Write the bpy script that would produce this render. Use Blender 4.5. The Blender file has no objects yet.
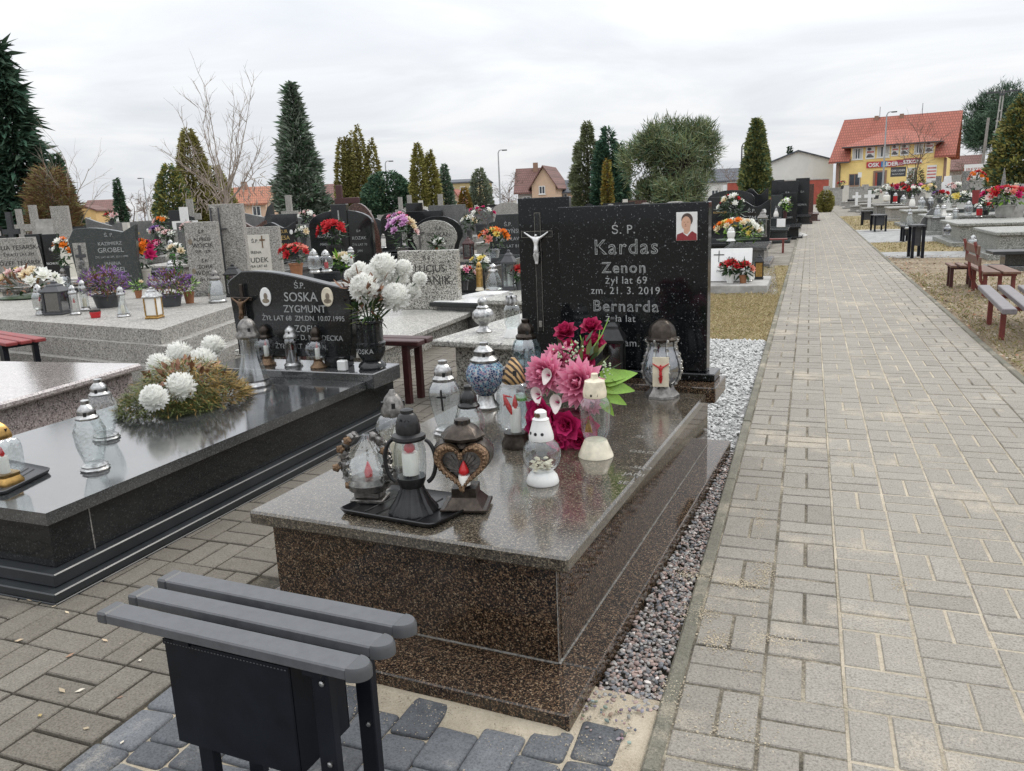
import bpy, math, random
from mathutils import Vector, Matrix, noise as mnoise

R = math.radians
PI = math.pi
rnd = random.Random(11)
scene = bpy.context.scene
COL = scene.collection

# ------------------------------------------------------------------ camera
CF, CP, CYAW, CROLL, CH = 801.9, 0.2223, 0.4284, -0.0423, 1.25
FW = Vector((-math.sin(CYAW) * math.cos(CP), math.cos(CYAW) * math.cos(CP), -math.sin(CP)))
RT0 = Vector((math.cos(CYAW), math.sin(CYAW), 0))
UP0 = RT0.cross(FW)
RT = math.cos(CROLL) * RT0 + math.sin(CROLL) * UP0
UP = -math.sin(CROLL) * RT0 + math.cos(CROLL) * UP0
EYE = Vector((0, 0, CH))
cam_d = bpy.data.cameras.new("camera")
cam_d.sensor_fit = 'HORIZONTAL'
cam_d.sensor_width = 36
cam_d.lens = CF * 36 / 1024
cam_d.clip_start = 0.05
cam_d.clip_end = 2000
cam = bpy.data.objects.new("camera", cam_d)
COL.objects.link(cam)
rm = Matrix((RT, UP, -FW)).transposed()
cam.matrix_world = Matrix.Translation(EYE) @ rm.to_4x4()
scene.camera = cam


def ray(u, v):
    return FW + RT * ((u - 512) / CF) + UP * ((385.5 - v) / CF)


def G(u, v, z=0.0):
    """survey point on the horizontal level z"""
    d = ray(u, v)
    return EYE + d * ((z - CH) / d.z)


def D(u, v, t):
    """survey point at distance t"""
    return EYE + ray(u, v) * t


def depth(p):
    return (Vector(p) - EYE).dot(FW)


# ------------------------------------------------------------------ objects
def tag(o, label=None, cat=None, group=None, kind=None):
    if label: o["label"] = label
    if cat: o["category"] = cat
    if group: o["group"] = group
    if kind: o["kind"] = kind
    return o


def thing(name, label, cat, loc=(0, 0, 0), rz=0.0, group=None, scale=1.0):
    o = bpy.data.objects.new(name, None)
    COL.objects.link(o)
    o.empty_display_size = 0.1
    o.location = loc
    o.rotation_euler = (0, 0, rz)
    o.scale = (scale,) * 3
    return tag(o, label, cat, group)


KIDS = {}


def add(name, me, parent=None, loc=(0, 0, 0), rot=(0, 0, 0), scale=None):
    o = bpy.data.objects.new(name, me)
    COL.objects.link(o)
    if parent:
        o.parent = parent
        KIDS.setdefault(parent.name, []).append(o)
    o.location = loc
    o.rotation_euler = rot
    if scale: o.scale = scale if hasattr(scale, '__len__') else (scale,) * 3
    return o


def dup(root, loc, rz=0.0, label=None, scale=1.0, group=None, parent=None):
    c = root.copy()
    COL.objects.link(c)
    if parent is None:
        c.location = loc
        c.rotation_euler = (0, 0, rz)
        if label: c["label"] = label
        if group: c["group"] = group
        c.scale = (scale,) * 3
    else:
        c.parent = parent
        KIDS.setdefault(parent.name, []).append(c)
    for ch in KIDS.get(root.name, []):
        dup(ch, None, parent=c)
    return c


class MB:
    def __init__(s):
        s.v, s.f, s.m, s.c = [], [], [], []

    def add(s, vs, fs, mi=0, xf=None, col=None):
        n = len(s.v)
        for p in vs:
            s.v.append(tuple(xf @ Vector(p)) if xf is not None else tuple(p))
        for f in fs:
            s.f.append(tuple(i + n for i in f))
            s.m.append(mi)
            s.c.append(col)
        return s

    def box(s, x0, x1, y0, y1, z0, z1, b=0.0, mi=0, xf=None, col=None):
        cx, cy, cz = (x0 + x1) / 2, (y0 + y1) / 2, (z0 + z1) / 2
        h = (abs(x1 - x0) / 2, abs(y1 - y0) / 2, abs(z1 - z0) / 2)
        if b <= 0:
            vs = [(cx + h[0] * a, cy + h[1] * e, cz + h[2] * g) for a in (-1, 1) for e in (-1, 1) for g in (-1, 1)]
            fs = [(0, 1, 3, 2), (4, 6, 7, 5), (0, 4, 5, 1), (2, 3, 7, 6), (0, 2, 6, 4), (1, 5, 7, 3)]
            return s.add(vs, fs, mi, xf, col)
        b = min(b, min(h) * .95)
        idx, vs = {}, []
        for a in (-1, 1):
            for e in (-1, 1):
                for g in (-1, 1):
                    for ax in range(3):
                        d = [h[0] - b, h[1] - b, h[2] - b]
                        d[ax] += b
                        idx[(a, e, g, ax)] = len(vs)
                        vs.append((a * d[0], e * d[1], g * d[2]))
        fs = []
        S = (-1, 1)
        for ax in range(3):
            o1, o2 = [k for k in range(3) if k != ax]
            for sg in S:
                q = []
                for (p1, p2) in ((-1, -1), (1, -1), (1, 1), (-1, 1)):
                    k = [0, 0, 0]; k[ax] = sg; k[o1] = p1; k[o2] = p2
                    q.append(idx[(*k, ax)])
                fs.append(q)
            for p1 in S:
                for p2 in S:
                    q = []
                    for e, axx in ((-1, o1), (-1, o2), (1, o2), (1, o1)):
                        k = [0, 0, 0]; k[ax] = e; k[o1] = p1; k[o2] = p2
                        q.append(idx[(*k, axx)])
                    fs.append(q)
        for a in S:
            for e in S:
                for g in S:
                    fs.append([idx[(a, e, g, k)] for k in range(3)])
        out = []
        for q in fs:
            P = [Vector(vs[i]) for i in q]
            nn = (P[1] - P[0]).cross(P[2] - P[0])
            cc = sum(P, Vector()) / len(P)
            out.append(tuple(q if nn.dot(cc) > 0 else q[::-1]))
        vs = [(x + cx, y + cy, z + cz) for x, y, z in vs]
        return s.add(vs, out, mi, xf, col)

    def prism(s, pts, y0, y1, mi=0, xf=None, ch=0.0):
        """outline in x,z (counter clockwise seen from the front, -y) pulled from y0 (front) to y1"""
        n = len(pts)
        if ch > 0:
            cx = sum(p[0] for p in pts) / n
            inner = []
            for i in range(n):
                a, b, c = Vector(pts[i - 1]), Vector(pts[i]), Vector(pts[(i + 1) % n])
                t = (c - a).normalized()
                nn = Vector((-t.y, t.x))
                inner.append(b + nn * ch)
            vs = [(p[0], y0, p[1]) for p in inner] + [(x, y0 + ch, z) for x, z in pts] + [(x, y1, z) for x, z in pts]
            fs = [tuple(range(n)), tuple(range(3 * n - 1, 2 * n - 1, -1))]
            for k in (0, n):
                for i in range(n):
                    j = (i + 1) % n
                    fs.append((k + i, k + n + i, k + n + j, k + j))
            return s.add(vs, fs, mi, xf)
        vs = [(x, y0, z) for x, z in pts] + [(x, y1, z) for x, z in pts]
        fs = [tuple(range(n)), tuple(range(2 * n - 1, n - 1, -1))]
        for i in range(n):
            j = (i + 1) % n
            fs.append((i, n + i, n + j, j))
        return s.add(vs, fs, mi, xf)

    def lathe(s, prof, seg=20, c=(0, 0, 0), fl=None, sq=0, mi=0, xf=None, cap=True, twist=0):
        vs, fs = [], []
        m = len(prof)
        for k, (r, z) in enumerate(prof):
            for i in range(seg):
                a = 2 * PI * i / seg + twist * k
                rr = r
                if sq:
                    ca, sa = abs(math.cos(a)), abs(math.sin(a))
                    rr = r / ((ca ** sq + sa ** sq) ** (1 / sq))
                if fl:
                    rr *= 1 + fl[1] * (1 if (i * fl[0] * 2 // seg) % 2 == 0 else -1) if len(fl) > 2 else 1 + fl[1] * math.cos(fl[0] * a)
                vs.append((c[0] + rr * math.cos(a), c[1] + rr * math.sin(a), c[2] + z))
        for k in range(m - 1):
            for i in range(seg):
                j = (i + 1) % seg
                fs.append((k * seg + i, k * seg + j, (k + 1) * seg + j, (k + 1) * seg + i))
        if cap:
            fs.append(tuple(range(seg - 1, -1, -1)))
            fs.append(tuple((m - 1) * seg + i for i in range(seg)))
        return s.add(vs, fs, mi, xf)

    def tube(s, pts, rad, seg=6, mi=0, xf=None, cap=True):
        pts = [Vector(p) for p in pts]
        n = len(pts)
        if not hasattr(rad, '__len__'): rad = [rad] * n
        vs, fs = [], []
        ref = Vector((0, 0, 1))
        for i in range(n):
            t = (pts[min(i + 1, n - 1)] - pts[max(i - 1, 0)])
            if t.length < 1e-9: t = Vector((0, 0, 1))
            t.normalize()
            if abs(t.dot(ref)) > .95: ref = Vector((1, 0, 0)) if abs(t.x) < .9 else Vector((0, 1, 0))
            a = t.cross(ref).normalized()
            b = t.cross(a)
            ref = a.cross(t)
            for k in range(seg):
                q = 2 * PI * k / seg
                vs.append(pts[i] + (a * math.cos(q) + b * math.sin(q)) * rad[i])
        for i in range(n - 1):
            for k in range(seg):
                j = (k + 1) % seg
                fs.append((i * seg + k, i * seg + j, (i + 1) * seg + j, (i + 1) * seg + k))
        if cap:
            fs.append(tuple(range(seg)))
            fs.append(tuple((n - 1) * seg + k for k in range(seg - 1, -1, -1)))
        return s.add(vs, fs, mi, xf)

    def mesh(s, name, mats, smooth=None):
        me = bpy.data.meshes.new(name)
        me.from_pydata(s.v, [], s.f)
        if not isinstance(mats, (list, tuple)): mats = [mats]
        for m in mats: me.materials.append(m)
        if len(mats) > 1: me.polygons.foreach_set('material_index', s.m)
        if any(c is not None for c in s.c):
            at = me.color_attributes.new('tone', 'FLOAT_COLOR', 'CORNER')
            k = 0
            dat = []
            for f, c in zip(s.f, s.c):
                c = c or (.5, .5, .5)
                if not hasattr(c[0], '__len__'): c = [c] * len(f)
                for q in c: dat.extend((q[0], q[1], q[2], 1))
            at.data.foreach_set('color', dat)
        if smooth is not None:
            me.polygons.foreach_set('use_smooth', [True] * len(me.polygons))
            if smooth < 179: me.set_sharp_from_angle(angle=R(smooth))
        me.update()
        return me

    def build(s, name, mats, parent=None, loc=(0, 0, 0), rot=(0, 0, 0), smooth=None):
        return add(name, s.mesh(name, mats, smooth), parent, loc, rot)


# ------------------------------------------------------------------ materials
MATS = {}


def base_mat(name):
    m = bpy.data.materials.new(name)
    m.use_nodes = True
    nt = m.node_tree
    b = nt.nodes['Principled BSDF']
    MATS[name] = m
    return m, nt, b


def N(nt, t, **kw):
    n = nt.nodes.new(t)
    for k, v in kw.items():
        if k.startswith('i_'):
            key = k[2:]
            n.inputs[int(key) if key.isdigit() else key.replace('_', ' ')].default_value = v
        else: setattr(n, k, v)
    return n


def ramp(nt, stops, interp='LINEAR'):
    r = nt.nodes.new('ShaderNodeValToRGB')
    cr = r.color_ramp
    cr.interpolation = interp
    while len(cr.elements) > 1: cr.elements.remove(cr.elements[-1])
    for i, (p, c) in enumerate(stops):
        e = cr.elements[0] if i == 0 else cr.elements.new(p)
        e.position = p
        e.color = (*c, 1) if len(c) == 3 else c
    return r


def plain(name, c, rough=.5, metal=0.0, var=.15, scale=20, bump=0.0, coat=0.0, sss=0, trans=0, spec=.5):
    m, nt, b = base_mat(name)
    tc = N(nt, 'ShaderNodeTexCoord')
    nz = N(nt, 'ShaderNodeTexNoise', i_Scale=scale, i_Detail=5.0, i_Roughness=.6)
    nt.links.new(tc.outputs['Object'], nz.inputs['Vector'])
    lo = tuple(max(0, x * (1 - var)) for x in c)
    hi = tuple(min(1, x * (1 + var)) for x in c)
    r = ramp(nt, [(.3, lo), (.7, hi)])
    nt.links.new(nz.outputs['Fac'], r.inputs['Fac'])
    nt.links.new(r.outputs['Color'], b.inputs['Base Color'])
    b.inputs['Metallic'].default_value = metal
    b.inputs['Specular IOR Level'].default_value = spec
    rr = N(nt, 'ShaderNodeMapRange', i_3=max(.02, rough - .07), i_4=min(1, rough + .1))
    nt.links.new(nz.outputs['Fac'], rr.inputs[0])
    nt.links.new(rr.outputs[0], b.inputs['Roughness'])
    if coat: b.inputs['Coat Weight'].default_value = coat
    if trans: b.inputs['Transmission Weight'].default_value = trans
    if bump:
        bp = N(nt, 'ShaderNodeBump', i_Strength=bump, i_Distance=.01)
        nt.links.new(nz.outputs['Fac'], bp.inputs['Height'])
        nt.links.new(bp.outputs['Normal'], b.inputs['Normal'])
    return m


def granite(name, stops, scale=140, rough=.12, dirt=.0, dirtcol=(.4, .38, .34), spec=.5, bump=.0, coat=0.0):
    """crystals: voronoi cells take random colours along the stops"""
    m, nt, b = base_mat(name)
    tc = N(nt, 'ShaderNodeTexCoord')
    vo = N(nt, 'ShaderNodeTexVoronoi', i_Scale=scale)
    nz = N(nt, 'ShaderNodeTexNoise', i_Scale=scale * .6, i_Detail=2.0)
    mx = N(nt, 'ShaderNodeMix', data_type='VECTOR')
    mx.inputs[0].default_value = .012
    nt.links.new(tc.outputs['Object'], mx.inputs[4])
    nt.links.new(nz.outputs['Color'], mx.inputs[5])
    nt.links.new(mx.outputs[1], vo.inputs['Vector'])
    nt.links.new(tc.outputs['Object'], nz.inputs['Vector'])
    sep = N(nt, 'ShaderNodeSeparateColor')
    nt.links.new(vo.outputs['Color'], sep.inputs[0])
    r = ramp(nt, stops, 'CONSTANT')
    nt.links.new(sep.outputs[0], r.inputs['Fac'])
    colr = r.outputs['Color']
    n2 = N(nt, 'ShaderNodeTexNoise', i_Scale=3.0, i_Detail=6.0, i_Roughness=.65)
    nt.links.new(tc.outputs['Object'], n2.inputs['Vector'])
    if dirt:
        dr = ramp(nt, [(.42, (0, 0, 0)), (.72, (dirt,) * 3)])
        nt.links.new(n2.outputs['Fac'], dr.inputs['Fac'])
        md = N(nt, 'ShaderNodeMix', data_type='RGBA')
        nt.links.new(dr.outputs['Color'], md.inputs[0])
        nt.links.new(colr, md.inputs[6])
        md.inputs[7].default_value = (*dirtcol, 1)
        colr = md.outputs[2]
    nt.links.new(colr, b.inputs['Base Color'])
    rr = N(nt, 'ShaderNodeMapRange', i_1=.3, i_2=.75, i_3=max(.03, rough * .7), i_4=rough * 1.5)
    nt.links.new(n2.outputs['Fac'], rr.inputs[0])
    nt.links.new(rr.outputs[0], b.inputs['Roughness'])
    b.inputs['Specular IOR Level'].default_value = spec
    if coat:
        b.inputs['Coat Weight'].default_value = coat
        b.inputs['Coat IOR'].default_value = 1.85
        b.inputs['Coat Roughness'].default_value = rough * .8
    if bump:
        bp = N(nt, 'ShaderNodeBump', i_Strength=bump, i_Distance=.004)
        nt.links.new(sep.outputs[0], bp.inputs['Height'])
        nt.links.new(bp.outputs['Normal'], b.inputs['Normal'])
    return m


def toned(name, stops, rough=.8, noise_scale=30, grain=.3, bump=.3, spec=.3, trans=0.0, contrast=1.0):
    """per face tone attribute picks the colour along the stops, fine noise on top"""
    m, nt, b = base_mat(name)
    at = N(nt, 'ShaderNodeAttribute', attribute_name='tone')
    sep = N(nt, 'ShaderNodeSeparateColor')
    nt.links.new(at.outputs['Color'], sep.inputs[0])
    r = ramp(nt, stops)
    tc = N(nt, 'ShaderNodeTexCoord')
    nz = N(nt, 'ShaderNodeTexNoise', i_Scale=noise_scale, i_Detail=6.0, i_Roughness=.7)
    nt.links.new(tc.outputs['Object'], nz.inputs['Vector'])
    ma = N(nt, 'ShaderNodeMath', operation='MULTIPLY_ADD')
    nt.links.new(nz.outputs['Fac'], ma.inputs[0])
    ma.inputs[1].default_value = grain
    sb = N(nt, 'ShaderNodeMath', operation='SUBTRACT')
    nt.links.new(sep.outputs[0], sb.inputs[0])
    sb.inputs[1].default_value = grain / 2
    nt.links.new(sb.outputs[0], ma.inputs[2])
    nt.links.new(ma.outputs[0], r.inputs['Fac'])
    nt.links.new(r.outputs['Color'], b.inputs['Base Color'])
    b.inputs['Roughness'].default_value = rough
    b.inputs['Specular IOR Level'].default_value = spec
    if bump:
        bp = N(nt, 'ShaderNodeBump', i_Strength=bump, i_Distance=.004)
        nt.links.new(nz.outputs['Fac'], bp.inputs['Height'])
        nt.links.new(bp.outputs['Normal'], b.inputs['Normal'])
    return m


def sandy(m, sand=(.46, .40, .31), lo=.60, hi=.68, scale=1.6, amount=.75):
    """patches of spilt sand and grit lying on a surface"""
    nt = m.node_tree
    b = nt.nodes['Principled BSDF']
    src = b.inputs['Base Color'].links[0].from_socket
    tc = N(nt, 'ShaderNodeTexCoord')
    a = N(nt, 'ShaderNodeTexNoise', i_Scale=scale, i_Detail=9.0, i_Roughness=.74)
    nt.links.new(tc.outputs['Object'], a.inputs['Vector'])
    g = N(nt, 'ShaderNodeTexNoise', i_Scale=420.0, i_Detail=2.0)
    nt.links.new(tc.outputs['Object'], g.inputs['Vector'])
    ad = N(nt, 'ShaderNodeMath', operation='MULTIPLY_ADD')
    nt.links.new(g.outputs['Fac'], ad.inputs[0]); ad.inputs[1].default_value = .22
    nt.links.new(a.outputs['Fac'], ad.inputs[2])
    r = ramp(nt, [(lo + .11, (0, 0, 0)), (hi + .11, (amount,) * 3)])
    nt.links.new(ad.outputs[0], r.inputs['Fac'])
    mx = N(nt, 'ShaderNodeMix', data_type='RGBA')
    nt.links.new(r.outputs['Color'], mx.inputs[0])
    nt.links.new(src, mx.inputs[6])
    mx.inputs[7].default_value = (*sand, 1)
    # fine grit in the concrete itself
    g2 = N(nt, 'ShaderNodeTexNoise', i_Scale=160.0, i_Detail=3.0, i_Roughness=.8)
    nt.links.new(tc.outputs['Object'], g2.inputs['Vector'])
    gr = ramp(nt, [(.36, (.62, .62, .62)), (.5, (1, 1, 1)), (.66, (1.22, 1.22, 1.22))])
    nt.links.new(g2.outputs['Fac'], gr.inputs['Fac'])
    m2 = N(nt, 'ShaderNodeMix', data_type='RGBA', blend_type='MULTIPLY')
    m2.inputs[0].default_value = 1
    nt.links.new(mx.outputs[2], m2.inputs[6]); nt.links.new(gr.outputs['Color'], m2.inputs[7])
    nt.links.new(m2.outputs[2], b.inputs['Base Color'])
    return m


def petalmat(name, c0, c1, rough=.55, trans=.25):
    """colour from petal base (tone 0) to tip (tone 1), thin and a little translucent"""
    m, nt, b = base_mat(name)
    at = N(nt, 'ShaderNodeAttribute', attribute_name='tone')
    sep = N(nt, 'ShaderNodeSeparateColor')
    nt.links.new(at.outputs['Color'], sep.inputs[0])
    r = ramp(nt, [(0, c0), (1, c1)])
    nt.links.new(sep.outputs[0], r.inputs['Fac'])
    nt.links.new(r.outputs['Color'], b.inputs['Base Color'])
    b.inputs['Roughness'].default_value = rough
    b.inputs['Specular IOR Level'].default_value = .25
    tr = N(nt, 'ShaderNodeBsdfTranslucent')
    nt.links.new(r.outputs['Color'], tr.inputs['Color'])
    mx = N(nt, 'ShaderNodeMixShader')
    mx.inputs[0].default_value = trans
    nt.links.new(b.outputs[0], mx.inputs[1])
    nt.links.new(tr.outputs[0], mx.inputs[2])
    nt.links.new(mx.outputs[0], nt.nodes['Material Output'].inputs['Surface'])
    return m


def glass(name, tint=(.9, .93, .93), rough=.04, refl=.07, bump=0.0, bscale=60):
    """thin glass: see-through with clear reflections that grow at grazing angles"""
    m, nt, b = base_mat(name)
    nt.nodes.remove(b)
    tr = N(nt, 'ShaderNodeBsdfTransparent')
    tr.inputs[0].default_value = (*tint, 1)
    gl = N(nt, 'ShaderNodeBsdfGlossy')
    gl.inputs['Color'].default_value = (.95, .97, 1, 1)
    gl.inputs['Roughness'].default_value = rough
    lw = N(nt, 'ShaderNodeLayerWeight', i_Blend=.25)
    mr = N(nt, 'ShaderNodeMapRange', i_3=refl, i_4=.5)
    nt.links.new(lw.outputs['Facing'], mr.inputs[0])
    # glass seen edge-on is a longer way through and so darker
    ed = N(nt, 'ShaderNodeMapRange', i_1=.45, i_2=.97, i_3=1.0, i_4=.22)
    nt.links.new(lw.outputs['Facing'], ed.inputs[0])
    mt = N(nt, 'ShaderNodeMix', data_type='RGBA', blend_type='MULTIPLY')
    mt.inputs[0].default_value = 1
    mt.inputs[6].default_value = (*tint, 1)
    nt.links.new(ed.outputs[0], mt.inputs[7])
    nt.links.new(mt.outputs[2], tr.inputs[0])
    mx = N(nt, 'ShaderNodeMixShader')
    nt.links.new(mr.outputs[0], mx.inputs[0])
    nt.links.new(tr.outputs[0], mx.inputs[1])
    nt.links.new(gl.outputs[0], mx.inputs[2])
    nt.links.new(mx.outputs[0], nt.nodes['Material Output'].inputs['Surface'])
    if bump:
        tc = N(nt, 'ShaderNodeTexCoord')
        vo = N(nt, 'ShaderNodeTexVoronoi', i_Scale=bscale)
        nt.links.new(tc.outputs['Object'], vo.inputs['Vector'])
        bp = N(nt, 'ShaderNodeBump', i_Strength=bump, i_Distance=.01)
        nt.links.new(vo.outputs['Distance'], bp.inputs['Height'])
        for q in (gl, lw): nt.links.new(bp.outputs['Normal'], q.inputs['Normal'])
    return m


# stones
S_BROWN = granite('brown_granite', [(0, (.006, .005, .0045)), (.36, (.02, .013, .009)), (.60, (.075, .043, .025)), (.80, (.175, .112, .066)), (.95, (.28, .21, .14))], 300, .07, dirt=.10, dirtcol=(.16, .14, .12))
S_STAR = granite('star_black_granite', [(0, (.006, .0068, .0078)), (.8, (.010, .011, .0125)), (.962, (.06, .066, .07)), (.986, (.19, .20, .205)), (.993, (.03, .033, .036))], 260, .07, spec=.35)
S_BLACK = granite('black_granite', [(0, (.010, .011, .012)), (.6, (.016, .017, .018)), (.93, (.04, .042, .042))], 220, .09, dirt=.06, dirtcol=(.2, .2, .19), spec=.4)
S_DARKG = granite('dark_grey_granite', [(0, (.018, .02, .022)), (.45, (.034, .037, .038)), (.86, (.075, .08, .08))], 220, .1, dirt=.08, dirtcol=(.2, .2, .19))
_B = [(0, (.022, .019, .015)), (.36, (.048, .040, .030)), (.60, (.09, .073, .052)), (.80, (.145, .118, .084)), (.95, (.23, .195, .145))]
S_BROWN_T = granite('polished_brown_granite', _B, 300, .15, dirt=.25, dirtcol=(.28, .265, .24), spec=.55, coat=.38)
S_DARKG_T = granite('polished_dark_granite', [(0, (.022, .024, .026)), (.45, (.04, .043, .045)), (.86, (.08, .085, .085))], 220, .11, dirt=.2, dirtcol=(.25, .25, .245), spec=.8, coat=.7)
S_PINK_T = granite('polished_pink_granite', [(0, (.2, .17, .165)), (.15, (.36, .31, .30)), (.5, (.47, .42, .40)), (.82, (.58, .53, .5))], 140, .09, spec=.7, coat=.8)
S_STEP = plain('honed_black_stone', (.026, .029, .032), .30, var=.2, scale=9)
S_STEPD = plain('honed_black_riser', (.018, .021, .025), .38, var=.3, scale=9)
S_GREEN = granite('greenish_dark_granite', [(0, (.028, .034, .034)), (.5, (.045, .052, .05)), (.88, (.085, .09, .085))], 160, .2)
S_MID = granite('mid_grey_granite', [(0, (.06, .06, .062)), (.4, (.11, .11, .11)), (.8, (.18, .18, .18))], 170, .2, dirt=.2)
S_LIGHT_T = granite('polished_light_granite', [(0, (.1, .1, .095)), (.13, (.25, .245, .225)), (.45, (.40, .39, .355)), (.8, (.58, .56, .51))], 130, .38, spec=.6)
S_LIGHT = granite('light_speckled_granite', [(0, (.05, .05, .045)), (.13, (.20, .19, .17)), (.45, (.38, .37, .33)), (.8, (.55, .53, .48))], 120, .14)
S_PINK = granite('pinkish_granite', [(0, (.14, .12, .115)), (.15, (.31, .26, .25)), (.5, (.43, .37, .35)), (.82, (.56, .50, .47))], 140, .1)
S_TERR = granite('terrazzo', [(0, (.13, .125, .115)), (.2, (.29, .275, .25)), (.6, (.37, .355, .325)), (.86, (.50, .485, .45))], 120, .6, dirt=.45, dirtcol=(.2, .19, .175), bump=.3)
S_TERRD = granite('weathered_terrazzo', [(0, (.08, .08, .075)), (.25, (.19, .185, .175)), (.65, (.28, .275, .26)), (.9, (.42, .41, .39))], 65, .7, dirt=.6, dirtcol=(.12, .118, .105), bump=.35)
S_CONC = plain('weathered_concrete', (.34, .33, .31), .85, var=.3, scale=7, bump=.3)
S_PALE = plain('pale_stone_plaque', (.56, .54, .48), .5, var=.1, scale=12)
S_WHITE = plain('white_marble', (.78, .78, .77), .25, var=.05, scale=6)
S_RED = granite('red_brown_granite', [(0, (.03, .015, .012)), (.4, (.09, .045, .035)), (.8, (.16, .09, .07))], 120, .2)
# paints and metals
P_SLAT = plain('grey_slat_plastic', (.088, .091, .098), .40, var=.14, scale=42, bump=.06)
P_CAP = plain('slat_cap_plastic', (.07, .073, .078), .38, var=.1, scale=30)
P_NAVY = plain('black_blue_paint', (.006, .0075, .012), .42, var=.35, scale=14, spec=.25)
P_BURG = plain('burgundy_paint', (.055, .016, .016), .4, var=.25, scale=20)
P_RED = plain('faded_red_paint', (.24, .035, .035), .45, var=.25, scale=20)
P_RBRN = plain('red_brown_paint', (.17, .038, .03), .5, var=.3, scale=20)
P_WOODG = plain('weathered_mauve_slat', (.165, .15, .158), .5, var=.2, scale=16)
P_WOODB = plain('worn_brown_wood', (.14, .075, .05), .6, var=.35, scale=16)
P_BLK = plain('black_plastic', (.012, .012, .013), .3, var=.3, scale=30)
P_DKG = plain('dark_grey_paint', (.05, .052, .056), .45, var=.25, scale=16)
P_WHT = plain('white_glazed_plastic', (.74, .74, .72), .3, var=.06, scale=30)
P_CREAM = plain('cream_ceramic', (.66, .6, .47), .35, var=.15, scale=30)
M_SILV = plain('silvered_metal', (.40, .40, .395), .30, 1.0, var=.45, scale=55, bump=.2)
M_PEWT = plain('pewter', (.20, .19, .18), .38, .9, var=.5, scale=45, bump=.25)
M_BRONZ = plain('dark_bronze', (.055, .045, .038), .33, .85, var=.5, scale=40, bump=.2)
M_GOLD = plain('old_gold', (.42, .26, .09), .32, .9, var=.4, scale=40)
M_COPR = plain('antique_copper', (.20, .13, .08), .40, .75, var=.8, scale=160, bump=.5)
M_BLK = plain('black_lacquered_metal', (.016, .016, .017), .34, .2, var=.5, scale=40, bump=.15)
M_GALV = plain('galvanised_steel', (.36, .37, .38), .5, .4, var=.15, scale=10)
T_SILV = plain('silver_letters', (.35, .36, .36), .45, .2, var=.5, scale=140)
T_GOLD = plain('gold_letters', (.52, .36, .13), .4, .4, var=.3, scale=120)
T_DARK = plain('dark_letters', (.035, .034, .032), .5, var=.3, scale=60)
T_WHITE = plain('white_letters', (.72, .72, .7), .5, var=.1, scale=60)
T_FAINT = plain('faint_carved_letters', (.2, .19, .17), .5, var=.3, scale=120)
G_CLEAR = glass('clear_glass')
G_CUT = glass('cut_glass', (.90, .925, .92), .03, .10, bump=.16, bscale=60)
G_FROST = glass('frosted_glass', (.80, .82, .81), .22, .22)
G_BLUE = glass('pale_blue_glass', (.70, .82, .86), .04, .2, bump=.08, bscale=40)
G_SMOKE = glass('smoked_glass', (.35, .36, .38), .05, .25)
G_GREEN = glass('green_glass', (.25, .62, .15), .05, .15)
C_WAX = plain('white_wax', (.78, .76, .71), .45, var=.05)
C_RED = plain('red_plastic_flame', (.55, .02, .025), .3, var=.2)
C_REDG = plain('red_glass', (.42, .015, .02), .12, var=.2)
C_ORNG = plain('orange_plastic_flame', (.7, .16, .05), .35, var=.2)
LEAF = plain('dark_leaf', (.030, .065, .022), .45, var=.4, scale=25)
LEAFL = plain('bright_lime_leaf', (.20, .38, .045), .4, var=.2, scale=20)
LEAFY = plain('yellowed_twig', (.27, .175, .05), .65, var=.4, scale=20)
LEAFG = plain('thuja_green_twig', (.10, .125, .032), .6, var=.4, scale=20)
LEAFO = plain('dried_brown_leaf', (.20, .095, .05), .65, var=.35, scale=25)
POT_T = plain('terracotta_pot', (.30, .13, .06), .6, var=.2)
# ------------------------------------------------------------------ sky and light
SUN_EL, SUN_AZ = 48.0, 28.0      # azimuth measured from +y towards +x
w = bpy.data.worlds.new("World")
scene.world = w
w.use_nodes = True
nt = w.node_tree
for n in list(nt.nodes): nt.nodes.remove(n)
out = N(nt, 'ShaderNodeOutputWorld')
sky = N(nt, 'ShaderNodeTexSky', sky_type='NISHITA', sun_disc=False, sun_elevation=R(SUN_EL), sun_rotation=R(SUN_AZ), air_density=1.0, dust_density=3.0)
bg1 = N(nt, 'ShaderNodeBackground', i_Strength=.06)
nt.links.new(sky.outputs[0], bg1.inputs[0])
tc = N(nt, 'ShaderNodeTexCoord')
sx = N(nt, 'ShaderNodeSeparateXYZ')
nt.links.new(tc.outputs['Generated'], sx.inputs[0])
zz = N(nt, 'ShaderNodeMath', operation='MAXIMUM', i_1=0.0)
nt.links.new(sx.outputs['Z'], zz.inputs[0])
za = N(nt, 'ShaderNodeMath', operation='ADD', i_1=.10)
nt.links.new(zz.outputs[0], za.inputs[0])
dv = []
for k in 'XY':
    q = N(nt, 'ShaderNodeMath', operation='DIVIDE')
    nt.links.new(sx.outputs[k], q.inputs[0])
    nt.links.new(za.outputs[0], q.inputs[1])
    dv.append(q)
cb = N(nt, 'ShaderNodeCombineXYZ')
for i, q in enumerate(dv): nt.links.new(q.outputs[0], cb.inputs[i])
nz = N(nt, 'ShaderNodeTexNoise', i_Scale=.62, i_Detail=7.0, i_Roughness=.55, i_Distortion=.5)
nt.links.new(cb.outputs[0], nz.inputs['Vector'])
cr = ramp(nt, [(.28, (.72, .755, .80)), (.45, (.82, .845, .885)), (.58, (.93, .945, .965)), (.70, (1.0, 1.0, 1.0))])
nt.links.new(nz.outputs['Fac'], cr.inputs['Fac'])
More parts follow.
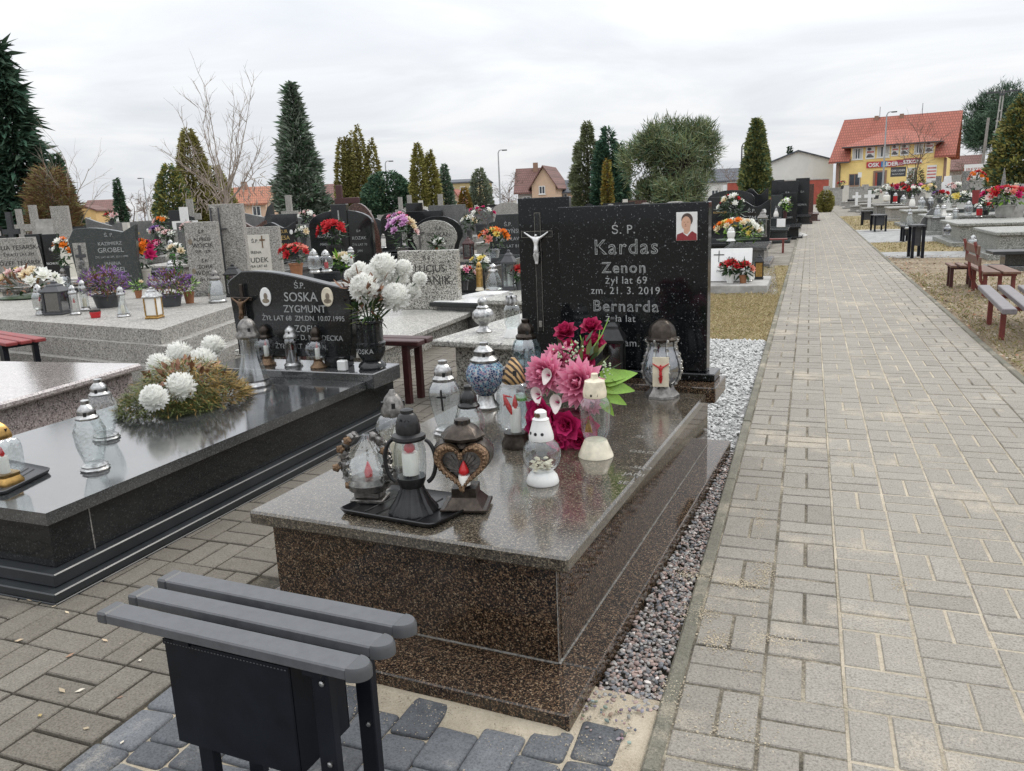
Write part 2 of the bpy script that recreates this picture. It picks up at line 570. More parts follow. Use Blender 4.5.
# an overcast sky grows brighter towards the zenith
gr = N(nt, 'ShaderNodeMapRange', i_1=0.0, i_2=1.0, i_3=.95, i_4=2.5)
nt.links.new(zz.outputs[0], gr.inputs[0])
ml = N(nt, 'ShaderNodeMix', data_type='RGBA', blend_type='MULTIPLY')
ml.inputs[0].default_value = 1
nt.links.new(cr.outputs['Color'], ml.inputs[6])
nt.links.new(gr.outputs[0], ml.inputs[7])
bg2 = N(nt, 'ShaderNodeBackground', i_Strength=.96)
nt.links.new(ml.outputs[2], bg2.inputs[0])
mxw = N(nt, 'ShaderNodeMixShader')
mxw.inputs[0].default_value = .92
nt.links.new(bg1.outputs[0], mxw.inputs[1])
nt.links.new(bg2.outputs[0], mxw.inputs[2])
nt.links.new(mxw.outputs[0], out.inputs[0])

sd = bpy.data.lights.new("sun", 'SUN')
sd.energy = 1.15
sd.angle = R(16)
sd.color = (1, .95, .87)
so = bpy.data.objects.new("sun", sd)
COL.objects.link(so)
dirv = Vector((math.sin(R(SUN_AZ)) * math.cos(R(SUN_EL)), math.cos(R(SUN_AZ)) * math.cos(R(SUN_EL)), math.sin(R(SUN_EL))))
so.rotation_euler = dirv.to_track_quat('Z', 'Y').to_euler()
so.location = dirv * 60

vs = scene.view_settings
vs.view_transform = 'Standard'
vs.look = 'None'
vs.exposure = 0.0
vs.gamma = 1.0
vs.use_curve_mapping = False
scene.cycles.max_bounces = 8
scene.cycles.transparent_max_bounces = 24
scene.cycles.caustics_reflective = False
scene.cycles.caustics_refractive = False

# ------------------------------------------------------------------ ground
PA = math.atan(.0715)             # the path runs a little to the left of +y
P0 = Vector((-.421, 1.523, 0))    # outer edge of its left kerb
PX = Vector((math.cos(PA), math.sin(PA), 0))
PY = Vector((-math.sin(PA), math.cos(PA), 0))
def path_pt(a, b, z=0): return P0 + PX * a + PY * b + Vector((0, 0, z))
PXF = Matrix.Translation(P0) @ Matrix.Rotation(PA, 4, 'Z')
PW = 1.68                         # kerb to kerb
def path_left(y): return P0.x - .0715 * (y - P0.y)


def ground_mat(name, stops, scale=3, fine=60, bump=.6):
    m, nt, b = base_mat(name)
    tc = N(nt, 'ShaderNodeTexCoord')
    a = N(nt, 'ShaderNodeTexNoise', i_Scale=scale, i_Detail=8.0, i_Roughness=.68)
    c = N(nt, 'ShaderNodeTexNoise', i_Scale=fine, i_Detail=4.0, i_Roughness=.8)
    for q in (a, c): nt.links.new(tc.outputs['Object'], q.inputs['Vector'])
    mm = N(nt, 'ShaderNodeMix', data_type='FLOAT')
    mm.inputs[0].default_value = .42
    nt.links.new(a.outputs['Fac'], mm.inputs[2])
    nt.links.new(c.outputs['Fac'], mm.inputs[3])
    r = ramp(nt, stops)
    nt.links.new(mm.outputs[0], r.inputs['Fac'])
    nt.links.new(r.outputs['Color'], b.inputs['Base Color'])
    b.inputs['Roughness'].default_value = .92
    b.inputs['Specular IOR Level'].default_value = .2
    bp = N(nt, 'ShaderNodeBump', i_Strength=bump, i_Distance=.012)
    nt.links.new(c.outputs['Fac'], bp.inputs['Height'])
    nt.links.new(bp.outputs['Normal'], b.inputs['Normal'])
    return m


GM_EARTH = ground_mat('cemetery_ground', [(.36, (.13, .115, .095)), (.5, (.23, .21, .18)), (.62, (.33, .31, .27))])
GM_SAND = ground_mat('joint_sand', [(.34, (.13, .115, .085)), (.45, (.36, .315, .24)), (.58, (.54, .475, .37))], 2.2, 120)
GM_DARKJ = ground_mat('dark_joint', [(.38, (.035, .032, .027)), (.52, (.075, .068, .056)), (.68, (.22, .19, .14))], 2.5, 120)
GM_SAND2 = ground_mat('washed_sand', [(.34, (.20, .165, .12)), (.46, (.42, .36, .27)), (.58, (.53, .465, .36)), (.7, (.60, .53, .43))], 4, 170)
GM_DRY = ground_mat('dry_turf', [(.36, (.16, .125, .06)), (.5, (.27, .22, .12)), (.62, (.36, .30, .18))], 4, 90)
GM_LITTER = ground_mat('leaf_soil', [(.36, (.13, .10, .062)), (.46, (.215, .17, .115)), (.56, (.29, .24, .17)), (.68, (.36, .315, .245))], 1.6, 60)
GM_GREYG = ground_mat('grey_gravel', [(.36, (.20, .20, .195)), (.5, (.32, .32, .315)), (.62, (.45, .45, .44))], 4, 90)

mb = MB()
S = 900
mb.add([(-S, -40, -.035), (S, -40, -.035), (S, S, -.035), (-S, S, -.035)], [(0, 1, 2, 3)])
tag(mb.build('ground', GM_EARTH), kind='structure')


def poly_sheet(name, pts, z, mat, div=None):
    m = MB()
    m.add([(p[0], p[1], z) for p in pts], [tuple(range(len(pts)))])
    o = m.build(name, mat)
    return tag(o, kind='structure')


def block(mb, x0, x1, y0, y1, xf, tone, z=0, ch=.003, h=.02, tilt=0.0012):
    """one paving block: chamfered top, low sides"""
    t = [rnd.uniform(-tilt, tilt) for _ in range(4)]
    zz = z + rnd.uniform(-.0015, .0015)
    vs = [(x0 + ch, y0 + ch, zz + t[0]), (x1 - ch, y0 + ch, zz + t[1]), (x1 - ch, y1 - ch, zz + t[2]), (x0 + ch, y1 - ch, zz + t[3])]
    lo = zz - ch
    vs += [(x0, y0, lo), (x1, y0, lo), (x1, y1, lo), (x0, y1, lo)]
    vs += [(x0, y0, lo - h), (x1, y0, lo - h), (x1, y1, lo - h), (x0, y1, lo - h)]
    fs = [(0, 1, 2, 3)]
    for i in range(4):
        j = (i + 1) % 4
        fs.append((4 + i, 4 + j, j, i))
        fs.append((8 + i, 8 + j, 4 + j, 4 + i))
    mb.add(vs, fs, 0, xf, tone)


def basket(mb, nx, ny, cell, xf, keep, gap=.004, tone=lambda x, y: .5, off=0, x0=0, y0=0):
    for i in range(nx):
        for j in range(ny):
            ax, ay = x0 + i * cell, y0 + j * cell
            c = xf @ Vector((ax + cell / 2, ay + cell / 2, 0))
            if not keep(c.x, c.y): continue
            for k in range(2):
                g = gap * rnd.uniform(.7, 1.5)
                tn = tone(ax, ay) + rnd.gauss(0, .055)
                tn = (tn, tn, tn)
                h = cell / 2
                if (i + j + off) % 2: block(mb, ax + k * h + g, ax + k * h + h - g, ay + g, ay + cell - g, xf, tn)
                else: block(mb, ax + g, ax + cell - g, ay + k * h + g, ay + k * h + h - g, xf, tn)


PAVER = toned('beige_grey_paver', [(0, (.145, .131, .111)), (.3, (.232, .213, .184)), (.6, (.283, .262, .229)), (1, (.37, .345, .303))], .85, 22, .5, .35)
PAVER2 = toned('grey_paver', [(0, (.08, .069, .055)), (.35, (.132, .117, .096)), (.65, (.18, .163, .137)), (1, (.26, .238, .203))], .85, 20, .5, .4)
COBBLE = toned('blue_grey_cobble', [(0, (.055, .058, .063)), (.4, (.10, .106, .115)), (.7, (.145, .153, .164)), (1, (.24, .247, .253))], .7, 16, .6, .5)

sandy(PAVER, lo=.545, hi=.63, amount=.6)
sandy(PAVER2, (.36, .31, .235), lo=.64, hi=.72, amount=.5)
sandy(COBBLE, (.40, .36, .30), lo=.55, hi=.70, amount=.55, scale=4)
# the paved path: bed, kerbs, blocks
def pquad(a0, a1, b0, b1, z):
    return [path_pt(a0, b0, z), path_pt(a1, b0, z), path_pt(a1, b1, z), path_pt(a0, b1, z)]
GM_MIXJ = ground_mat('soiled_joint', [(.38, (.05, .045, .036)), (.5, (.17, .15, .115)), (.62, (.42, .37, .285))], 3.5, 120)
for a0_, a1_, jm in ((0, .437, GM_MIXJ), (.4371, 1.235, GM_SAND), (1.2351, PW, GM_MIXJ)):
    m = MB(); m.add(pquad(a0_, a1_, -3, 100, -.0032), [(0, 1, 2, 3)])
    tag(m.build('path_bed', jm), kind='structure')
m = MB()
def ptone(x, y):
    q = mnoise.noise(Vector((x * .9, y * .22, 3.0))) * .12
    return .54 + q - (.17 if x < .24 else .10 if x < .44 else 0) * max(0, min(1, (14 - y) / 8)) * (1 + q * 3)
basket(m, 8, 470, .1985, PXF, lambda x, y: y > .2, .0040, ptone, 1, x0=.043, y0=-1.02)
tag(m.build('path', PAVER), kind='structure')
m = MB()
b = -3.0
while b < 95:
    for (a0, a1) in ((0, .042), (.043 + 8 * .1985 + .002, PW)):
        tn = .50 + rnd.gauss(0, .05)
        m.box(a0, a1, b + .004, b + .996, -.12, .004 + rnd.uniform(-.003, .003), .006, xf=PXF, col=(tn,) * 3)
    b += 1.0
tag(m.build('path_edging', sandy(toned('mossy_kerb', [(0, (.085, .083, .062)), (.5, (.155, .148, .118)), (1, (.26, .245, .205))], .9, 9, .9, .6), lo=.52, hi=.64, amount=.6)), kind='structure')

# side paving between the graves, cobbles by the bench
CB0, CB1 = G(56, 771), G(162, 691)
cdir = (CB1 - CB0).normalized()
def left_of_cobbles(x, y): return cdir.x * (y - CB0.y) - cdir.y * (x - CB0.x) > 0
SPX = Matrix.Translation(CB0) @ Matrix.Rotation(math.atan2(cdir.y, cdir.x) - PI / 2, 4, 'Z')
m = MB()
def keep_side(x, y):
    if x > -.9 or (y < 1.62 and not left_of_cobbles(x + .09, y)): return False
    if y > 1.6 and x > -1.84: return False
    return y < 7.6
basket(m, 36, 46, .2, SPX, keep_side, .0035, lambda x, y: .5 + mnoise.noise(Vector((x * .7, y * .7, 8))) * .22, 0, x0=-6.4, y0=-1.8)
tag(m.build('side_paving', PAVER2), kind='structure')
m = MB(); m.add([(-7.2, -1, -.0125), (-.48, -1, -.0125), (-.48, 1.55, -.0125), (-1.78, 1.6, -.0125), (-1.92, 7.6, -.0125), (-7.2, 7.6, -.0125)], [(0, 1, 2, 3, 4, 5)])
tag(m.build('side_paving_bed', GM_DARKJ), kind='structure')

# cobbles with washed-in sand
m = MB()
nx, ny = 60, 60
vs, fs = [], []
for j in range(ny + 1):
    for i in range(nx + 1):
        x = -2.6 + 2.35 * i / nx
        y = .3 + 1.5 * j / ny
        s_ = max(0, min(1, (y - 1.49 + .06 * mnoise.noise(Vector((x * 5, y * 5, 9)))) / .10))
        z = -.0105 + .0155 * s_ * s_ + mnoise.noise(Vector((x * 6, y * 6, 0))) * .0022
        if x > -.62: z = min(z, -.0065)
        ok = (not left_of_cobbles(x, y)) and x < path_left(y) + .004
        if not ok: z = -.03
        vs.append((x, y, z))
for j in range(ny):
    for i in range(nx):
        a = j * (nx + 1) + i
        fs.append((a, a + 1, a + nx + 2, a + nx + 1))
m.add(vs, fs)
tag(m.build('washed_sand', GM_SAND2, smooth=180), kind='structure')


def cobble(mb, x0, x1, y0, y1, xf, tone, z=0.0):
    r = .013
    n = 3
    cx, cy = (x0 + x1) / 2, (y0 + y1) / 2
    hx, hy = (x1 - x0) / 2, (y1 - y0) / 2
    rings = []
    jx = [rnd.uniform(-.004, .004) for _ in range(8)]
    dz = rnd.uniform(-.003, .003)
    for (ins, zz) in ((0, -.022), (0, -.008), (.003, -.003), (.010, .0)):
        ring = []
        k = 0
        for sx, sy in ((1, 1), (-1, 1), (-1, -1), (1, -1)):
            ci = len(ring) // (n + 1)
            for q in range(n + 1):
                a = PI / 2 * q / n + {(1, 1): 0, (-1, 1): PI / 2, (-1, -1): PI, (1, -1): 1.5 * PI}[(sx, sy)]
                rr = r
                ring.append((cx + sx * (hx - r) + (rr - ins) * math.cos(a) + jx[ci], cy + sy * (hy - r) + (rr - ins) * math.sin(a) + jx[ci + 4], z + zz + dz))
                k += 1
        rings.append(ring)
    vs = [p for rg in rings for p in rg]
    L = len(rings[0])
    fs = []
    for a in range(3):
        for i in range(L):
            j = (i + 1) % L
            fs.append((a * L + i, a * L + j, (a + 1) * L + j, (a + 1) * L + i))
    fs.append(tuple(3 * L + i for i in range(L)))
    mb.add(vs, fs, 0, xf, (tone,) * 3)


m = MB()
CXF = Matrix.Translation((CB0.x + .003, 1.0, 0)) @ Matrix.Rotation(math.atan2(cdir.y, cdir.x) - PI / 2, 4, 'Z')
row = 0
while row < 14:
    x0 = row * .112
    y = -1.4 + rnd.uniform(0, .1)
    while y < 1.4:
        L = rnd.choice((.085, .115, .115, .15, .17))
        c = CXF @ Vector((x0 + .056, y + L / 2, 0))
        if not left_of_cobbles(c.x - .02, c.y) and c.y < (1.555 if c.x < -.64 else 1.69) and c.x < path_left(c.y) - .055 and c.y > .3 and c.x > -2.6:
            cobble(m, x0 + .002, x0 + .110, y + .002, y + L - .003, CXF, .5 + rnd.gauss(0, .13))
        y += L
    row += 1
tag(m.build('cobbles', COBBLE, smooth=40), kind='structure')


# ---- loose stones
ICO_V, ICO_F = [], []
def _ico():
    t = (1 + 5 ** .5) / 2
    for p in ((-1, t, 0), (1, t, 0), (-1, -t, 0), (1, -t, 0), (0, -1, t), (0, 1, t), (0, -1, -t), (0, 1, -t), (t, 0, -1), (t, 0, 1), (-t, 0, -1), (-t, 0, 1)):
        ICO_V.append(Vector(p).normalized())
    ICO_F.extend([(0, 11, 5), (0, 5, 1), (0, 1, 7), (0, 7, 10), (0, 10, 11), (1, 5, 9), (5, 11, 4), (11, 10, 2), (10, 7, 6), (7, 1, 8), (3, 9, 4), (3, 4, 2), (3, 2, 6), (3, 6, 8), (3, 8, 9), (4, 9, 5), (2, 4, 11), (6, 2, 10), (8, 6, 7), (9, 8, 1)])
_ico()
OCT_V = [Vector(p) for p in ((1, 0, 0), (-1, 0, 0), (0, 1, 0), (0, -1, 0), (0, 0, 1), (0, 0, -1))]
OCT_F = [(0, 2, 4), (2, 1, 4), (1, 3, 4), (3, 0, 4), (2, 0, 5), (1, 2, 5), (3, 1, 5), (0, 3, 5)]


def pebble(mb, p, r, col, ico=True):
    V, F = (ICO_V, ICO_F) if ico else (OCT_V, OCT_F)
    q = Matrix.Rotation(rnd.uniform(0, 6.28), 3, 'Z') @ Matrix.Rotation(rnd.uniform(-.6, .6), 3, 'X')
    s = Vector((rnd.uniform(.8, 1.35), rnd.uniform(.7, 1.05), rnd.uniform(.5, .8))) * r
    vs = [Vector(p) + q @ Vector((v.x * s.x, v.y * s.y, v.z * s.z)) * rnd.uniform(.82, 1.15) for v in V]
    mb.add(vs, F, 0, None, col)


PEB = base_mat('pebble')[0]
def _colmat(m, rough):
    nt = m.node_tree
    b = nt.nodes['Principled BSDF']
    at = N(nt, 'ShaderNodeAttribute', attribute_name='tone')
    nt.links.new(at.outputs['Color'], b.inputs['Base Color'])
    b.inputs['Roughness'].default_value = rough
    b.inputs['Specular IOR Level'].default_value = .3
    return m
_colmat(PEB, .8)
LITTER = _colmat(base_mat('litter')[0], .8)

PEBC = [(.20, .19, .185), (.26, .22, .205), (.15, .155, .165), (.32, .24, .21), (.24, .225, .21), (.30, .29, .275), (.19, .155, .14), (.27, .20, .18), (.13, .13, .135)]
m = MB()
y = 1.70
for k in range(5200):
    y = rnd.uniform(1.745, 3.95)
    xa, xb = -.612, path_left(y) - .004
    if xb <= xa: continue
    if rnd.random() > (xb - xa) / .19: continue
    c = rnd.choice(PEBC)
    f = rnd.uniform(.8, 1.2)
    if rnd.random() < .04: c = (.50, .46, .43)
    pebble(m, (rnd.uniform(xa, xb), y, -.018 + rnd.uniform(0, .014)), rnd.uniform(.0045, .0088), tuple(q * f * 1.15 for q in c))
for k in range(60):
    p = (rnd.uniform(-.63, -.46), rnd.uniform(1.60, 1.76), .001)
    pebble(m, p, rnd.uniform(.003, .007), tuple(q * rnd.uniform(.8, 1.2) for q in rnd.choice(PEBC)))
tag(m.build('gravel', PEB, smooth=50), 'strip of mixed grey and pink pebbles beside the brown granite tomb', 'gravel', kind='stuff')
poly_sheet('gravel_bed', [(-.63, 1.66), (path_left(1.66), 1.66), (path_left(4.0), 4.0), (-.63, 4.0)], -.026, GM_DARKJ)

m = MB()
for k in range(9000):
    y = rnd.uniform(3.99, 7.25)
    x = rnd.uniform(-1.85, path_left(y) - .01)
    f = rnd.uniform(.55, 1.0)
    pebble(m, (x, y, -.018 + rnd.uniform(0, .012)), rnd.uniform(.009, .017), (.64 * f, .64 * f, .625 * f), False)
tag(m.build('marble_chips', PEB), 'white marble chips behind the star black headstone', 'gravel', kind='stuff')
poly_sheet('chip_bed', [(-1.9, 3.98), (path_left(3.98), 3.98), (path_left(7.3), 7.3), (-1.9, 7.3)], -.024, GM_GREYG)


def blades(name, label, n, gen, h0, h1, cols, wide=.004):
    m = MB()
    for _ in range(n):
        x, y = gen()
        a = rnd.uniform(0, 6.28)
        h = rnd.uniform(h0, h1)
        l = Vector((rnd.gauss(0, .7), rnd.gauss(0, .7), 0)) * h
        s = Vector((math.cos(a), math.sin(a), 0)) * wide
        p = Vector((x, y, -.02))
        f = rnd.uniform(.75, 1.25)
        m.add([p - s, p + s, p + l * .5 + Vector((0, 0, h * .7)) + s * .6, p + l * 1.2 + Vector((0, 0, h))], [(0, 1, 2), (0, 2, 3)], 0, None, tuple(q * f for q in rnd.choice(cols)))
    return tag(m.build(name, LITTER), label, 'grass', kind='stuff')


DRYC = [(.40, .33, .18), (.33, .27, .14), (.46, .39, .25), (.25, .23, .09), (.36, .27, .15)]
poly_sheet('dry_turf', [(-2.4, 7.3), (path_left(7.3), 7.3), (path_left(10.7), 10.7), (-2.4, 10.7)], -.022, GM_DRY)
poly_sheet('verge', [(-1.1, 10.7), (path_left(10.7), 10.7), (path_left(15.2), 15.2), (-1.65, 15.2)], -.0225, GM_DRY)
def g1():
    y = rnd.uniform(7.25, 10.75); return rnd.uniform(-2.3, path_left(y)), y
blades('grass', 'patch of dry yellow grass between the white chips and the white plaque grave', 17000, g1, .010, .030, DRYC, .0024)
def g1b():
    y = rnd.uniform(10.7, 15); return rnd.uniform(path_left(y) - .45, path_left(y)), y
blades('grass', 'dry grass verge along the left kerb of the path', 1500, g1b, .012, .035, DRYC)

# right of the path: soil with leaves, grey gravel, dry turf
def rx(y): return path_pt(PW, 0).x - .0715 * (y - path_pt(PW, 0).y) + .0
def rstrip(name, y0, y1, x1, z, mat):
    return poly_sheet(name, [(rx(y0), y0), (x1, y0), (x1, y1), (rx(y1), y1)], z, mat)
rstrip('leaf_soil', 2.0, 16.6, 7, -.022, GM_LITTER)
rstrip('paved_strip', 16.6, 18.2, 6, -.018, GM_GREYG)
rstrip('dry_turf', 18.2, 21.5, 5, -.020, GM_DRY)
rstrip('gravel_patch', 21.5, 27.5, 5, -.018, GM_GREYG)
rstrip('dry_turf', 28.4, 44, 2.2, -.020, GM_DRY)
rstrip('concrete_strip', 27.5, 28.4, 4, -.014, S_CONC)
LIT = [(.30, .20, .13), (.24, .15, .10), (.37, .29, .20), (.44, .37, .26), (.18, .12, .085), (.28, .23, .16), (.46, .42, .35), (.27, .21, .09), (.34, .17, .10)]
m = MB()
for k in range(7500):
    y = 4 + 13 * rnd.random() ** 1.4
    x = rx(y) + .02 + 2.6 * rnd.random() ** 1.5
    p = Vector((x, y, rnd.uniform(-.018, .006)))
    a = rnd.uniform(0, 6.28)
    l = rnd.uniform(.006, .02) * (1 + (y > 9) * .3)
    t = Vector((math.cos(a), math.sin(a), rnd.uniform(-.3, .3))) * l
    s_ = Vector((-math.sin(a), math.cos(a), rnd.uniform(-.4, .4))) * l * .45
    f = rnd.uniform(.7, 1.2)
    m.add([p - t, p + s_, p + t, p - s_ + Vector((0, 0, l * .2))], [(0, 1, 2, 3)], 0, None, tuple(q * f for q in rnd.choice(LIT)))
tag(m.build('leaf_litter', LITTER), 'brown fallen leaves over the bare soil right of the path', 'leaves', kind='stuff')
def g2():
    y = 4.5 + 9 * rnd.random(); return rx(y) + .05 + 1.4 * rnd.random() ** 1.5, y
blades('grass', 'sparse greenish grass by the mauve slatted bench', 4500, g2, .012, .04, [(.22, .20, .08), (.30, .25, .12), (.19, .19, .06), (.34, .28, .16)])
def g3():
    y = rnd.uniform(18.2, 21.4); return rx(y) + .03 + 2.2 * rnd.random(), y
blades('grass', 'dry grass strip right of the path by the dark upright benches', 2000, g3, .015, .04, DRYC, .007)
def g4():
    y = rnd.uniform(28.6, 43); return rx(y) + .03 + 1.6 * rnd.random(), y
blades('grass', 'far dry grass verge where the path bends out of sight', 2000, g4, .015, .05, DRYC, .012)
# a few leaves and chips on the paving
m = MB()
for (u, v) in ((54, 606), (40, 602), (67, 612), (30, 600), (80, 690), (122, 742), (86, 728), (160, 607), (105, 640), (62, 690), (40, 715), (70, 655), (19, 640), (120, 697), (140, 660)):
    p = G(u, v, .004)
    a = rnd.uniform(0, 6.28)
    l = rnd.uniform(.007, .017)
    t = Vector((math.cos(a), math.sin(a), .2)) * l
    s_ = Vector((-math.sin(a), math.cos(a), .1)) * l * .45
    m.add([p - t, p + s_, p + t, p - s_], [(0, 1, 2, 3)], 0, None, tuple(q * 1.3 for q in rnd.choice(LIT)))
for k in range(900):
    p = Vector((rnd.uniform(-1.5, -.46), 1.60 - abs(rnd.gauss(0, .09)), .0015))
    f = rnd.uniform(.5, 1.3)
    pebble(m, p, rnd.uniform(.0009, .0026), (.40 * f, .34 * f, .26 * f), False)
for k in range(160):
    p = Vector((rnd.uniform(-3.4, -1.0), rnd.uniform(.4, 1.9), .003))
    pebble(m, p, rnd.uniform(.0012, .003), (.45, .42, .37), False)
for k in range(220):
    p = path_pt(rnd.uniform(.05, 1.3), rnd.uniform(-.3, 3.0), .002)
    pebble(m, p, rnd.uniform(.001, .003), (.47, .43, .36), False)
q = random.Random(12)
for (u, v, n, sx_, sy_) in ((741, 583, 420, .035, .02), (700, 612, 320, .03, .03), (764, 572, 260, .02, .05), (716, 640, 260, .03, .03), (690, 575, 200, .04, .02), (775, 640, 240, .05, .02), (760, 520, 160, .012, .10), (752, 640, 200, .01, .14), (730, 735, 160, .05, .05), (905, 585, 140, .03, .03), (672, 690, 160, .02, .06)):
    c = G(u, v, 0)
    for k in range(n):
        f = q.uniform(.75, 1.15)
        p = c + PX * q.gauss(0, sx_) + PY * q.gauss(0, sy_) + Vector((0, 0, .001))
        pebble(m, p, q.uniform(.0012, .0034), (.50 * f, .43 * f, .32 * f), False)
tag(m.build('ground_debris', LITTER), 'scattered dry leaf bits and grit on the grey paving', 'leaves', kind='stuff')
# ------------------------------------------------------------------ lettering
def text_into(mb, s, x, z, size, y=0.0, mi=0, depth_=.0012, spacing=1.0, shear=0.0, bold=0.0):
    cu = bpy.data.curves.new('lettering', 'FONT')
    cu.body = s
    cu.size = size
    cu.align_x = 'CENTER'
    cu.extrude = depth_
    cu.space_character = spacing
    cu.shear = shear
    cu.offset = bold
    cu.resolution_u = 3
    ob = bpy.data.objects.new('lettering', cu)
    me = ob.to_mesh()
    vs = [(x + v.co.x, y - v.co.z, z + v.co.y) for v in me.vertices]
    fs = [tuple(p.vertices) for p in me.polygons]
    ob.to_mesh_clear()
    bpy.data.objects.remove(ob)
    bpy.data.curves.remove(cu)
    return mb.add(vs, fs, mi)


def inscription(parent, lines, mat, y, cx=0.0, name='inscription', rot=(0, 0, 0), loc=(0, 0, 0), **kw):
    """lines: (text, z of the baseline, size)"""
    m = MB()
    for ln in lines: text_into(m, ln[0], cx + (ln[3] if len(ln) > 3 else 0), ln[1], ln[2], y, **kw)
    return m.build(name, mat, parent, loc, rot)


def skin_mesh(name, pts, edges, rad, mat, sub=1):
    me = bpy.data.meshes.new(name)
    me.from_pydata(pts, edges, [])
    ob = bpy.data.objects.new(name, me)
    COL.objects.link(ob)
    md = ob.modifiers.new('skin', 'SKIN')
    md.use_smooth_shade = True
    if not me.skin_vertices: 
        bpy.context.view_layer.objects.active = ob
    for i, r in enumerate(rad):
        me.skin_vertices[0].data[i].radius = (r, r)
    me.skin_vertices[0].data[0].use_root = True
    sb = ob.modifiers.new('sub', 'SUBSURF')
    sb.levels = sb.render_levels = sub
    dg = bpy.context.evaluated_depsgraph_get()
    dg.update()
    out_ = bpy.data.meshes.new_from_object(ob.evaluated_get(dg))
    out_.name = name
    bpy.data.objects.remove(ob)
    out_.materials.clear()
    out_.materials.append(mat)
    out_.polygons.foreach_set('use_smooth', [True] * len(out_.polygons))
    return out_


def corpus_mesh(mat, s=1.0):
    """figure on a crucifix, arms raised, about s tall, facing -y, origin at the hands' height"""
    p = [(0, -.02, -.42), (0, -.03, -.25), (0, -.02, -.10), (0, -.035, -.02), (.01, -.06, .07),
         (-.16, -.01, -.05), (-.30, .0, .04), (-.43, .0, .13), (.16, -.01, -.05), (.30, .0, .04), (.43, .0, .13),
         (-.06, -.06, -.62), (-.03, -.02, -.82), (-.02, -.03, -.92), (.06, -.07, -.62), (.03, -.02, -.82), (.02, -.03, -.92)]
    p = [Vector(q) * s for q in p]
    e = [(0, 1), (1, 2), (2, 3), (3, 4), (2, 5), (5, 6), (6, 7), (2, 8), (8, 9), (9, 10), (0, 11), (11, 12), (12, 13), (0, 14), (14, 15), (15, 16)]
    r = [.085, .075, .085, .04, .062, .045, .034, .025, .045, .034, .025, .055, .038, .03, .055, .038, .03]
    return skin_mesh('figure', p, e, [q * s for q in r], mat, 1)


FIG_SILV = corpus_mesh(plain('white_metal_figure', (.75, .75, .74), .35, .5, var=.1))
FIG_BRNZ = corpus_mesh(plain('brown_bronze_figure', (.14, .085, .05), .4, .5, var=.3))
FIG_RED = corpus_mesh(C_REDG)


# ------------------------------------------------------------------ lanterns
LP = {
 # foot, body, lid, (flutes, amplitude), seg    -- all in units of the height
 'crystal': ([(.17, 0), (.175, .03), (.14, .05), (.15, .08), (.11, .11)], [(.11, .11), (.16, .3), (.20, .52), (.19, .63), (.135, .73)], [(.14, .72), (.145, .76), (.11, .80), (.115, .87), (.075, .93), (.055, .945), (.06, .99), (.03, 1)], (8, .05), 40),
 'facet': ([(.19, 0), (.20, .02), (.17, .045), (.18, .065), (.13, .10)], [(.125, .10), (.195, .34), (.215, .56), (.15, .73)], [(.15, .72), (.155, .75), (.115, .79), (.12, .85), (.08, .91), (.055, .935), (.06, .985), (.03, 1)], (4, .0), 8),
 'round': ([(.25, 0), (.26, .03), (.17, .10), (.13, .17), (.16, .22)], [(.16, .22), (.30, .34), (.35, .46), (.30, .60), (.17, .68)], [(.19, .67), (.20, .71), (.14, .76), (.16, .86), (.11, .95), (.04, .99), (.02, 1)], (12, .03), 36),
 'bell': ([(.30, 0), (.31, .02), (.27, .07), (.28, .10)], [(.27, .10), (.22, .25), (.165, .42), (.15, .60), (.16, .70)], [(.19, .69), (.20, .73), (.16, .80), (.15, .88), (.09, .95), (.04, .97), (.03, 1)], (10, .04), 40),
 'jar': ([(.20, 0), (.205, .05), (.16, .12), (.17, .17)], [(.17, .17), (.225, .22), (.24, .40), (.235, .60), (.19, .70), (.15, .73)], [(.15, .72), (.155, .76), (.14, .83), (.10, .92), (.05, .97), (.03, 1)], (9, .03), 36),
 'pillar': ([(.19, 0), (.2, .04), (.15, .09), (.155, .13)], [(.15, .13), (.15, .40), (.145, .66), (.12, .70)], [(.155, .69), (.16, .75), (.12, .82), (.12, .9), (.06, .97), (.03, 1)], (6, .03), 24),
 'globe': ([(.28, 0), (.29, .02), (.26, .10), (.19, .165)], [(.19, .165), (.29, .25), (.335, .38), (.30, .52), (.19, .61)], [(.215, .60), (.21, .67), (.145, .85), (.145, .875), (.105, .90), (.105, .97), (.05, 1)], (2, .0), 32),
 'waist': ([(.255, 0), (.25, .02), (.20, .12), (.165, .19), (.15, .20)], [(.15, .19), (.20, .30), (.215, .45), (.22, .62), (.17, .71), (.13, .73)], [(.165, .72), (.17, .78), (.145, .88), (.14, .91), (.06, .935), (.05, .99), (.03, 1)], (10, .012), 32),
 'cone': ([(.22, 0), (.23, .05), (.20, .09)], [(.20, .09), (.215, .25), (.17, .5), (.10, .70)], [(.13, .69), (.135, .74), (.09, .82), (.09, .9), (.05, .96), (.02, 1)], (8, .04), 32),
 'mosaic': ([(.20, 0), (.21, .03), (.14, .12), (.13, .20)], [(.13, .20), (.25, .33), (.315, .48), (.29, .62), (.20, .72)], [(.23, .71), (.235, .745), (.16, .80), (.17, .87), (.10, .93), (.065, .95), (.07, .99), (.03, 1)], (2, 0), 36),
}


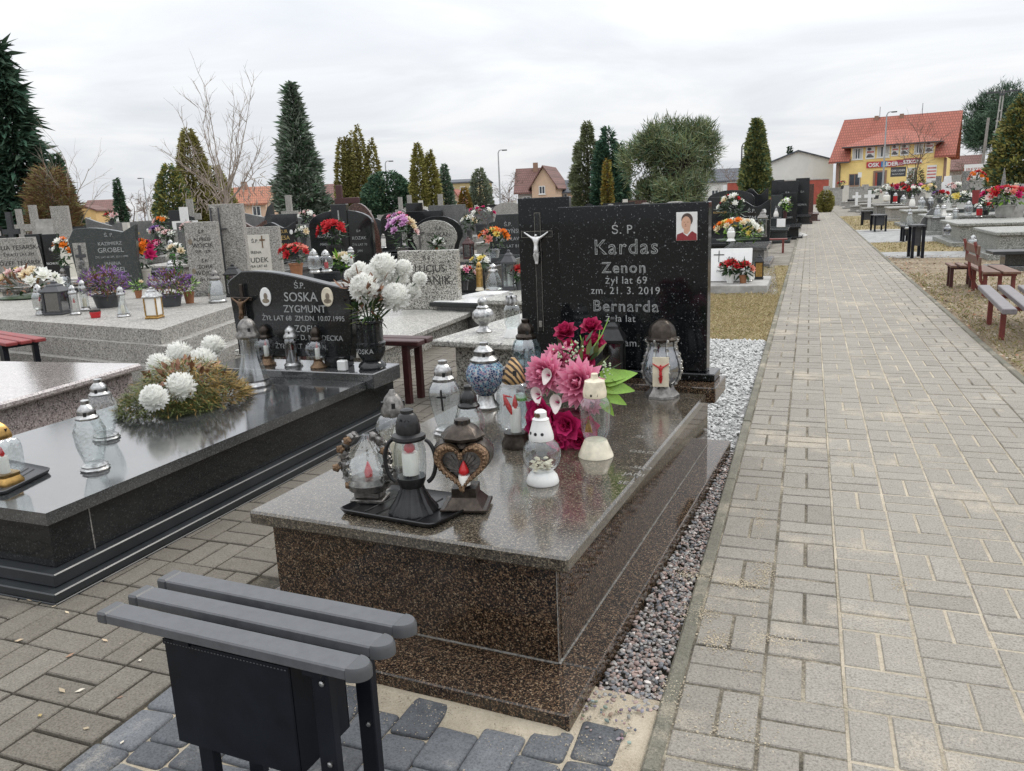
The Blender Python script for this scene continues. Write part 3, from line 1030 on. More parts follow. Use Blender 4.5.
def smooth_profile(pr, n=3):
    if len(pr) < 4: return pr
    out_ = [pr[0]]
    for i in range(len(pr) - 1):
        p0, p1, p2, p3 = pr[max(i - 1, 0)], pr[i], pr[i + 1], pr[min(i + 2, len(pr) - 1)]
        for k in range(1, n + 1):
            t = k / n
            q = []
            for a in range(2):
                q.append(.5 * (2 * p1[a] + (-p0[a] + p2[a]) * t + (2 * p0[a] - 5 * p1[a] + 4 * p2[a] - p3[a]) * t * t + (-p0[a] + 3 * p1[a] - 3 * p2[a] + p3[a]) * t ** 3))
            out_.append((max(.005, q[0]), q[1]))
    return out_


def lantern(label, loc, h, kind='crystal', glassm=None, foot=None, lid=None, candle='white', sq=0, wide=1.0, rz=0.0, group=None, knob=True):
    fo, bo, li, fl, seg = LP[kind]
    glassm, foot, lid = glassm or G_CUT, foot or M_SILV, lid or M_SILV
    t = thing('grave_lantern', label, 'lantern', loc, rz, group)
    if kind == 'facet': smooth_profile_ = lambda p: p
    else: smooth_profile_ = smooth_profile
    sc = lambda pr: [(r * h * wide, z * h) for r, z in pr]
    MB().lathe(sc(fo), seg, sq=sq, fl=(fl[0], fl[1] * .5)).build('base', foot, t, smooth=40)
    MB().lathe(sc(smooth_profile_(bo)), seg, fl=fl, sq=sq, cap=False).build('glass_body', glassm, t, smooth=30)
    L = MB().lathe(sc(smooth_profile(li, 2)), seg, sq=sq, fl=(fl[0], fl[1] * .8)).build('lid', lid, t, smooth=40)
    if knob:
        for a in range(4):
            x = li[2][0] * h * wide
            MB().box(-.02 * h, .02 * h, -x * 1.04, -x * .6, (li[2][1] - .01) * h, (li[2][1] + .045) * h, xf=Matrix.Rotation(a * PI / 2 + .4, 4, 'Z')).build('vent_hole', P_BLK, L)
    if candle:
        z0 = bo[0][1] * h
        r = min(.075, bo[1][0] * .5) * h * wide
        cm = {'white': C_WAX, 'red': C_REDG, 'yellow': P_CREAM}[candle]
        c = MB().lathe([(r, z0), (r, z0 + .25 * h), (r * .9, z0 + .265 * h)], 14).build('candle', cm, t, smooth=40)
        MB().lathe([(r * .25, z0 + .265 * h), (r * .55, z0 + .30 * h), (r * .35, z0 + .36 * h), (.001, z0 + .42 * h)], 10).build('flame_tip', C_RED if candle == 'white' else C_WAX, c, smooth=60)
    return t


def box_lantern(label, loc, h, w_, body=None, pane=None, rz=0.0, group=None, roof=None):
    """square lantern: base, four posts, panes, stepped roof"""
    body = body or M_BLK
    t = thing('box_lantern', label, 'lantern', loc, rz, group)
    a = w_ / 2
    m = MB().box(-a, a, -a, a, 0, .06 * h, .004).box(-a * .9, a * .9, -a * .9, a * .9, .06 * h, .1 * h, .003)
    m.build('base', body, t)
    m = MB()
    for sx in (-1, 1):
        for sy in (-1, 1):
            m.box(sx * a * .84 - .09 * a, sx * a * .84 + .09 * a, sy * a * .84 - .09 * a, sy * a * .84 + .09 * a, .1 * h, .66 * h)
    m.build('frame', body, t)
    m = MB()
    for k in range(4):
        m.box(-a * .75, a * .75, -a * .82, -a * .79, .11 * h, .65 * h, xf=Matrix.Rotation(k * PI / 2, 4, 'Z'))
    m.build('pane', pane or G_SMOKE, t)
    m = MB().lathe([(a * 1.42, .66 * h), (a * 1.5, .70 * h), (a * .8, .84 * h), (a * .75, .88 * h), (a * .3, .93 * h), (a * .3, .97 * h), (a * .1, h)], 4, xf=Matrix.Rotation(PI / 4, 4, 'Z'))
    m.build('roof', roof or body, t)
    MB().lathe([(a * .3, .1 * h), (a * .3, .38 * h), (.002, .46 * h)], 10).build('candle', C_WAX, t, smooth=40)
    return t


# ------------------------------------------------------------------ flowers
def petal(mb, base, d, up, L, W, curl=.3, seg=4, tip=1.0, mi=0, t0=0.0, t1=1.0, cup=0.0):
    d, up = Vector(d).normalized(), Vector(up)
    s_ = d.cross(up)
    if s_.length < 1e-4: s_ = d.orthogonal()
    s_.normalize()
    up = s_.cross(d).normalized()
    vs, fs, cs = [], [], []
    for i in range(seg + 1):
        t = i / seg
        wd = W * (math.sin(PI * min(.995, .12 + .88 * t ** tip)) ** .75) * .5
        c = Vector(base) + d * (L * t) + up * (curl * L * t * t)
        vs += [c - s_ * wd + up * cup * wd, c, c + s_ * wd + up * cup * wd]
    for i in range(seg):
        a = i * 3
        for k in (0, 1):
            fs.append((a + k, a + k + 1, a + k + 4, a + k + 3))
    n0 = len(mb.v)
    for i, f in enumerate(fs):
        ta, tb = t0 + (t1 - t0) * (i // 2) / seg, t0 + (t1 - t0) * (i // 2 + 1) / seg
        mb.f.append(tuple(q + n0 for q in f)); mb.m.append(mi)
        mb.c.append([(ta,) * 3, (ta,) * 3, (tb,) * 3, (tb,) * 3])
    mb.v.extend(tuple(v) for v in vs)
    return mb


def sph(el, az): return Vector((math.cos(el) * math.cos(az), math.cos(el) * math.sin(az), math.sin(el)))


def mum(name, mat, rows=((-25, 20), (0, 22), (22, 20), (42, 16), (60, 11), (76, 6)), L=1.0, W=.26, curl=.28, seed=1, t0=0., t1=1.0, tip=.75, core=0.0):
    m = MB()
    q = random.Random(seed)
    for k, (el, n) in enumerate(rows):
        for i in range(n):
            e = R(el + q.uniform(-6, 6))
            a = 2 * PI * (i + .5 * (k % 2)) / n + q.uniform(-.1, .1)
            d = sph(e, a)
            up = sph(min(e + PI / 2, PI / 2 + .001) if e < 0 else e + PI / 2, a)
            petal(m, d * (.12 if not core else .5), d, up * (1 if not core else 1.3), (L * q.uniform(.78, .98) if not core else L * q.uniform(.40, .54)), W * q.uniform(.85, 1.15), curl, 3, tip, 0, t0, t1, .35)
    if core: m.lathe([(core * .3, -.62 * core), (core * .8, -.45 * core), (core, 0.0), (core * .86, core * .5), (core * .5, core * .85), (.02, core * .98)], 14)
    return m.mesh(name, mat, 180)


def rose(name, mat, seed=2):
    m = MB()
    q = random.Random(seed)
    for k, (n, r, el, L, W) in enumerate(((3, .10, 80, .75, .8), (4, .2, 72, .85, .9), (5, .3, 58, .9, 1.0), (6, .35, 36, .95, 1.05), (6, .35, 8, .9, 1.0))):
        for i in range(n):
            a = 2 * PI * i / n + k * .7 + q.uniform(-.15, .15)
            o = Vector((math.cos(a), math.sin(a), 0))
            d = sph(R(el), a)
            petal(m, o * r * .6 + Vector((0, 0, -.25)), d, -o * math.sin(R(el)) + Vector((0, 0, math.cos(R(el)))), L, W, .18 if k < 3 else -.05, 4, .7, 0, 0, 1, .45)
    return m.mesh(name, mat, 180)


def openbloom(name, mat, n=6, seed=3, W=.85, layers=2, el0=12):
    m = MB()
    q = random.Random(seed)
    for k in range(layers):
        for i in range(n):
            a = 2 * PI * (i + .5 * k) / n + q.uniform(-.12, .12)
            el = R(el0 + 28 * k + q.uniform(-8, 8))
            petal(m, (0, 0, 0), sph(el, a), sph(el + PI / 2, a), 1.0 - .2 * k, W, .12, 4, .7, 0, 0, 1, .25)
    return m.mesh(name, mat, 180)


PT_WHITE = petalmat('white_petal', (.84, .84, .74), (.90, .90, .88), trans=.35)
PT_PINK = petalmat('pink_petal', (.62, .015, .20), (.84, .42, .54))
PT_MAG = petalmat('crimson_petal', (.36, .008, .075), (.60, .03, .16))
PT_ROSE = petalmat('dark_red_petal', (.25, .008, .035), (.46, .025, .11))
PT_RED = petalmat('bright_red_petal', (.36, .012, .015), (.58, .03, .04))
PT_ORNG = petalmat('orange_petal', (.72, .30, .03), (.78, .16, .02))
PT_YELL = petalmat('yellow_petal', (.74, .55, .06), (.76, .66, .24))
PT_CREAM = petalmat('cream_petal', (.72, .55, .28), (.78, .70, .55))
PT_PALEP = petalmat('pale_pink_petal', (.72, .42, .40), (.78, .62, .60))
PT_PURP = petalmat('violet_petal', (.16, .06, .24), (.30, .17, .42))
PT_LILAC = petalmat('lilac_petal', (.55, .2, .5), (.70, .45, .66))
PT_SALM = petalmat('salmon_petal', (.70, .16, .12), (.76, .34, .26))
BL = {}
BL['mum'] = mum('mum_head', PT_WHITE, ((-38, 20), (-24, 26), (-8, 30), (8, 30), (22, 28), (36, 25), (50, 21), (62, 16), (74, 10), (86, 5)), 1.02, .36, .30, 1, .55, 1.0, .5, .80)
BL['dahlia'] = mum('dahlia_head', PT_PINK, ((-12, 13), (6, 14), (24, 13), (42, 11), (58, 8), (74, 5)), 1.0, .38, .3, 5, tip=.85)
BL['roseD'] = rose('rose_head', PT_ROSE)
for k, pm in dict(red=PT_RED, orange=PT_ORNG, yellow=PT_YELL, cream=PT_CREAM, palep=PT_PALEP, pink=PT_PINK, white=PT_WHITE, lilac=PT_LILAC, salmon=PT_SALM, mag=PT_MAG, purple=PT_PURP).items():
    BL[k] = openbloom(k + '_bloom', pm, 7, len(BL), .62)
BL['peony'] = openbloom('peony_head', PT_MAG, 6, 9, .95, 3)


def leaf_mesh(mat, name='leaf', W=.42, curl=-.3):
    m = MB()
    petal(m, (0, 0, 0), (1, 0, 0), (0, 0, 1), 1, W, curl, 6, .62, cup=.25)
    return m.mesh(name, mat, 180)
LF = leaf_mesh(LEAF)
LFL = leaf_mesh(LEAFL, 'lime_leaf', .50, -.22)


def aim(d, roll=None):
    return (Vector(d).normalized().to_track_quat('Z', 'Y').to_matrix().to_4x4() @ Matrix.Rotation(rnd.uniform(0, 6.28) if roll is None else roll, 4, 'Z')).to_euler()


def foliage(n, rx_, ry_, rz_, cz, L, mats, parent, name='foliage', W=.3, tip_up=.35, slots=None):
    """mass of small leaves filling an ellipsoid"""
    m = MB()
    for _ in range(n):
        d = Vector((rnd.gauss(0, 1), rnd.gauss(0, 1), rnd.gauss(0, 1))).normalized()
        f = rnd.uniform(.35, 1.0)
        p = Vector((d.x * rx_ * f, d.y * ry_ * f, cz + d.z * rz_ * f))
        dd = (d + Vector((rnd.gauss(0, .4), rnd.gauss(0, .4), rnd.gauss(tip_up, .35)))).normalized()
        petal(m, p, dd, Vector((rnd.gauss(0, .5), rnd.gauss(0, .5), 1)), L * rnd.uniform(.6, 1.3), L * W, rnd.uniform(-.3, .2), 2, .7, rnd.randrange(len(mats)))
    return m.build(name, mats, parent, smooth=180)


def pot(parent, r0, r1, h, mat, name='pot', z=0.0, seg=20):
    return MB().lathe([(r0, z), (r0 * 1.02, z + .01), (r1 * .96, z + h * .85), (r1 * 1.05, z + h * .87), (r1 * 1.05, z + h), (r1 * .9, z + h), (r1 * .85, z + h * .9)], seg).build(name, mat, parent, smooth=40)


def bouquet(label, loc, wdt, hgt, heads, n, potm=None, cat='flowers', name='flower_bouquet', size=.035, leafm=None, rz=0.0, group=None, poth=.4, leaves=90, flat=False, spread=None):
    """arrangement: pot, leaves, and every bloom a mesh of its own"""
    t = thing(name, label, cat, loc, rz, group)
    ph = 0 if flat else hgt * poth
    if potm: pot(t, wdt * .16, wdt * .22, max(ph, .03), potm)
    elif flat: MB().lathe([(wdt * .42, 0), (wdt * .45, .015), (wdt * .3, .03)], 16).build('base_tray', LEAF, t)
    cz = ph + (hgt - ph) * .42
    rh = (hgt - ph) * .5
    foliage(leaves, wdt * .46, wdt * (.34 if not flat else .4), rh * .95, cz, size * 1.5, [leafm or LEAF, LEAF], t)
    for i in range(n):
        a = i * 2.39996 + rnd.uniform(-.3, .3)
        q = math.sqrt((i + .5) / n)
        d = Vector((math.cos(a) * q, math.sin(a) * q * .85, math.sqrt(max(0, 1 - q * q)) * 1.0 + .15))
        if d.y > .45: d.y *= .5
        p = Vector((d.x * wdt * .5, d.y * wdt * .42, cz + (d.z - .15) * rh * 1.05 - .1 * rh))
        k = heads[i % len(heads)]
        add('blossom', BL[k], t, p, aim(d + Vector((0, -.35, .1))), size * rnd.uniform(.8, 1.2))
    return t
# ------------------------------------------------------------------ graves
def outline(shape, w_, h, z0=0.0):
    a = w_ / 2
    if shape == 'rect': p = [(-a, 0), (a, 0), (a, h), (-a, h)]
    elif shape == 'wave': p = [(-a, 0), (a, 0)] + [(a - w_ * i / 12, h - .16 * h * (math.sin(PI * i / 12 * 1.25 + .1) ** 2 if i < 12 else .5) + .0) for i in range(13)]
    elif shape == 'slant': p = [(-a, 0), (a, 0), (a, h * .78), (-a * .2, h * .9), (-a, h)]
    elif shape == 'arch': p = [(-a, 0), (a, 0)] + [(a * math.cos(PI * i / 12), h * .78 + h * .22 * math.sin(PI * i / 12)) for i in range(13)]
    elif shape == 'disc': p = [(-a * .75, 0), (a * .75, 0)] + [(a * math.cos(-.5 + (PI + 1) * i / 18), h * .52 + h * .48 * math.sin(-.5 + (PI + 1) * i / 18)) for i in range(19)]
    elif shape == 'dome': p = [(-a, 0), (a, 0)] + [(a * math.cos(PI * i / 16), h * math.sin(PI * i / 16) ** .9) for i in range(1, 16)]
    elif shape == 'point': p = [(-a, 0), (a * .8, 0), (a, h * .7), (a * .2, h), (-a * .7, h * .55)]
    elif shape == 'fin': p = [(-a, 0), (a, 0), (a, h), (a * .3, h * .9), (-a * .5, h * .5)]
    elif shape == 'shoulder': p = [(-a, 0), (a, 0), (a, h * .8), (a * .7, h * .83), (a * .6, h), (-a * .6, h), (-a * .7, h * .83), (-a, h * .8)]
    elif shape == 'horn': p = [(-a * .85, 0), (a * .95, 0), (a * .9, h * .4), (a, h)] + [(a - w_ * i / 10, h * (.88 + .10 * math.sin(PI * i / 10 * .9 - .5))) for i in range(2, 10)] + [(-a, h * .78)]
    elif shape == 'cross': b = w_ * .16; p = [(-b, 0), (b, 0), (b, h * .56), (a, h * .56), (a, h * .56 + 2 * b), (b, h * .56 + 2 * b), (b, h), (-b, h), (-b, h * .56 + 2 * b), (-a, h * .56 + 2 * b), (-a, h * .56), (-b, h * .56)]
    elif shape == 'trap': p = [(-a, 0), (a, 0), (a * .84, h), (-a * .84, h)]
    return [(x, z + z0) for x, z in p]


def grave(label, u, vtop, t, wpx, shape='rect', st=None, bs=None, lines=None, tm=None, L=1.9, slab=.32, sw=None, rz=None, thick=.09, cross=None, photo=0, hs=True, group='graves in the cemetery rows', z0=None, cat='grave', foreshort=True, twin=None):
    """tomb seen at pixel column u with its stone's top at vtop, t metres away"""
    st = st or S_BLACK
    bs = bs or st
    P = D(u, vtop, t)
    if rz is None: rz = R(4)
    va = math.atan2(-(P.x), P.y) + rz * 0
    ob = math.cos(va - rz) if foreshort else 1.0
    W = wpx * t / CF / max(.5, ob)
    top = max(.3, P.z)
    th = thing('grave', label, cat, (P.x, P.y, -.03), rz, group)
    sw = sw or max(.75, W * 1.08)
    a = sw / 2
    if slab > .12:
        MB().box(-a - .06, a + .06, -L - .12, .12, 0, .07, .008).build('plinth', bs, th)
        MB().box(-a + .05, a - .05, -L + .05, -.02, .07, slab - .03).build('body', bs, th)
        MB().box(-a, a, -L, -.14, slab - .03, slab + .03, .008).build('slab', bs, th)
        MB().box(-a - .01, a + .01, -.138, .10, slab - .03, slab + .045, .008).build('headstone_base', bs, th)
        zb = slab + .045
    else:
        MB().box(-a, a, -L, .12, 0, slab, .008).build('plinth', bs, th)
        zb = slab
    if not hs: return th
    H_ = top + .03 - zb
    ol = outline(shape, W, H_)
    hst = MB().prism(ol, -thick / 2, thick / 2, ch=.006 if shape not in ('point', 'fin', 'cross') else 0).build('headstone', st, th, (0, 0, zb))
    yf = -thick / 2 - .0025
    if lines:
        m = MB()
        n = len(lines)
        for i, s in enumerate(lines):
            sz = min(.11, H_ / (n + 2.2) * 1.05, W * 1.25 / max(6, len(s)))
            text_into(m, s, (W * .1 if cross else 0), H_ * .80 - (i + .55) * H_ * .72 / n, sz * (1.1 if i == 1 else .9), yf)
        m.build('inscription', tm or T_SILV, hst)
    if cross:
        cx = -W * .34 if cross != 'mid' else 0
        ch_, cw_ = H_ * .62, W * .2
        if cross == 'mid': ch_, cw_ = H_ * .4, W * .22
        zc = H_ * .22 if cross != 'mid' else H_ * .48
        m = MB().box(cx - .018, cx + .018, yf - .02, yf, zc, zc + ch_).box(cx - cw_ / 2, cx + cw_ / 2, yf - .022, yf - .002, zc + ch_ * .66, zc + ch_ * .66 + .036)
        m.build('cross', M_PEWT if st is not S_WHITE else T_DARK, hst)
    for k in range(photo):
        MB().lathe([(.045, 0), (.045, .006), (.04, .008)], 18, xf=Matrix.Translation((W * (.34 if k == 0 else -.30), yf, H_ * .72)) @ Matrix.Rotation(PI / 2, 4, 'X') @ Matrix.Diagonal((.8, 1.1, 1, 1))).build('oval_photo', P_WHT, hst)
    return th


def stone_cross(label, u, vtop, t, hpx, st, wpx, rz=R(4), group='crosses in the cemetery rows', thick=.09):
    P = D(u, vtop, t)
    W = wpx * t / CF / .85
    H_ = max(.5, min(P.z + .03, 2.6))
    th = thing('cross_grave', label, 'cross', (P.x, P.y, -.03), rz, group)
    MB().box(-.4, .4, -1.6, .2, 0, .2, .01).build('plinth', S_TERRD, th)
    MB().box(-.22, .22, -.1, .12, .2, .36, .01).build('pedestal', st, th)
    MB().prism(outline('cross', W, H_ - .36), -thick / 2, thick / 2).build('cross', st, th, (0, 0, .36))
    return th
# ------------------------------------------------------------------ the brown granite tomb
O = Vector((-1.185, 1.596, 0))
TX = Matrix.Translation(-O)
tomb = thing('tomb', 'brown speckled granite tomb with a black star-flecked headstone nearest the path', 'tomb', O)
m = MB()
m.box(-1.757, -.616, 1.596, 1.806, -.04, .042, .004, xf=TX)
m.box(-.738, -.616, 1.808, 3.973, -.04, .042, .004, xf=TX)
m.box(-1.757, -1.632, 1.808, 3.973, -.04, .042, .004, xf=TX)
m.box(-1.630, -.740, 3.80, 3.971, -.04, .041, .004, xf=TX)
m.build('plinth', S_BROWN, tomb)
m = MB()
m.box(-1.654, -.718, 1.800, 1.822, .043, .328, .002, xf=TX)
m.box(-.737, -.716, 1.824, 3.88, .0425, .3285, .002, xf=TX)
m.box(-1.656, -1.634, 1.824, 3.88, .0425, .3285, .002, xf=TX)
m.box(-1.633, -.738, 3.86, 3.88, .043, .328, .002, xf=TX)
m.build('side_panels', S_BROWN, tomb)
m = MB()
GRT = plain('silicone_joint', (.20, .19, .175), .7, var=.7, scale=120)
m.box(-1.66, -.712, 1.795, 1.802, .041, .0445, xf=TX)
m.box(-.719, -.711, 1.795, 3.88, .041, .0446, xf=TX)
m.box(-.7175, -.7165, 1.7965, 1.80, .045, .325, xf=TX)
m.build('joint_seal', GRT, tomb)
MB().box(-1.702, -.668, 1.756, 3.584, .329, .373, .007, xf=TX).build('slab', S_BROWN_T, tomb)
MB().box(-1.80, -.629, 3.588, 3.862, .3287, .401, .005, xf=TX).build('headstone_base', S_BROWN, tomb)
hb = MB().box(-1.72, -.655, 3.705, 3.86, .402, .438, .004, xf=TX).build('headstone_foot', S_STAR, tomb)
pil = MB().box(-1.672, -1.395, 3.822, 3.857, .439, 1.276, .003, xf=TX).build('side_pillar', S_STAR, tomb)
cx = -1.565
m = MB()
yf = 3.8215
m.box(cx - .014, cx + .014, yf - .005, yf, .60, 1.20, .002, xf=TX)
m.box(cx - .088, cx + .078, yf - .0056, yf - .0006, 1.082, 1.110, .002, xf=TX)
crx = m.build('crucifix', S_BLACK, pil)
m = MB()
for a, b_, c_, d_ in ((-.016, -.0145, .60, 1.20), (.0145, .016, .60, 1.20)):
    m.box(cx + a, cx + b_, yf - .0062, yf - .0002, c_, d_, xf=TX)
m.box(cx - .016, cx + .016, yf - .0062, yf, 1.20, 1.2025, xf=TX)
for z in (1.0805, 1.110): m.box(cx - .09, cx + .08, yf - .0066, yf - .0004, z, z + .0018, xf=TX)
for x in (-.0895, .0785): m.box(cx + x, cx + x + .0018, yf - .0066, yf - .0004, 1.082, 1.110, xf=TX)
m.build('engraved_outline', T_FAINT, pil)
add('figure', FIG_SILV, pil, TX @ Vector((cx - .004, yf - .016, 1.088)), scale=.155)
MB().box(cx - .008, cx + .010, yf - .012, yf - .005, .622, .655, .002, xf=TX).build('name_tablet', T_FAINT, pil)
pan = MB().box(-1.425, -.698, 3.74, 3.820, .439, 1.226, .004, xf=TX).build('headstone', S_STAR, tomb)
yt = 3.7385
pcx = -1.085
m = MB()
m2 = MB()
for s, z, sz, dx, bl in (('Ś. P.', 1.092, .058, -.01, 0), ('Kardas', .997, .099, 0, 1), ('Zenon', .908, .073, -.01, 1), ('żył lat 69', .856, .05, 0, 0), ('zm. 21. 3. 2019', .806, .05, -.005, 0), ('Bernarda', .722, .077, -.005, 1), ('żyła lat', .672, .047, -.03, 0), ('fam.', .552, .05, .02, 0)):
    m = MB(); text_into(m, s, pcx + dx - O.x, z, sz, yt - O.y, spacing=1.16 if bl else 1.1, bold=.0012 if bl else 0)
    io = m.build('inscription', T_SILV, pan)
    if bl:
        m2 = MB(); text_into(m2, s, pcx + dx - O.x, z, sz, yt - .0012 - O.y, spacing=1.16, bold=-.0022)
        m2.build('letter_faces', S_BLACK, io) if False else m2.build('letter_faces', S_BLACK, pan)
# oval-less portrait: a rectangular enamel plate
px_, pz_ = -.795, 1.118
pl = MB().box(px_ - .048, px_ + .048, yt - .0045, yt + .001, pz_ - .064, pz_ + .064, .001, xf=TX).build('portrait_plate', P_WHT, pan)
SKIN = plain('portrait_skin', (.60, .36, .25), .5, var=.1, scale=60)
HAIR = plain('portrait_hair', (.075, .05, .04), .6, var=.3, scale=200)
SWTR = plain('portrait_jumper', (.24, .025, .03), .6, var=.2, scale=80)
def plate(pts, dy, mat, name):
    MB().prism([(px_ - O.x + x, pz_ + z) for x, z in pts], yt - .0045 - dy - O.y, yt - .0042 - O.y).build(name, mat, pl)
ell = lambda cx, cz, rx, rz, n=20: [(cx + rx * math.cos(2 * PI * i / n), cz + rz * math.sin(2 * PI * i / n)) for i in range(n)]
plate([(-.047, -.063), (.047, -.063), (.046, -.035), (.026, -.022), (.006, -.036), (-.016, -.026), (-.044, -.036)], .0006, SWTR, 'jumper')
plate([(-.016, -.03), (.004, -.045), (.022, -.022), (.018, -.005), (-.014, -.008)], .0009, T_WHITE, 'collar')
plate([(-.013, -.03), (.003, -.036), (.016, -.02), (.016, 0), (-.012, 0)], .0012, SKIN, 'neck')
plate(ell(.002, .030, .026, .029), .0015, HAIR, 'hair')
plate(ell(-.002, .014, .0215, .031), .0018, SKIN, 'face')
m = MB()
for x in (-.011, .006): m.prism([(px_ - O.x + a, pz_ + b_) for a, b_ in ell(x, .019, .0032, .0016, 8)], yt - .0068 - O.y, yt - .006 - O.y)
m.prism([(px_ - O.x + a, pz_ + b_) for a, b_ in ell(-.004, .001, .006, .0012, 8)], yt - .0068 - O.y, yt - .006 - O.y)
m.prism([(px_ - O.x + a, pz_ + b_) for a, b_ in ell(-.004, .008, .0022, .004, 8)], yt - .0066 - O.y, yt - .006 - O.y)
m.build('features', plain('portrait_features', (.28, .13, .09), .6), pl)  # eyes, mouth and nose printed in one brown tone
# worn lettering on the slab
m = MB()
for (u, v, s) in ((643, 438, 'ŚĘT'), (641, 453, 'OSŁO'), (640, 469, '-SŁO'), (633, 476, 'JANI'), (622, 484, 'SE')):
    p = G(u, v, .373)
    t_ = MB(); text_into(t_, s, 0, 0, .036, 0)
    m.add([(p.x + x - O.x, p.y + z - O.y, .3735 - y) for x, y, z in t_.v], t_.f)
m.build('slab_inscription', T_FAINT, tomb)
# bird droppings and drips on top of the panel
for (x, w_) in ((-1.0, .02), (-.86, .04), (-1.17, .015)): MB().lathe([(w_, 0), (w_ * .8, .003), (w_ * .3, .005)], 10, c=(x - O.x, 3.785 - O.y, 1.2262)).build('lichen', GRT, pan)

# ------------------------------------------------------------------ the black tomb beside it
SO = Vector((-2.445, 1.603, 0))
sa = R(2.95)
SXF = Matrix.Translation(SO) @ Matrix.Rotation(sa, 4, 'Z')
def sol(p): return SXF.inverted() @ Vector(p)
sk = thing('tomb', 'black polished tomb with stepped plinth and wavy headstone carrying two oval photographs', 'tomb', SO, sa)
m = MB().box(-1.165, 0, 0, 2.55, -.04, .006, .003, mi=1).box(-1.165, 0, 0, 2.55, .007, .040, .004)
m.build('lower_step', [S_STEP, S_STEPD], sk)
MB().box(-1.125, -.038, .038, 2.51, .041, .088, .004).build('upper_step', S_STEP, sk)
bd = MB().box(-1.085, -.082, .085, 2.47, .089, .254, .002).build('body', S_BLACK, sk)
MB().box(-.0815, -.080, .245, .250, .09, .25).build('joint_seal', GRT, bd)
MB().box(-1.12, -.055, .062, 2.112, .255, .300, 0).build('slab', S_DARKG_T, sk)
MB().box(-1.19, -.004, 2.118, 2.43, .2555, .346, .005).build('headstone_base', S_DARKG_T, sk)
for x in (-.92, -.34): MB().box(x - .07, x + .07, 2.24, 2.35, .347, .41, .004).build('headstone_foot', S_BLACK, sk)
pts = [(-1.05, .402), (-.9, .388), (-.5, .405), (-.245, .39), (-.215, .52), (-.20, .70), (-.212, .825)]
for i in range(1, 14):
    t_ = i / 14
    pts.append((-.212 - t_ * .81, .825 + .045 * math.sin(t_ * 3.2 - .9) + .035 * t_ + .022))
pts += [(-1.055, .868), (-1.075, .84), (-1.06, .66), (-1.05, .52)]
hs = MB().prism(pts, 2.26, 2.335, ch=.006).build('headstone', S_BLACK, sk)
yh = 2.2585
for ln_ in [('Ś.P.', .815, .05, .0), ('SOSKA', .738, .078, .0), ('ZYGMUNT', .672, .062, .02), ('ŻYŁ LAT 68  ZM.DN. 10.07.1995', .622, .043, .0), ('ZOFIA', .553, .06, .02), ('Z D. NAZDECKA', .505, .045, .1), ('ŻYŁA LAT        DN.', .45, .045, -.03)]: inscription(hs, [ln_], T_SILV, yh, -.545)
def on_stone(name, prof, x, z, mat, sx=1, sz=1, parent=hs):
    return MB().lathe(prof, 24, xf=Matrix.Translation((x, yh, z)) @ Matrix.Rotation(PI / 2, 4, 'X') @ Matrix.Diagonal((sx, sz, 1, 1))).build(name, mat, parent)
SEPIA = plain('sepia_print', (.20, .165, .12), .4, var=.4, scale=50)
for x, pm, rim in ((-.795, P_WHT, P_WHT), (-.355, P_CREAM, P_CREAM)):
    ov = on_stone('oval_photo', [(.040, 0), (.040, .005), (.036, .007)], x, .765, pm, 1, 1.42)
    m = MB()
    for (dx, dz, r, ry, k) in ((.002, -.024, .026, .014, .0082), (.004, .004, .0135, .020, .0090)):
        m.lathe([(1, 0), (1, .001)], 18, xf=Matrix.Translation((x + dx, yh - k + .0012, .765 + dz)) @ Matrix.Rotation(PI / 2, 4, 'X') @ Matrix.Diagonal((r, ry, 1, 1)))
    m.build('face_print', SEPIA, ov)
cr_ = MB().box(-.967, -.943, yh - .028, yh - .012, .50, .845, .004).box(-1.03, -.88, yh - .029, yh - .011, .742, .766, .004).build('crucifix', M_BRONZ, hs)
add('figure', FIG_BRNZ, cr_, (-.955, yh - .038, .745), scale=.165)

# flowers and vase on its base
vb = SXF @ Vector((-.10, 2.275, .346))
vs_ = thing('vase', 'black turned stone vase lettered in silver, holding white chrysanthemums', 'vase', vb, sa)
MB().lathe([(.075, 0), (.082, .012), (.075, .03), (.055, .045), (.072, .075), (.085, .11), (.083, .135), (.088, .14), (.088, .152), (.076, .16), (.076, .265), (.085, .272), (.085, .285), (.07, .285), (.066, .2)], 32).build('body', S_BLACK, vs_, smooth=35)
m = MB()
t_ = MB(); text_into(t_, 'SOSKA', 0, .098, .04, 0)
m.add([(.0875 * math.sin(x / .0875), -.0875 * math.cos(x / .0875) + y * .3, z) for x, y, z in t_.v], t_.f)
m.build('inscription', T_SILV, vs_)
fb = thing('flower_bouquet', 'white artificial chrysanthemums with dried brown leaves in the black stone vase', 'flowers', vb + Vector((0, 0, .28)), 0)
dv_ = depth(vb)
def rel(o, u, v, dt=0): return D(u, v, depth(o.location) + dt) - o.location
foliage(150, .10, .09, .10, .06, .06, [LEAF, LEAF, LEAFG], fb)
foliage(60, .17, .10, .11, .16, .06, [LEAFO], fb, 'dried_leaves', W=.5)
for (u, v, r, dt) in ((364, 288, .092, -.06), (384, 267, .088, .04), (396, 297, .088, -.03), (360, 271, .06, .06), (420, 279, .045, .0), (404, 268, .055, .05), (373, 275, .07, .02), (413, 291, .05, .03), (378, 288, .07, .05), (352, 276, .05, .09), (398, 278, .07, .10)):
    p = rel(fb, u, v, dt)
    add('blossom', BL['mum'], fb, p, aim(Vector((p.x * .8, -.7, .5 + p.z))), r)
m = MB()
for ch in KIDS[fb.name]:
    if ch.name.startswith('blossom'): m.tube([(0, 0, -.05), Vector((ch.location.x * .5, ch.location.y * .5, ch.location.z * .4)), ch.location], .004, 5)
m.build('stems', LEAF, fb)
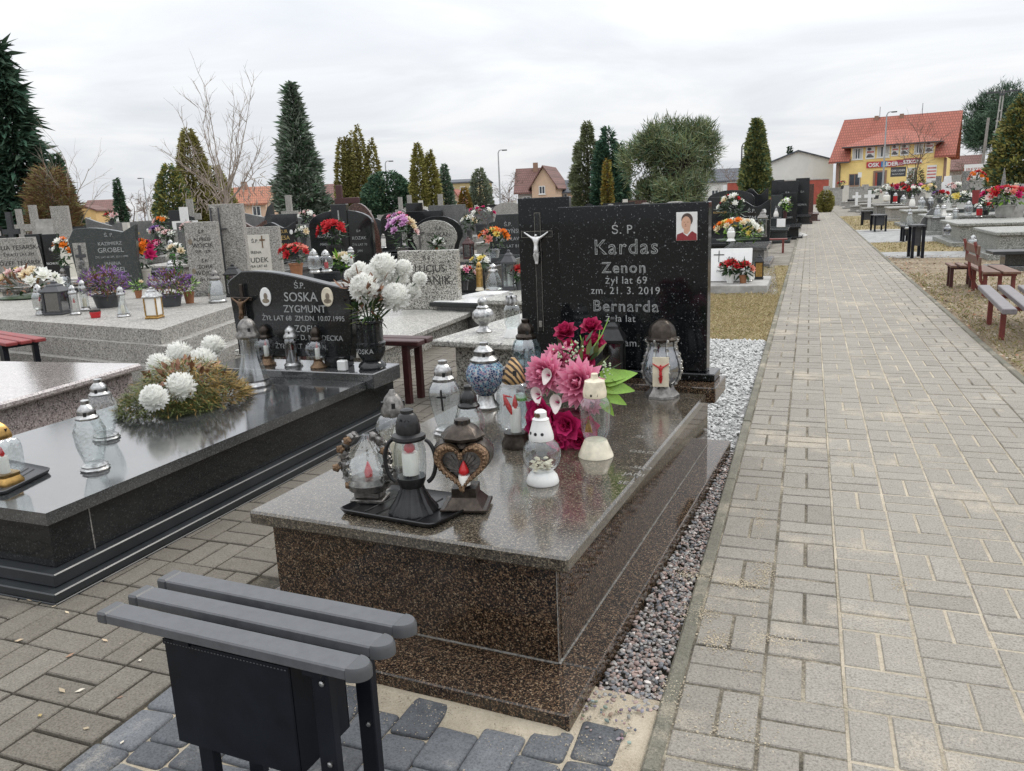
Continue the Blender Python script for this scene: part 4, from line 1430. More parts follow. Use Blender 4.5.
tag(MB().box(-.028, .028, -.02, .02, 0, .062, .006).build('plaster_block', P_WHT, None, SXF @ Vector((-.235, 2.17, .3465)), (0, 0, sa)), 'small white block beside the black vase foot', 'ornament')


# ------------------------------------------------------------------ lanterns placed from the survey
def plan(u, v, z, hpx, wpx, kind):
    p = G(u, v, z)
    d = depth(p)
    h = hpx * d / CF * 1.02
    mr_ = max(r for part in LP[kind] [:3] for r, _ in part)
    wd = (wpx * d / CF / 2) / (mr_ * h)
    p = p + Vector((p.x, p.y, 0)).normalized() * (LP[kind][0][0][0] * h * wd * .8)
    p.z = z + .0008
    return p, h, wd


def lan(label, u, v, z, hpx, wpx, kind, **kw):
    p, h, wd = plan(u, v, z, hpx, wpx, kind)
    return lantern(label, p, h, kind, wide=wd, **kw)


ZS, ZB = .300, .346
lan('nearer of two faceted glass lanterns with silver lids on the black slab', 96, 472, ZS, 71, 31, 'facet', lid=M_SILV, candle=None, rz=.3)
lan('farther of two faceted glass lanterns with silver lids on the black slab', 107, 441, ZS, 61, 29, 'facet', candle=None, rz=.1)
# lamps on the stone's base
lan('tall silver lamp with gridded glass and flared foot beside the evergreen wreath', 254, 388, ZS, 69, 36, 'bell', lid=M_PEWT, foot=M_SILV, glassm=G_FROST, candle=None, rz=.5)
lan('round glass lamp with bronze cap and red flame nearest the bronze crucifix', 268, 366, ZB, 40, 23, 'round', lid=M_BRONZ, foot=M_COPR)
lan('silver-capped cylinder lamp between the two round bronze-capped lamps', 294, 367, ZB, 40, 19, 'pillar', lid=M_SILV, foot=M_SILV, glassm=G_SMOKE)
lan('round glass lamp with bronze cap standing next to the black stone vase', 319, 369, ZB, 41, 23, 'round', lid=M_BRONZ, foot=M_COPR, rz=.4)


def tray(label, pts, z, mat=P_BLK):
    c = sum(pts, Vector()) / len(pts)
    t = thing('tray', label, 'tray', (c.x, c.y, z))
    def ring(k, zz):
        out_ = []
        n = len(pts)
        for i in range(n):
            a, b_, d_ = pts[i - 1], pts[i], pts[(i + 1) % n]
            e1, e2 = (a - b_).normalized(), (d_ - b_).normalized()
            r = .028
            p0, p1 = b_ + e1 * r, b_ + e2 * r
            for q in range(5):
                s_ = q / 4
                pt = p0 * (1 - s_) ** 2 + b_ * 2 * s_ * (1 - s_) + p1 * s_ * s_
                w_ = (pt - c) * k
                out_.append((w_.x, w_.y, zz))
        return out_
    rings = [ring(.93, .001), ring(.96, .004), ring(1.0, .016), ring(.975, .018), ring(.93, .010), ring(.88, .0065)]
    m = MB()
    vs = [p for r_ in rings for p in r_]
    L = len(rings[0])
    fs = [(k * L + i, k * L + (i + 1) % L, (k + 1) * L + (i + 1) % L, (k + 1) * L + i) for k in range(5) for i in range(L)]
    fs.append(tuple(5 * L + i for i in range(L)))
    fs.append(tuple(range(L - 1, -1, -1)))
    m.add(vs, fs)
    m.build('rim_and_floor', mat, t, smooth=40)
    m = MB()
    ex, ey = (pts[1] - pts[0]), (pts[3] - pts[0])
    for i in range(1, 6):
        a = (pts[0] + ex * (.08 + .14 * i) + ey * .12) - c
        b_ = (pts[0] + ex * (.08 + .14 * i) + ey * .88) - c
        m.tube([(a.x, a.y, .0075), (b_.x, b_.y, .0075)], .0022, 5)
    m.build('ribs', mat, t)
    return t


tray('black ribbed plastic tray carrying three figured candle lamps on the brown slab', [G(337, 514, .373), G(432, 531, .373), G(490, 503, .373), G(392, 489, .373)], .3735)
tray('dark plastic tray under the gold-capped lamp at the left frame edge', [G(-40, 489, ZS), G(3, 497, ZS), G(53, 472, ZS), G(8, 463, ZS)], ZS + .0005, P_DKG)
lan('gold-capped square cut-glass lamp on a tray at the left frame edge', 8, 486, ZS + .006, 64, 30, 'jar', lid=M_GOLD, foot=M_GOLD, sq=5, candle='white')

TZ = .381
# wreath lamp: leaf-shaped glass in a garland of metal roses
p = G(368, 503, TZ); d = depth(p); s_ = d / CF
t = thing('wreath_lamp', 'pewter candle lamp framed by a garland of metal roses on the black tray', 'lantern', p + Vector((-.01, .03, 0)), R(14))
a = 17 * s_
MB().box(-a, a, -a * .8, a * .8, 0, .012, .003).box(-a * .8, a * .8, -a * .62, a * .62, .012, .034, .004).build('base', M_PEWT, t)
gh = 58 * s_
prof = [(.30, .0), (.46, .12), (.52, .30), (.44, .52), (.26, .74), (.12, .9), (.05, 1)]
MB().lathe([(r * gh * .8, .036 + z * gh) for r, z in smooth_profile(prof)], 54, twist=.07, fl=(9, .06), cap=False).build('glass_body', G_CUT, t, smooth=25)
MB().lathe([(.02 * gh + .02, .034), (.36 * gh, .04), (.38 * gh, .06), (.3 * gh, .075)], 20).build('cup', M_PEWT, t, smooth=40)
cd = MB().lathe([(.012, .05), (.012, .075)], 10).build('candle', C_WAX, t)
MB().lathe([(.012, .075), (.013, .09), (.008, .105), (.002, .122)], 10).build('flame_tip', C_RED, cd, smooth=60)
ga = MB(); gl_ = MB()
q = random.Random(5)
for i in range(62):
    f = i / 61
    an = -PI * .5 + (f - .5) * 2 * PI * .97
    rx_, rz_ = .44 * gh, .52 * gh
    heart = 1 - .12 * math.cos(2 * an)
    c = Vector((rx_ * math.cos(an + PI) * heart, -.012 + q.uniform(-.006, .006), .036 + .50 * gh + rz_ * math.sin(an + PI) * .95))
    if c.z > .03 + gh * 1.0: continue
    ga.lathe([(.004, -.010), (.012, -.005), (.015, .002), (.010, .007), (.011, .010), (.003, .013)], 8, xf=Matrix.Translation(c) @ Matrix.Rotation(q.uniform(-.6, .6), 4, 'Z') @ Matrix.Rotation(PI / 2 + q.uniform(-.6, .6), 4, 'X'), fl=(5, .22))
    for k in range(2): petal(gl_, c, (q.gauss(0, 1), -.4, q.gauss(0, 1)), (0, -1, .3), .022, .014, .2, 3)
ga.build('rose_garland', M_PEWT, t, smooth=50)
gl_.build('garland_leaves', M_PEWT, t, smooth=180)
for (x, z) in ((-.40, .80), (-.50, .45), (-.30, .12), (.18, .08), (-.26, .96), (.38, .78)):
    MB().lathe([(.005, -.006), (.012, -.002), (.013, .004), (.008, .008), (.009, .011), (.003, .013)], 20, xf=Matrix.Translation((x * gh, -.030, .036 + z * gh * .95)) @ Matrix.Rotation(PI / 2, 4, 'X'), fl=(5, .12)).build('gilded_rose', M_COPR, t, smooth=60)

# black lamp with a round handle
p = G(410, 514, TZ); s_ = depth(p) / CF
h = 106 * s_
t = thing('handled_lamp', 'black lamp with round arched handle, white candle and flared ribbed foot', 'lantern', p + Vector((-.008, .035, 0)), R(16))
MB().lathe([(.235 * h, 0), (.23 * h, .015 * h), (.17 * h, .10 * h), (.12 * h, .20 * h), (.11 * h, .24 * h)], 40, fl=(14, .05)).build('base', M_BLK, t, smooth=25)
MB().lathe([(.11 * h, .24 * h), (.135 * h, .30 * h), (.14 * h, .34 * h), (.10 * h, .34 * h)], 28).build('cup', M_BLK, t, smooth=40)
MB().lathe([(.135 * h, .33 * h), (.15 * h, .45 * h), (.15 * h, .60 * h), (.12 * h, .70 * h)], 24, cap=False).build('glass_body', G_CLEAR, t, smooth=60)
cd = MB().lathe([(.078 * h, .36 * h), (.078 * h, .565 * h), (.07 * h, .575 * h)], 18).build('candle', C_WAX, t, smooth=40)
MB().lathe([(.03 * h, .575 * h), (.055 * h, .60 * h), (.05 * h, .635 * h), (.02 * h, .68 * h), (.004 * h, .71 * h)], 12).build('flame_tip', C_RED, cd, smooth=60)
m = MB()
for k in range(2):
    pts_ = []
    for i in range(17):
        an = -PI * .42 + PI * .84 * i / 16
        pts_.append((( .13 + .115 * math.cos(an)) * h * (1 if k else -1) - (0 if k else 0), 0, (.49 + .215 * math.sin(an)) * h))
    m.tube(pts_, [.02 * h] * 17, 8)
m.build('handle', M_BLK, t, smooth=50)
L_ = MB().lathe([(.15 * h, .70 * h), (.16 * h, .72 * h), (.155 * h, .745 * h), (.112 * h, .765 * h), (.116 * h, .80 * h), (.105 * h, .88 * h), (.08 * h, .94 * h), (.06 * h, .955 * h), (.06 * h, .985 * h), (.03 * h, 1.0 * h)], 24, fl=(4, .03)).build('lid', M_BLK, t, smooth=35)
m = MB()
for an in (-2.0, -1.57, -1.14): m.lathe([(.012 * h, 0), (.012 * h, .012 * h)], 8, xf=Matrix.Rotation(an, 4, 'Z') @ Matrix.Translation((.105 * h, 0, .91 * h)) @ Matrix.Rotation(PI / 2 - .4, 4, 'Y'))
m.build('vent_hole', C_WAX if False else P_BLK, L_)

# heart lamp
p = G(461, 511, TZ); s_ = depth(p) / CF
h = 92 * s_
t = thing('heart_lamp', 'dark bronze lamp with a copper-framed heart window on the black tray', 'lantern', p + Vector((-.004, .045, 0)), R(17))
MB().box(-.26 * h, .26 * h, -.22 * h, .22 * h, 0, .035 * h, .008 * h).lathe([(.30 * h, .035 * h), (.22 * h, .11 * h), (.19 * h, .14 * h), (.19 * h, .24 * h)], 4, xf=Matrix.Rotation(PI / 4, 4, 'Z')).build('base', M_BRONZ, t)
def heart(k, n=40):
    o = []
    for i in range(n):
        a_ = 2 * PI * i / n
        x = 16 * math.sin(a_) ** 3
        z = 13 * math.cos(a_) - 5 * math.cos(2 * a_) - 2 * math.cos(3 * a_) - math.cos(4 * a_)
        o.append((-x / 16 * .30 * h * k, (z + 2.5) / 16 * .30 * h * k))
    return o
zc = .49 * h
m = MB()
R_ = []
for (k, y) in ((.80, -.16 * h), (1.04, -.15 * h), (1.12, -.02 * h), (1.06, .10 * h), (.70, .17 * h)): R_.append([(x, y, z + zc) for x, z in heart(k)])
L = 40
vs = [v for r_ in R_ for v in r_]
fs = [(k * L + i, k * L + (i + 1) % L, (k + 1) * L + (i + 1) % L, (k + 1) * L + i) for k in range(4) for i in range(L)]
fs.append(tuple(4 * L + i for i in range(L)))
fs = [f[::-1] for f in fs]
m.add(vs, fs)
m.build('heart_body', M_BRONZ, t, smooth=50)
m = MB()
R_ = []
for (k, y) in ((.70, -.155 * h), (.72, -.20 * h), (.85, -.215 * h), (.98, -.20 * h), (1.02, -.15 * h)): R_.append([(x, y, z + zc) for x, z in heart(k)])
vs = [v for r_ in R_ for v in r_]
m.add(vs, [f[::-1] for f in [(k * L + i, k * L + (i + 1) % L, (k + 1) * L + (i + 1) % L, (k + 1) * L + i) for k in range(4) for i in range(L)]])
q = random.Random(8)
for i in range(46):
    hp_ = heart(.87, 46)[i]
    m.lathe([(.012 * h, -.01 * h), (.022 * h, 0), (.016 * h, .012 * h), (.004 * h, .018 * h)], 6, xf=Matrix.Translation((hp_[0] + q.uniform(-.01, .01) * h, -.215 * h, hp_[1] + zc)) @ Matrix.Rotation(PI / 2, 4, 'X'))
m.build('heart_frame', M_COPR, t, smooth=30)
m = MB()
hb_ = heart(.74)
m.add([(x, -.12 * h, z + zc) for x, z in hb_], [tuple(range(L))[::-1]])
for i in range(14):
    a_ = PI * i / 13
    m.tube([(0, -.125 * h, zc - .05 * h), (.2 * h * math.cos(a_), -.125 * h, zc - .05 * h + .22 * h * math.sin(a_))], .004 * h, 4)
m.build('rayed_back', M_PEWT, t)
cd = MB().lathe([(.065 * h, .30 * h), (.065 * h, .40 * h), (.06 * h, .41 * h)], 14, c=(.02 * h, -.15 * h, 0)).build('candle', C_WAX, t, smooth=40)
MB().lathe([(.03 * h, .41 * h), (.06 * h, .44 * h), (.05 * h, .48 * h), (.02 * h, .54 * h), (.003 * h, .57 * h)], 12, c=(.02 * h, -.15 * h, 0)).build('flame_tip', C_RED, cd, smooth=60)
L_ = MB().lathe([(.15 * h, .70 * h), (.13 * h, .74 * h), (.235 * h, .79 * h), (.245 * h, .82 * h), (.17 * h, .90 * h), (.09 * h, .945 * h), (.085 * h, .99 * h), (.05 * h, h)], 8).build('lid', M_BRONZ, t, smooth=30)
m = MB()
for i in range(4): m.box(-.012 * h, .012 * h, -.09 * h, -.07 * h, .95 * h, .985 * h, xf=Matrix.Rotation(i * PI / 4 - .6, 4, 'Z'))
m.build('vent_hole', P_BLK, L_)

Z1 = .373
lan('big rounded glass jar with pewter crown lid behind the rose-garland lamp', 399, 484, Z1, 92, 38, 'jar', lid=M_PEWT, foot=M_PEWT, candle='yellow', rz=.2)
t = lan('frosted glass lamp with a small dark cross, silver lid, in front of the mauve paving', 447, 437, Z1, 75, 31, 'crystal', glassm=G_FROST, candle=None, rz=.15)
p_, h, wd = plan(447, 437, Z1, 75, 31, 'crystal')
MB().box(-.0035, .0035, -.002, .002, -.04, .045).box(-.018, .018, -.0025, .0015, .012, .019).build('cross_emblem', P_BLK, t, (.012, -.206 * h * wd, .50 * h), (R(8), 0, R(4)))
lan('square crystal lamp with black domed lid and yellow candle behind the heart lamp', 472, 467, Z1, 80, 31, 'facet', lid=M_BLK, candle='yellow', rz=.4)
t = lan('blue and white mosaic ball lamp with silver lid on the brown slab', 487, 410, Z1, 66, 39, 'mosaic', glassm=None, candle=None)
# mosaic skin
mm_, nt, b = base_mat('blue_mosaic')
tcn = N(nt, 'ShaderNodeTexCoord'); vo = N(nt, 'ShaderNodeTexVoronoi', i_Scale=95.0)
nt.links.new(tcn.outputs['Object'], vo.inputs['Vector'])
sp = N(nt, 'ShaderNodeSeparateColor'); nt.links.new(vo.outputs['Color'], sp.inputs[0])
rr_ = ramp(nt, [(0, (.012, .03, .09)), (.35, (.03, .09, .20)), (.6, (.36, .40, .43)), (.72, (.10, .24, .32)), (.9, (.20, .13, .22))], 'CONSTANT')
nt.links.new(sp.outputs[0], rr_.inputs['Fac'])
vd = N(nt, 'ShaderNodeTexVoronoi', i_Scale=95.0, feature='DISTANCE_TO_EDGE'); nt.links.new(tcn.outputs['Object'], vd.inputs['Vector'])
cr_2 = ramp(nt, [(.0, (0, 0, 0)), (.10, (1, 1, 1))]); nt.links.new(vd.outputs['Distance'], cr_2.inputs['Fac'])
mxx = N(nt, 'ShaderNodeMix', data_type='RGBA'); nt.links.new(cr_2.outputs['Color'], mxx.inputs[0]); mxx.inputs[6].default_value = (.42, .44, .46, 1); nt.links.new(rr_.outputs['Color'], mxx.inputs[7])
nt.links.new(mxx.outputs[2], b.inputs['Base Color']); b.inputs['Roughness'].default_value = .15
for ch in KIDS[t.name]:
    if ch.name.startswith('glass_body'): ch.data.materials.clear(); ch.data.materials.append(mm_); ch.name = 'mosaic_ball'
lan('tall pale blue fluted glass lamp with bronze lid by the headstone pillar', 528, 392, Z1, 71, 28, 'crystal', glassm=G_BLUE, lid=M_BRONZ, foot=M_BRONZ, candle=None, rz=.2)
STRIPE, nt, b = base_mat('striped_bronze')
tcn = N(nt, 'ShaderNodeTexCoord'); wv = N(nt, 'ShaderNodeTexWave', i_Scale=22.0, i_Distortion=2.5, bands_direction='DIAGONAL')
nt.links.new(tcn.outputs['Object'], wv.inputs['Vector'])
rr_ = ramp(nt, [(.3, (.04, .03, .025)), (.6, (.42, .27, .13))]); nt.links.new(wv.outputs['Fac'], rr_.inputs['Fac'])
nt.links.new(rr_.outputs['Color'], b.inputs['Base Color']); b.inputs['Metallic'].default_value = .6; b.inputs['Roughness'].default_value = .35
t = lan('large clear glass lamp with striped bronze lid and a red bird figure inside', 517, 450, Z1, 90, 36, 'jar', lid=STRIPE, foot=M_BRONZ, glassm=G_CLEAR, candle='white', rz=.1)
p_, h, wd = plan(517, 450, Z1, 90, 36, 'jar')
m = MB()
m.tube([(-.02, 0, .055), (-.012, 0, .03), (0, 0, .005), (.008, 0, -.02)], [.003, .009, .010, .003], 8).tube([(-.018, 0, .05), (.012, 0, .045)], [.004, .002], 6).tube([(-.012, .0, .03), (-.022, .004, .01)], [.004, .002], 6)
m.build('bird_figure', C_RED, t, (-.006, -.225 * h * wd * .8, .46 * h), smooth=60)
MB().lathe([(.001, -.018), (.02, -.012), (.026, 0), (.018, .014), (.001, .018)], 12).build('green_ornament', G_GREEN, t, (.02, .02, .55 * h))
t = lan('small white lamp with round clear globe and conical white lid with holes', 543, 487, Z1, 75, 39, 'globe', lid=P_WHT, foot=P_WHT, glassm=G_CLEAR, candle=None, knob=False, rz=-.2)
p_, h, wd = plan(543, 487, Z1, 75, 39, 'globe')
m = MB()
for an in (-2.1, -1.5, -.9): m.lathe([(.022 * h, 0), (.022 * h, .01 * h)], 8, xf=Matrix.Rotation(an, 4, 'Z') @ Matrix.Translation((.19 * h * wd, 0, .70 * h)) @ Matrix.Rotation(PI / 2 - .25, 4, 'Y'))
m.build('vent_hole', P_BLK, t)
m = MB()
for an in (-1.85, -1.4): m.lathe([(.03 * h, 0), (.03 * h, .012 * h)], 8, xf=Matrix.Rotation(an, 4, 'Z') @ Matrix.Translation((.098 * h * wd, 0, .935 * h)) @ Matrix.Rotation(PI / 2, 4, 'Y'))
m.build('cap_hole', M_COPR, t)
q = random.Random(4)
m = MB()
for i in range(40):
    an = q.uniform(0, 6.28); r_ = q.uniform(.1, .2) * h * wd
    m.lathe([(.003, 0), (.009, .002), (.002, .007)], 6, c=(r_ * math.cos(an), r_ * math.sin(an), .19 * h + q.uniform(0, .03)))
m.build('pebble_filling', P_CREAM, t)
t = lan('white-footed lamp with yellowed cap and gilt emblem at the right of the bouquet', 596, 460, Z1, 84, 36, 'waist', lid=plain('yellowed_white', (.68, .61, .47), .35, var=.3, scale=25), foot=plain('aged_white_plastic', (.68, .63, .50), .35, var=.25, scale=25), glassm=G_CLEAR, candle=None, knob=False)
p_, h, wd = plan(596, 460, Z1, 84, 36, 'waist')
m = MB()
for an in (-2.0, -1.57, -1.1): m.box(-.012 * h, .012 * h, -.168 * h * wd, -.160 * h * wd, .745 * h, .775 * h, xf=Matrix.Rotation(an + PI / 2, 4, 'Z'))
m.build('vent_hole', P_BLK, t)
m = MB()
for i, (x, L) in enumerate(((-.012, .03), (-.006, .045), (0, .06), (.006, .045), (.012, .03))): m.tube([(x, 0, -.03), (x * .5, 0, -.03 + L)], [.0025, .0012], 6)
m.build('gilt_emblem', M_GOLD, t, (-.008, -.205 * h * wd, .43 * h), smooth=60)

# big silver lamp with arched windows, by the right end of the stone
p = G(662, 399, Z1); s_ = depth(p) / CF
h = 79 * s_
t = thing('arched_lamp', 'large silver hourglass lamp with bronze dome lid beside the right end of the headstone', 'lantern', p + Vector((-.012, .05, .0008)), R(10))
MB().lathe([(.225 * h, 0), (.22 * h, .03 * h), (.16 * h, .10 * h), (.14 * h, .15 * h)], 8).build('base', M_PEWT, t, smooth=25)
prof = [(.14, .15), (.21, .22), (.255, .34), (.235, .48), (.185, .62), (.175, .70), (.20, .735)]
MB().lathe([(r * h * .97, z * h) for r, z in smooth_profile(prof)], 32, cap=False).build('glass_body', G_SMOKE, t, smooth=60)
m = MB()
sp_ = smooth_profile(prof)
for k in range(8):
    an = 2 * PI * k / 8 + PI / 8
    m.tube([(r * h * 1.0 * math.cos(an), r * h * math.sin(an), z * h) for r, z in sp_], .017 * h, 6)
    for (r, z) in sp_[::2]: m.lathe([(.022 * h, -.004), (.022 * h, .006), (.005 * h, .01)], 6, c=(r * h * 1.03 * math.cos(an), r * h * 1.03 * math.sin(an), z * h))
m.build('frame_ribs', M_SILV, t, smooth=50)
m = MB()
m.box(-.10 * h, .10 * h, -.262 * h, -.255 * h, .18 * h, .56 * h, .002)
wn = m.build('window_panel', P_CREAM, t)
add('figure', FIG_RED, wn, (0, -.268 * h, .45 * h), scale=.085 * h / .35)
L_ = MB().lathe([(.21 * h, .73 * h), (.22 * h, .755 * h), (.17 * h, .78 * h), (.165 * h, .84 * h), (.14 * h, .92 * h), (.08 * h, .975 * h), (.03 * h, 1.0 * h)], 24, fl=(8, .04)).build('lid', M_BRONZ, t, smooth=30)
# dark roofed lamp behind the bouquet
p = G(606, 394, Z1); s_ = depth(p) / CF
box_lantern('dark square lamp with pagoda roof half hidden behind the pink bouquet', p + Vector((0, .12, 0)), 74 * s_, 24 * s_, M_BLK, G_SMOKE, R(8))

# ------------------------------------------------------------------ bouquet on the brown slab
fb = thing('flower_bouquet', 'large bouquet of dark red roses, pink dahlias and white callas on the brown slab', 'flowers', G(572, 440, Z1))
d0 = depth(fb.location)
pot(fb, .045, .06, .11, plain('wine_vase', (.12, .012, .03), .3), 'vase')
fo_b = fb.location.copy()
def fput(kind, u, v, rpx, dt=0, face=(0, -1, .35)):
    p = D(u, v, d0 + dt) - fb.location
    r = rpx * (d0 + dt) / CF
    off = Vector((p.x * 1.4, 0, (p.z - .25) * .9))
    return add('blossom', BL[kind], fb, p, aim(Vector(face) + off), r)
for (u, v, r, dt) in ((565, 331, 11.5, .1), (591, 326, 11, .1), (567, 348, 11.5, .06), (594, 342, 11, .08), (585, 358, 12, .04)): fput('roseD', u, v, r * 1.05, dt, (0, -.6, .8))
for (u, v, r, dt) in ((547, 374, 23, -.02), (580, 383, 26, -.08), (560, 358, 17, .04), (592, 404, 12, -.02)): fput('dahlia', u, v, r, dt, (0, -1, .3))
for (u, v, r, dt) in ((541, 411, 18, -.10), (567, 424, 19, -.12), (580, 440, 15, -.10), (560, 441, 14, -.10), (589, 426, 13, -.06), (537, 427, 14, -.08), (552, 418, 14, -.10)): fput('peony', u, v, r, dt, (0, -1, .15))
# callas
m = MB()
for i in range(2):
    pass
cal = MB()
n = 18
ringz = [(.10, 0), (.16, .25), (.28, .5), (.48, .75), (.62, .86)]
vs = []
for k, (r, z) in enumerate(ringz):
    for i in range(n):
        an = 2 * PI * i / n
        lip = 1 + (.75 * max(0, math.cos(an)) ** 4 * (k / 4) ** 2)
        vs.append((r * lip * math.cos(an), r * math.sin(an) * .9, z + (k / 4) ** 2 * .2 * math.cos(an + PI)))
cal.add(vs, [(k * n + i, k * n + (i + 1) % n, (k + 1) * n + (i + 1) % n, (k + 1) * n + i) for k in range(4) for i in range(n)])
cal = cal.mesh('calla_head', plain('calla_white', (.76, .68, .66), .4, var=.08), 180)
spd = MB().lathe([(.05, .1), (.06, .5), (.03, .85), (.005, .92)], 8).mesh('calla_spadix', PT_PINK, 60)
for (u, v, r, dt, rot) in ((559, 400, 8.5, -.13, 1.4), (550, 373, 7.5, -.11, .9), (540, 392, 8, -.10, 1.9)):
    p = D(u, v, d0 + dt) - fb.location
    e = aim(Vector((p.x, -1, .35)), -PI / 2 + (rot - 1.4) * .5)
    c = add('calla', cal, fb, p - Vector((0, -.0, .01)), e, r * d0 / CF * 1.3)
    add('spadix', spd, c)
ffm = MB()
fo_ = foliage(110, .13, .06, .15, .24, .055, [LEAF, LEAF, LEAFG], fb, W=.42)
fo_.location.y = .09
for (u, v, du, dv, L) in ((603, 381, 30, -9, 34), (604, 386, 26, 3, 30), (602, 392, 20, 10, 27), (600, 376, 28, -2, 30), (600, 396, 12, 18, 24)):
    p = D(u, v, d0 - .02) - fb.location
    q_ = D(u + du, v + dv, d0 - .06) - fb.location
    dd = (q_ - p).normalized()
    rotm = Matrix((dd, Vector((0, 0, 1)).cross(dd).normalized() * -1 if False else Vector((dd.z * .0, -1, 0)).cross(dd).normalized(), Vector()))
    x_ = dd
    z_ = (Vector((0, -1, .5)) - x_ * Vector((0, -1, .5)).dot(x_)).normalized()
    y_ = z_.cross(x_)
    e = Matrix((x_, y_, z_)).transposed().to_euler()
    add('lime_leaf', LFL, fb, p, e, L * d0 / CF)
bs_ = MB()
for (u, v) in ((549, 392), (572, 358), (606, 366), (578, 349), (560, 358), (604, 380)):
    for i in range(14):
        p = D(u + rnd.gauss(0, 4), v + rnd.gauss(0, 5), d0 - .03) - fb.location
        bs_.lathe([(.001, -.004), (.005, 0), (.001, .005)], 5, c=p)
bs_.build('filler_buds', plain('pale_green_bud', (.42, .52, .34), .6), fb)
gr_ = MB()
for (u0, v0, u1, v1) in ((583, 362, 580, 335), (590, 365, 600, 330), (560, 370, 553, 350), (575, 365, 571, 340), (590, 352, 609, 318)):
    gr_.tube([D(u0, v0, d0 + .05) - fb.location, D((u0 + u1) / 2 + 2, (v0 + v1) / 2, d0 + .06) - fb.location, D(u1, v1, d0 + .06) - fb.location], [.003, .0025, .0015], 5)
gr_.build('stems', LEAFL, fb)

# ------------------------------------------------------------------ evergreen wreath on the black slab
wc = G(187, 404, ZS)
wc.z = ZS + .001
wr = thing('evergreen_wreath', 'yellow-green thuja wreath with six white chrysanthemums on the black slab', 'wreath', wc, sa)
tw = MB()
q = random.Random(21)
for i in range(6000):
    an = q.uniform(0, 6.28)
    r_ = q.uniform(0, 1) ** .5
    x, y = r_ * .27 * math.cos(an), r_ * .34 * math.sin(an)
    hh = .22 * (1 - r_ ** 2.4) * q.uniform(.10, 1.05)
    ox, oy = x + y * .10, y
    d_ = Vector((math.cos(an) + q.gauss(0, .5), math.sin(an) + q.gauss(0, .5), q.gauss(.05, .4)))
    mi = 0 if q.random() < (.50 + .35 * (ox > .08) + .25 * (oy > 0)) * .75 else 1
    if oy < -.08 and q.random() < .6: mi = 1
    petal(tw, (ox, oy, .012 + hh), d_, (q.gauss(0, .3), q.gauss(0, .3), 1), q.uniform(.02, .06), q.uniform(.004, .008), q.uniform(-.2, .3), 2, .9, mi)
tw.build('twigs', [LEAFY, LEAFG], wr, smooth=180)
MB().lathe([(.17, 0), (.16, .04), (.09, .10), (.02, .13)], 20).build('straw_core', LEAFG, wr)
foliage(70, .17, .22, .06, .15, .05, [LEAFO, plain('pinkish_dry_leaf', (.36, .19, .13), .6)], wr, 'dried_leaves', W=.6)
for (u, v, r, z) in ((154, 398, 12.0, .42), (181, 387, 13.2, .43), (180, 355, 12, .43), (203, 362, 12.5, .45), (214, 347, 11, .44), (160, 366, 11.5, .42)):
    p = G(u, v, z)
    rr = r * depth(p) / CF * 1.22
    pl_ = wr.matrix_basis.inverted() @ p if False else Matrix.Rotation(-sa, 3, 'Z') @ (p - wc)
    add('blossom', BL['mum'], wr, pl_, aim(Vector((pl_.x * .8, -.55, .9))), rr)

# ------------------------------------------------------------------ grey slatted bench in the foreground
ba = R(.5)
bo = Vector((-1.13, 1.148, 0))
bn = thing('bench', 'grey three-slat bench over a black storage box in the foreground', 'bench', bo, ba)
for k, y in enumerate((-.080, .0, .081)):
    x0, x1 = -.335, .335
    s_ = MB().box(x0 + .03, x1 - .035, y - .0265, y + .0265, .424, .4475, .003).build('slat', P_SLAT, bn)
    MB().box(x0 + .003, x0 + .031, y - .0278, y + .0278, .4228, .4488, .004).build('end_cap', P_CAP, s_)
    m = MB()
    n = 12
    pts_ = [(x1 - .036, y - .0278), ] + [(x1 - .036 + .036 * math.sin(PI * i / n), y - .0278 * math.cos(PI * i / n)) for i in range(1, n)] + [(x1 - .036, y + .0278)]
    vs = [(a, b_, .4228) for a, b_ in pts_] + [(a, b_, .442) for a, b_ in pts_] + [(x1 - .036 + (a - x1 + .036) * .88, y + (b_ - y) * .9, .4488) for a, b_ in pts_]
    L = len(pts_)
    fs = [(j * L + i, j * L + (i + 1) % L, (j + 1) * L + (i + 1) % L, (j + 1) * L + i) for j in range(2) for i in range(L)] + [tuple(2 * L + i for i in range(L)), tuple(range(L - 1, -1, -1))]
    m.add(vs, fs)
    m.build('end_cap', P_CAP, s_, smooth=40)
bx = MB().box(-.17, .15, -.085, -.080, .165, .408, .002).box(-.17, .15, .080, .085, .165, .408, .002).box(-.17, -.165, -.0795, .0795, .166, .407).box(.145, .15, -.0795, .0795, .166, .407).box(-.165, .145, -.0795, .0795, .166, .172).build('storage_box', P_NAVY, bn)
MB().box(-.17, .15, -.0872, -.0852, .396, .4085).build('box_hem', P_NAVY, bx)
m = MB()
for i in range(38): m.box(-.165 + i * .0083, -.161 + i * .0083, -.0882, -.0873, .4005, .4025)
m.build('perforation', P_SLAT, bx)
for x in (-.105, .215):
    for y in (-.066, .066):
        lg = MB().box(x - .020, x + .020, y - .011, y + .011, -.02, .411, .002).build('leg', P_NAVY, bn)
        for z in (.21, .385): MB().lathe([(.006, 0), (.006, .004), (.003, .006)], 8, xf=Matrix.Translation((x + .006, y - .011, z)) @ Matrix.Rotation(PI / 2, 4, 'X')).build('bolt', M_SILV, lg)
MB().box(-.26, .26, -.012, .012, .412, .4225).box(-.125, -.085, -.10, .10, .4115, .4232).box(.195, .235, -.10, .10, .4115, .4232).build('seat_frame', P_NAVY, bn)


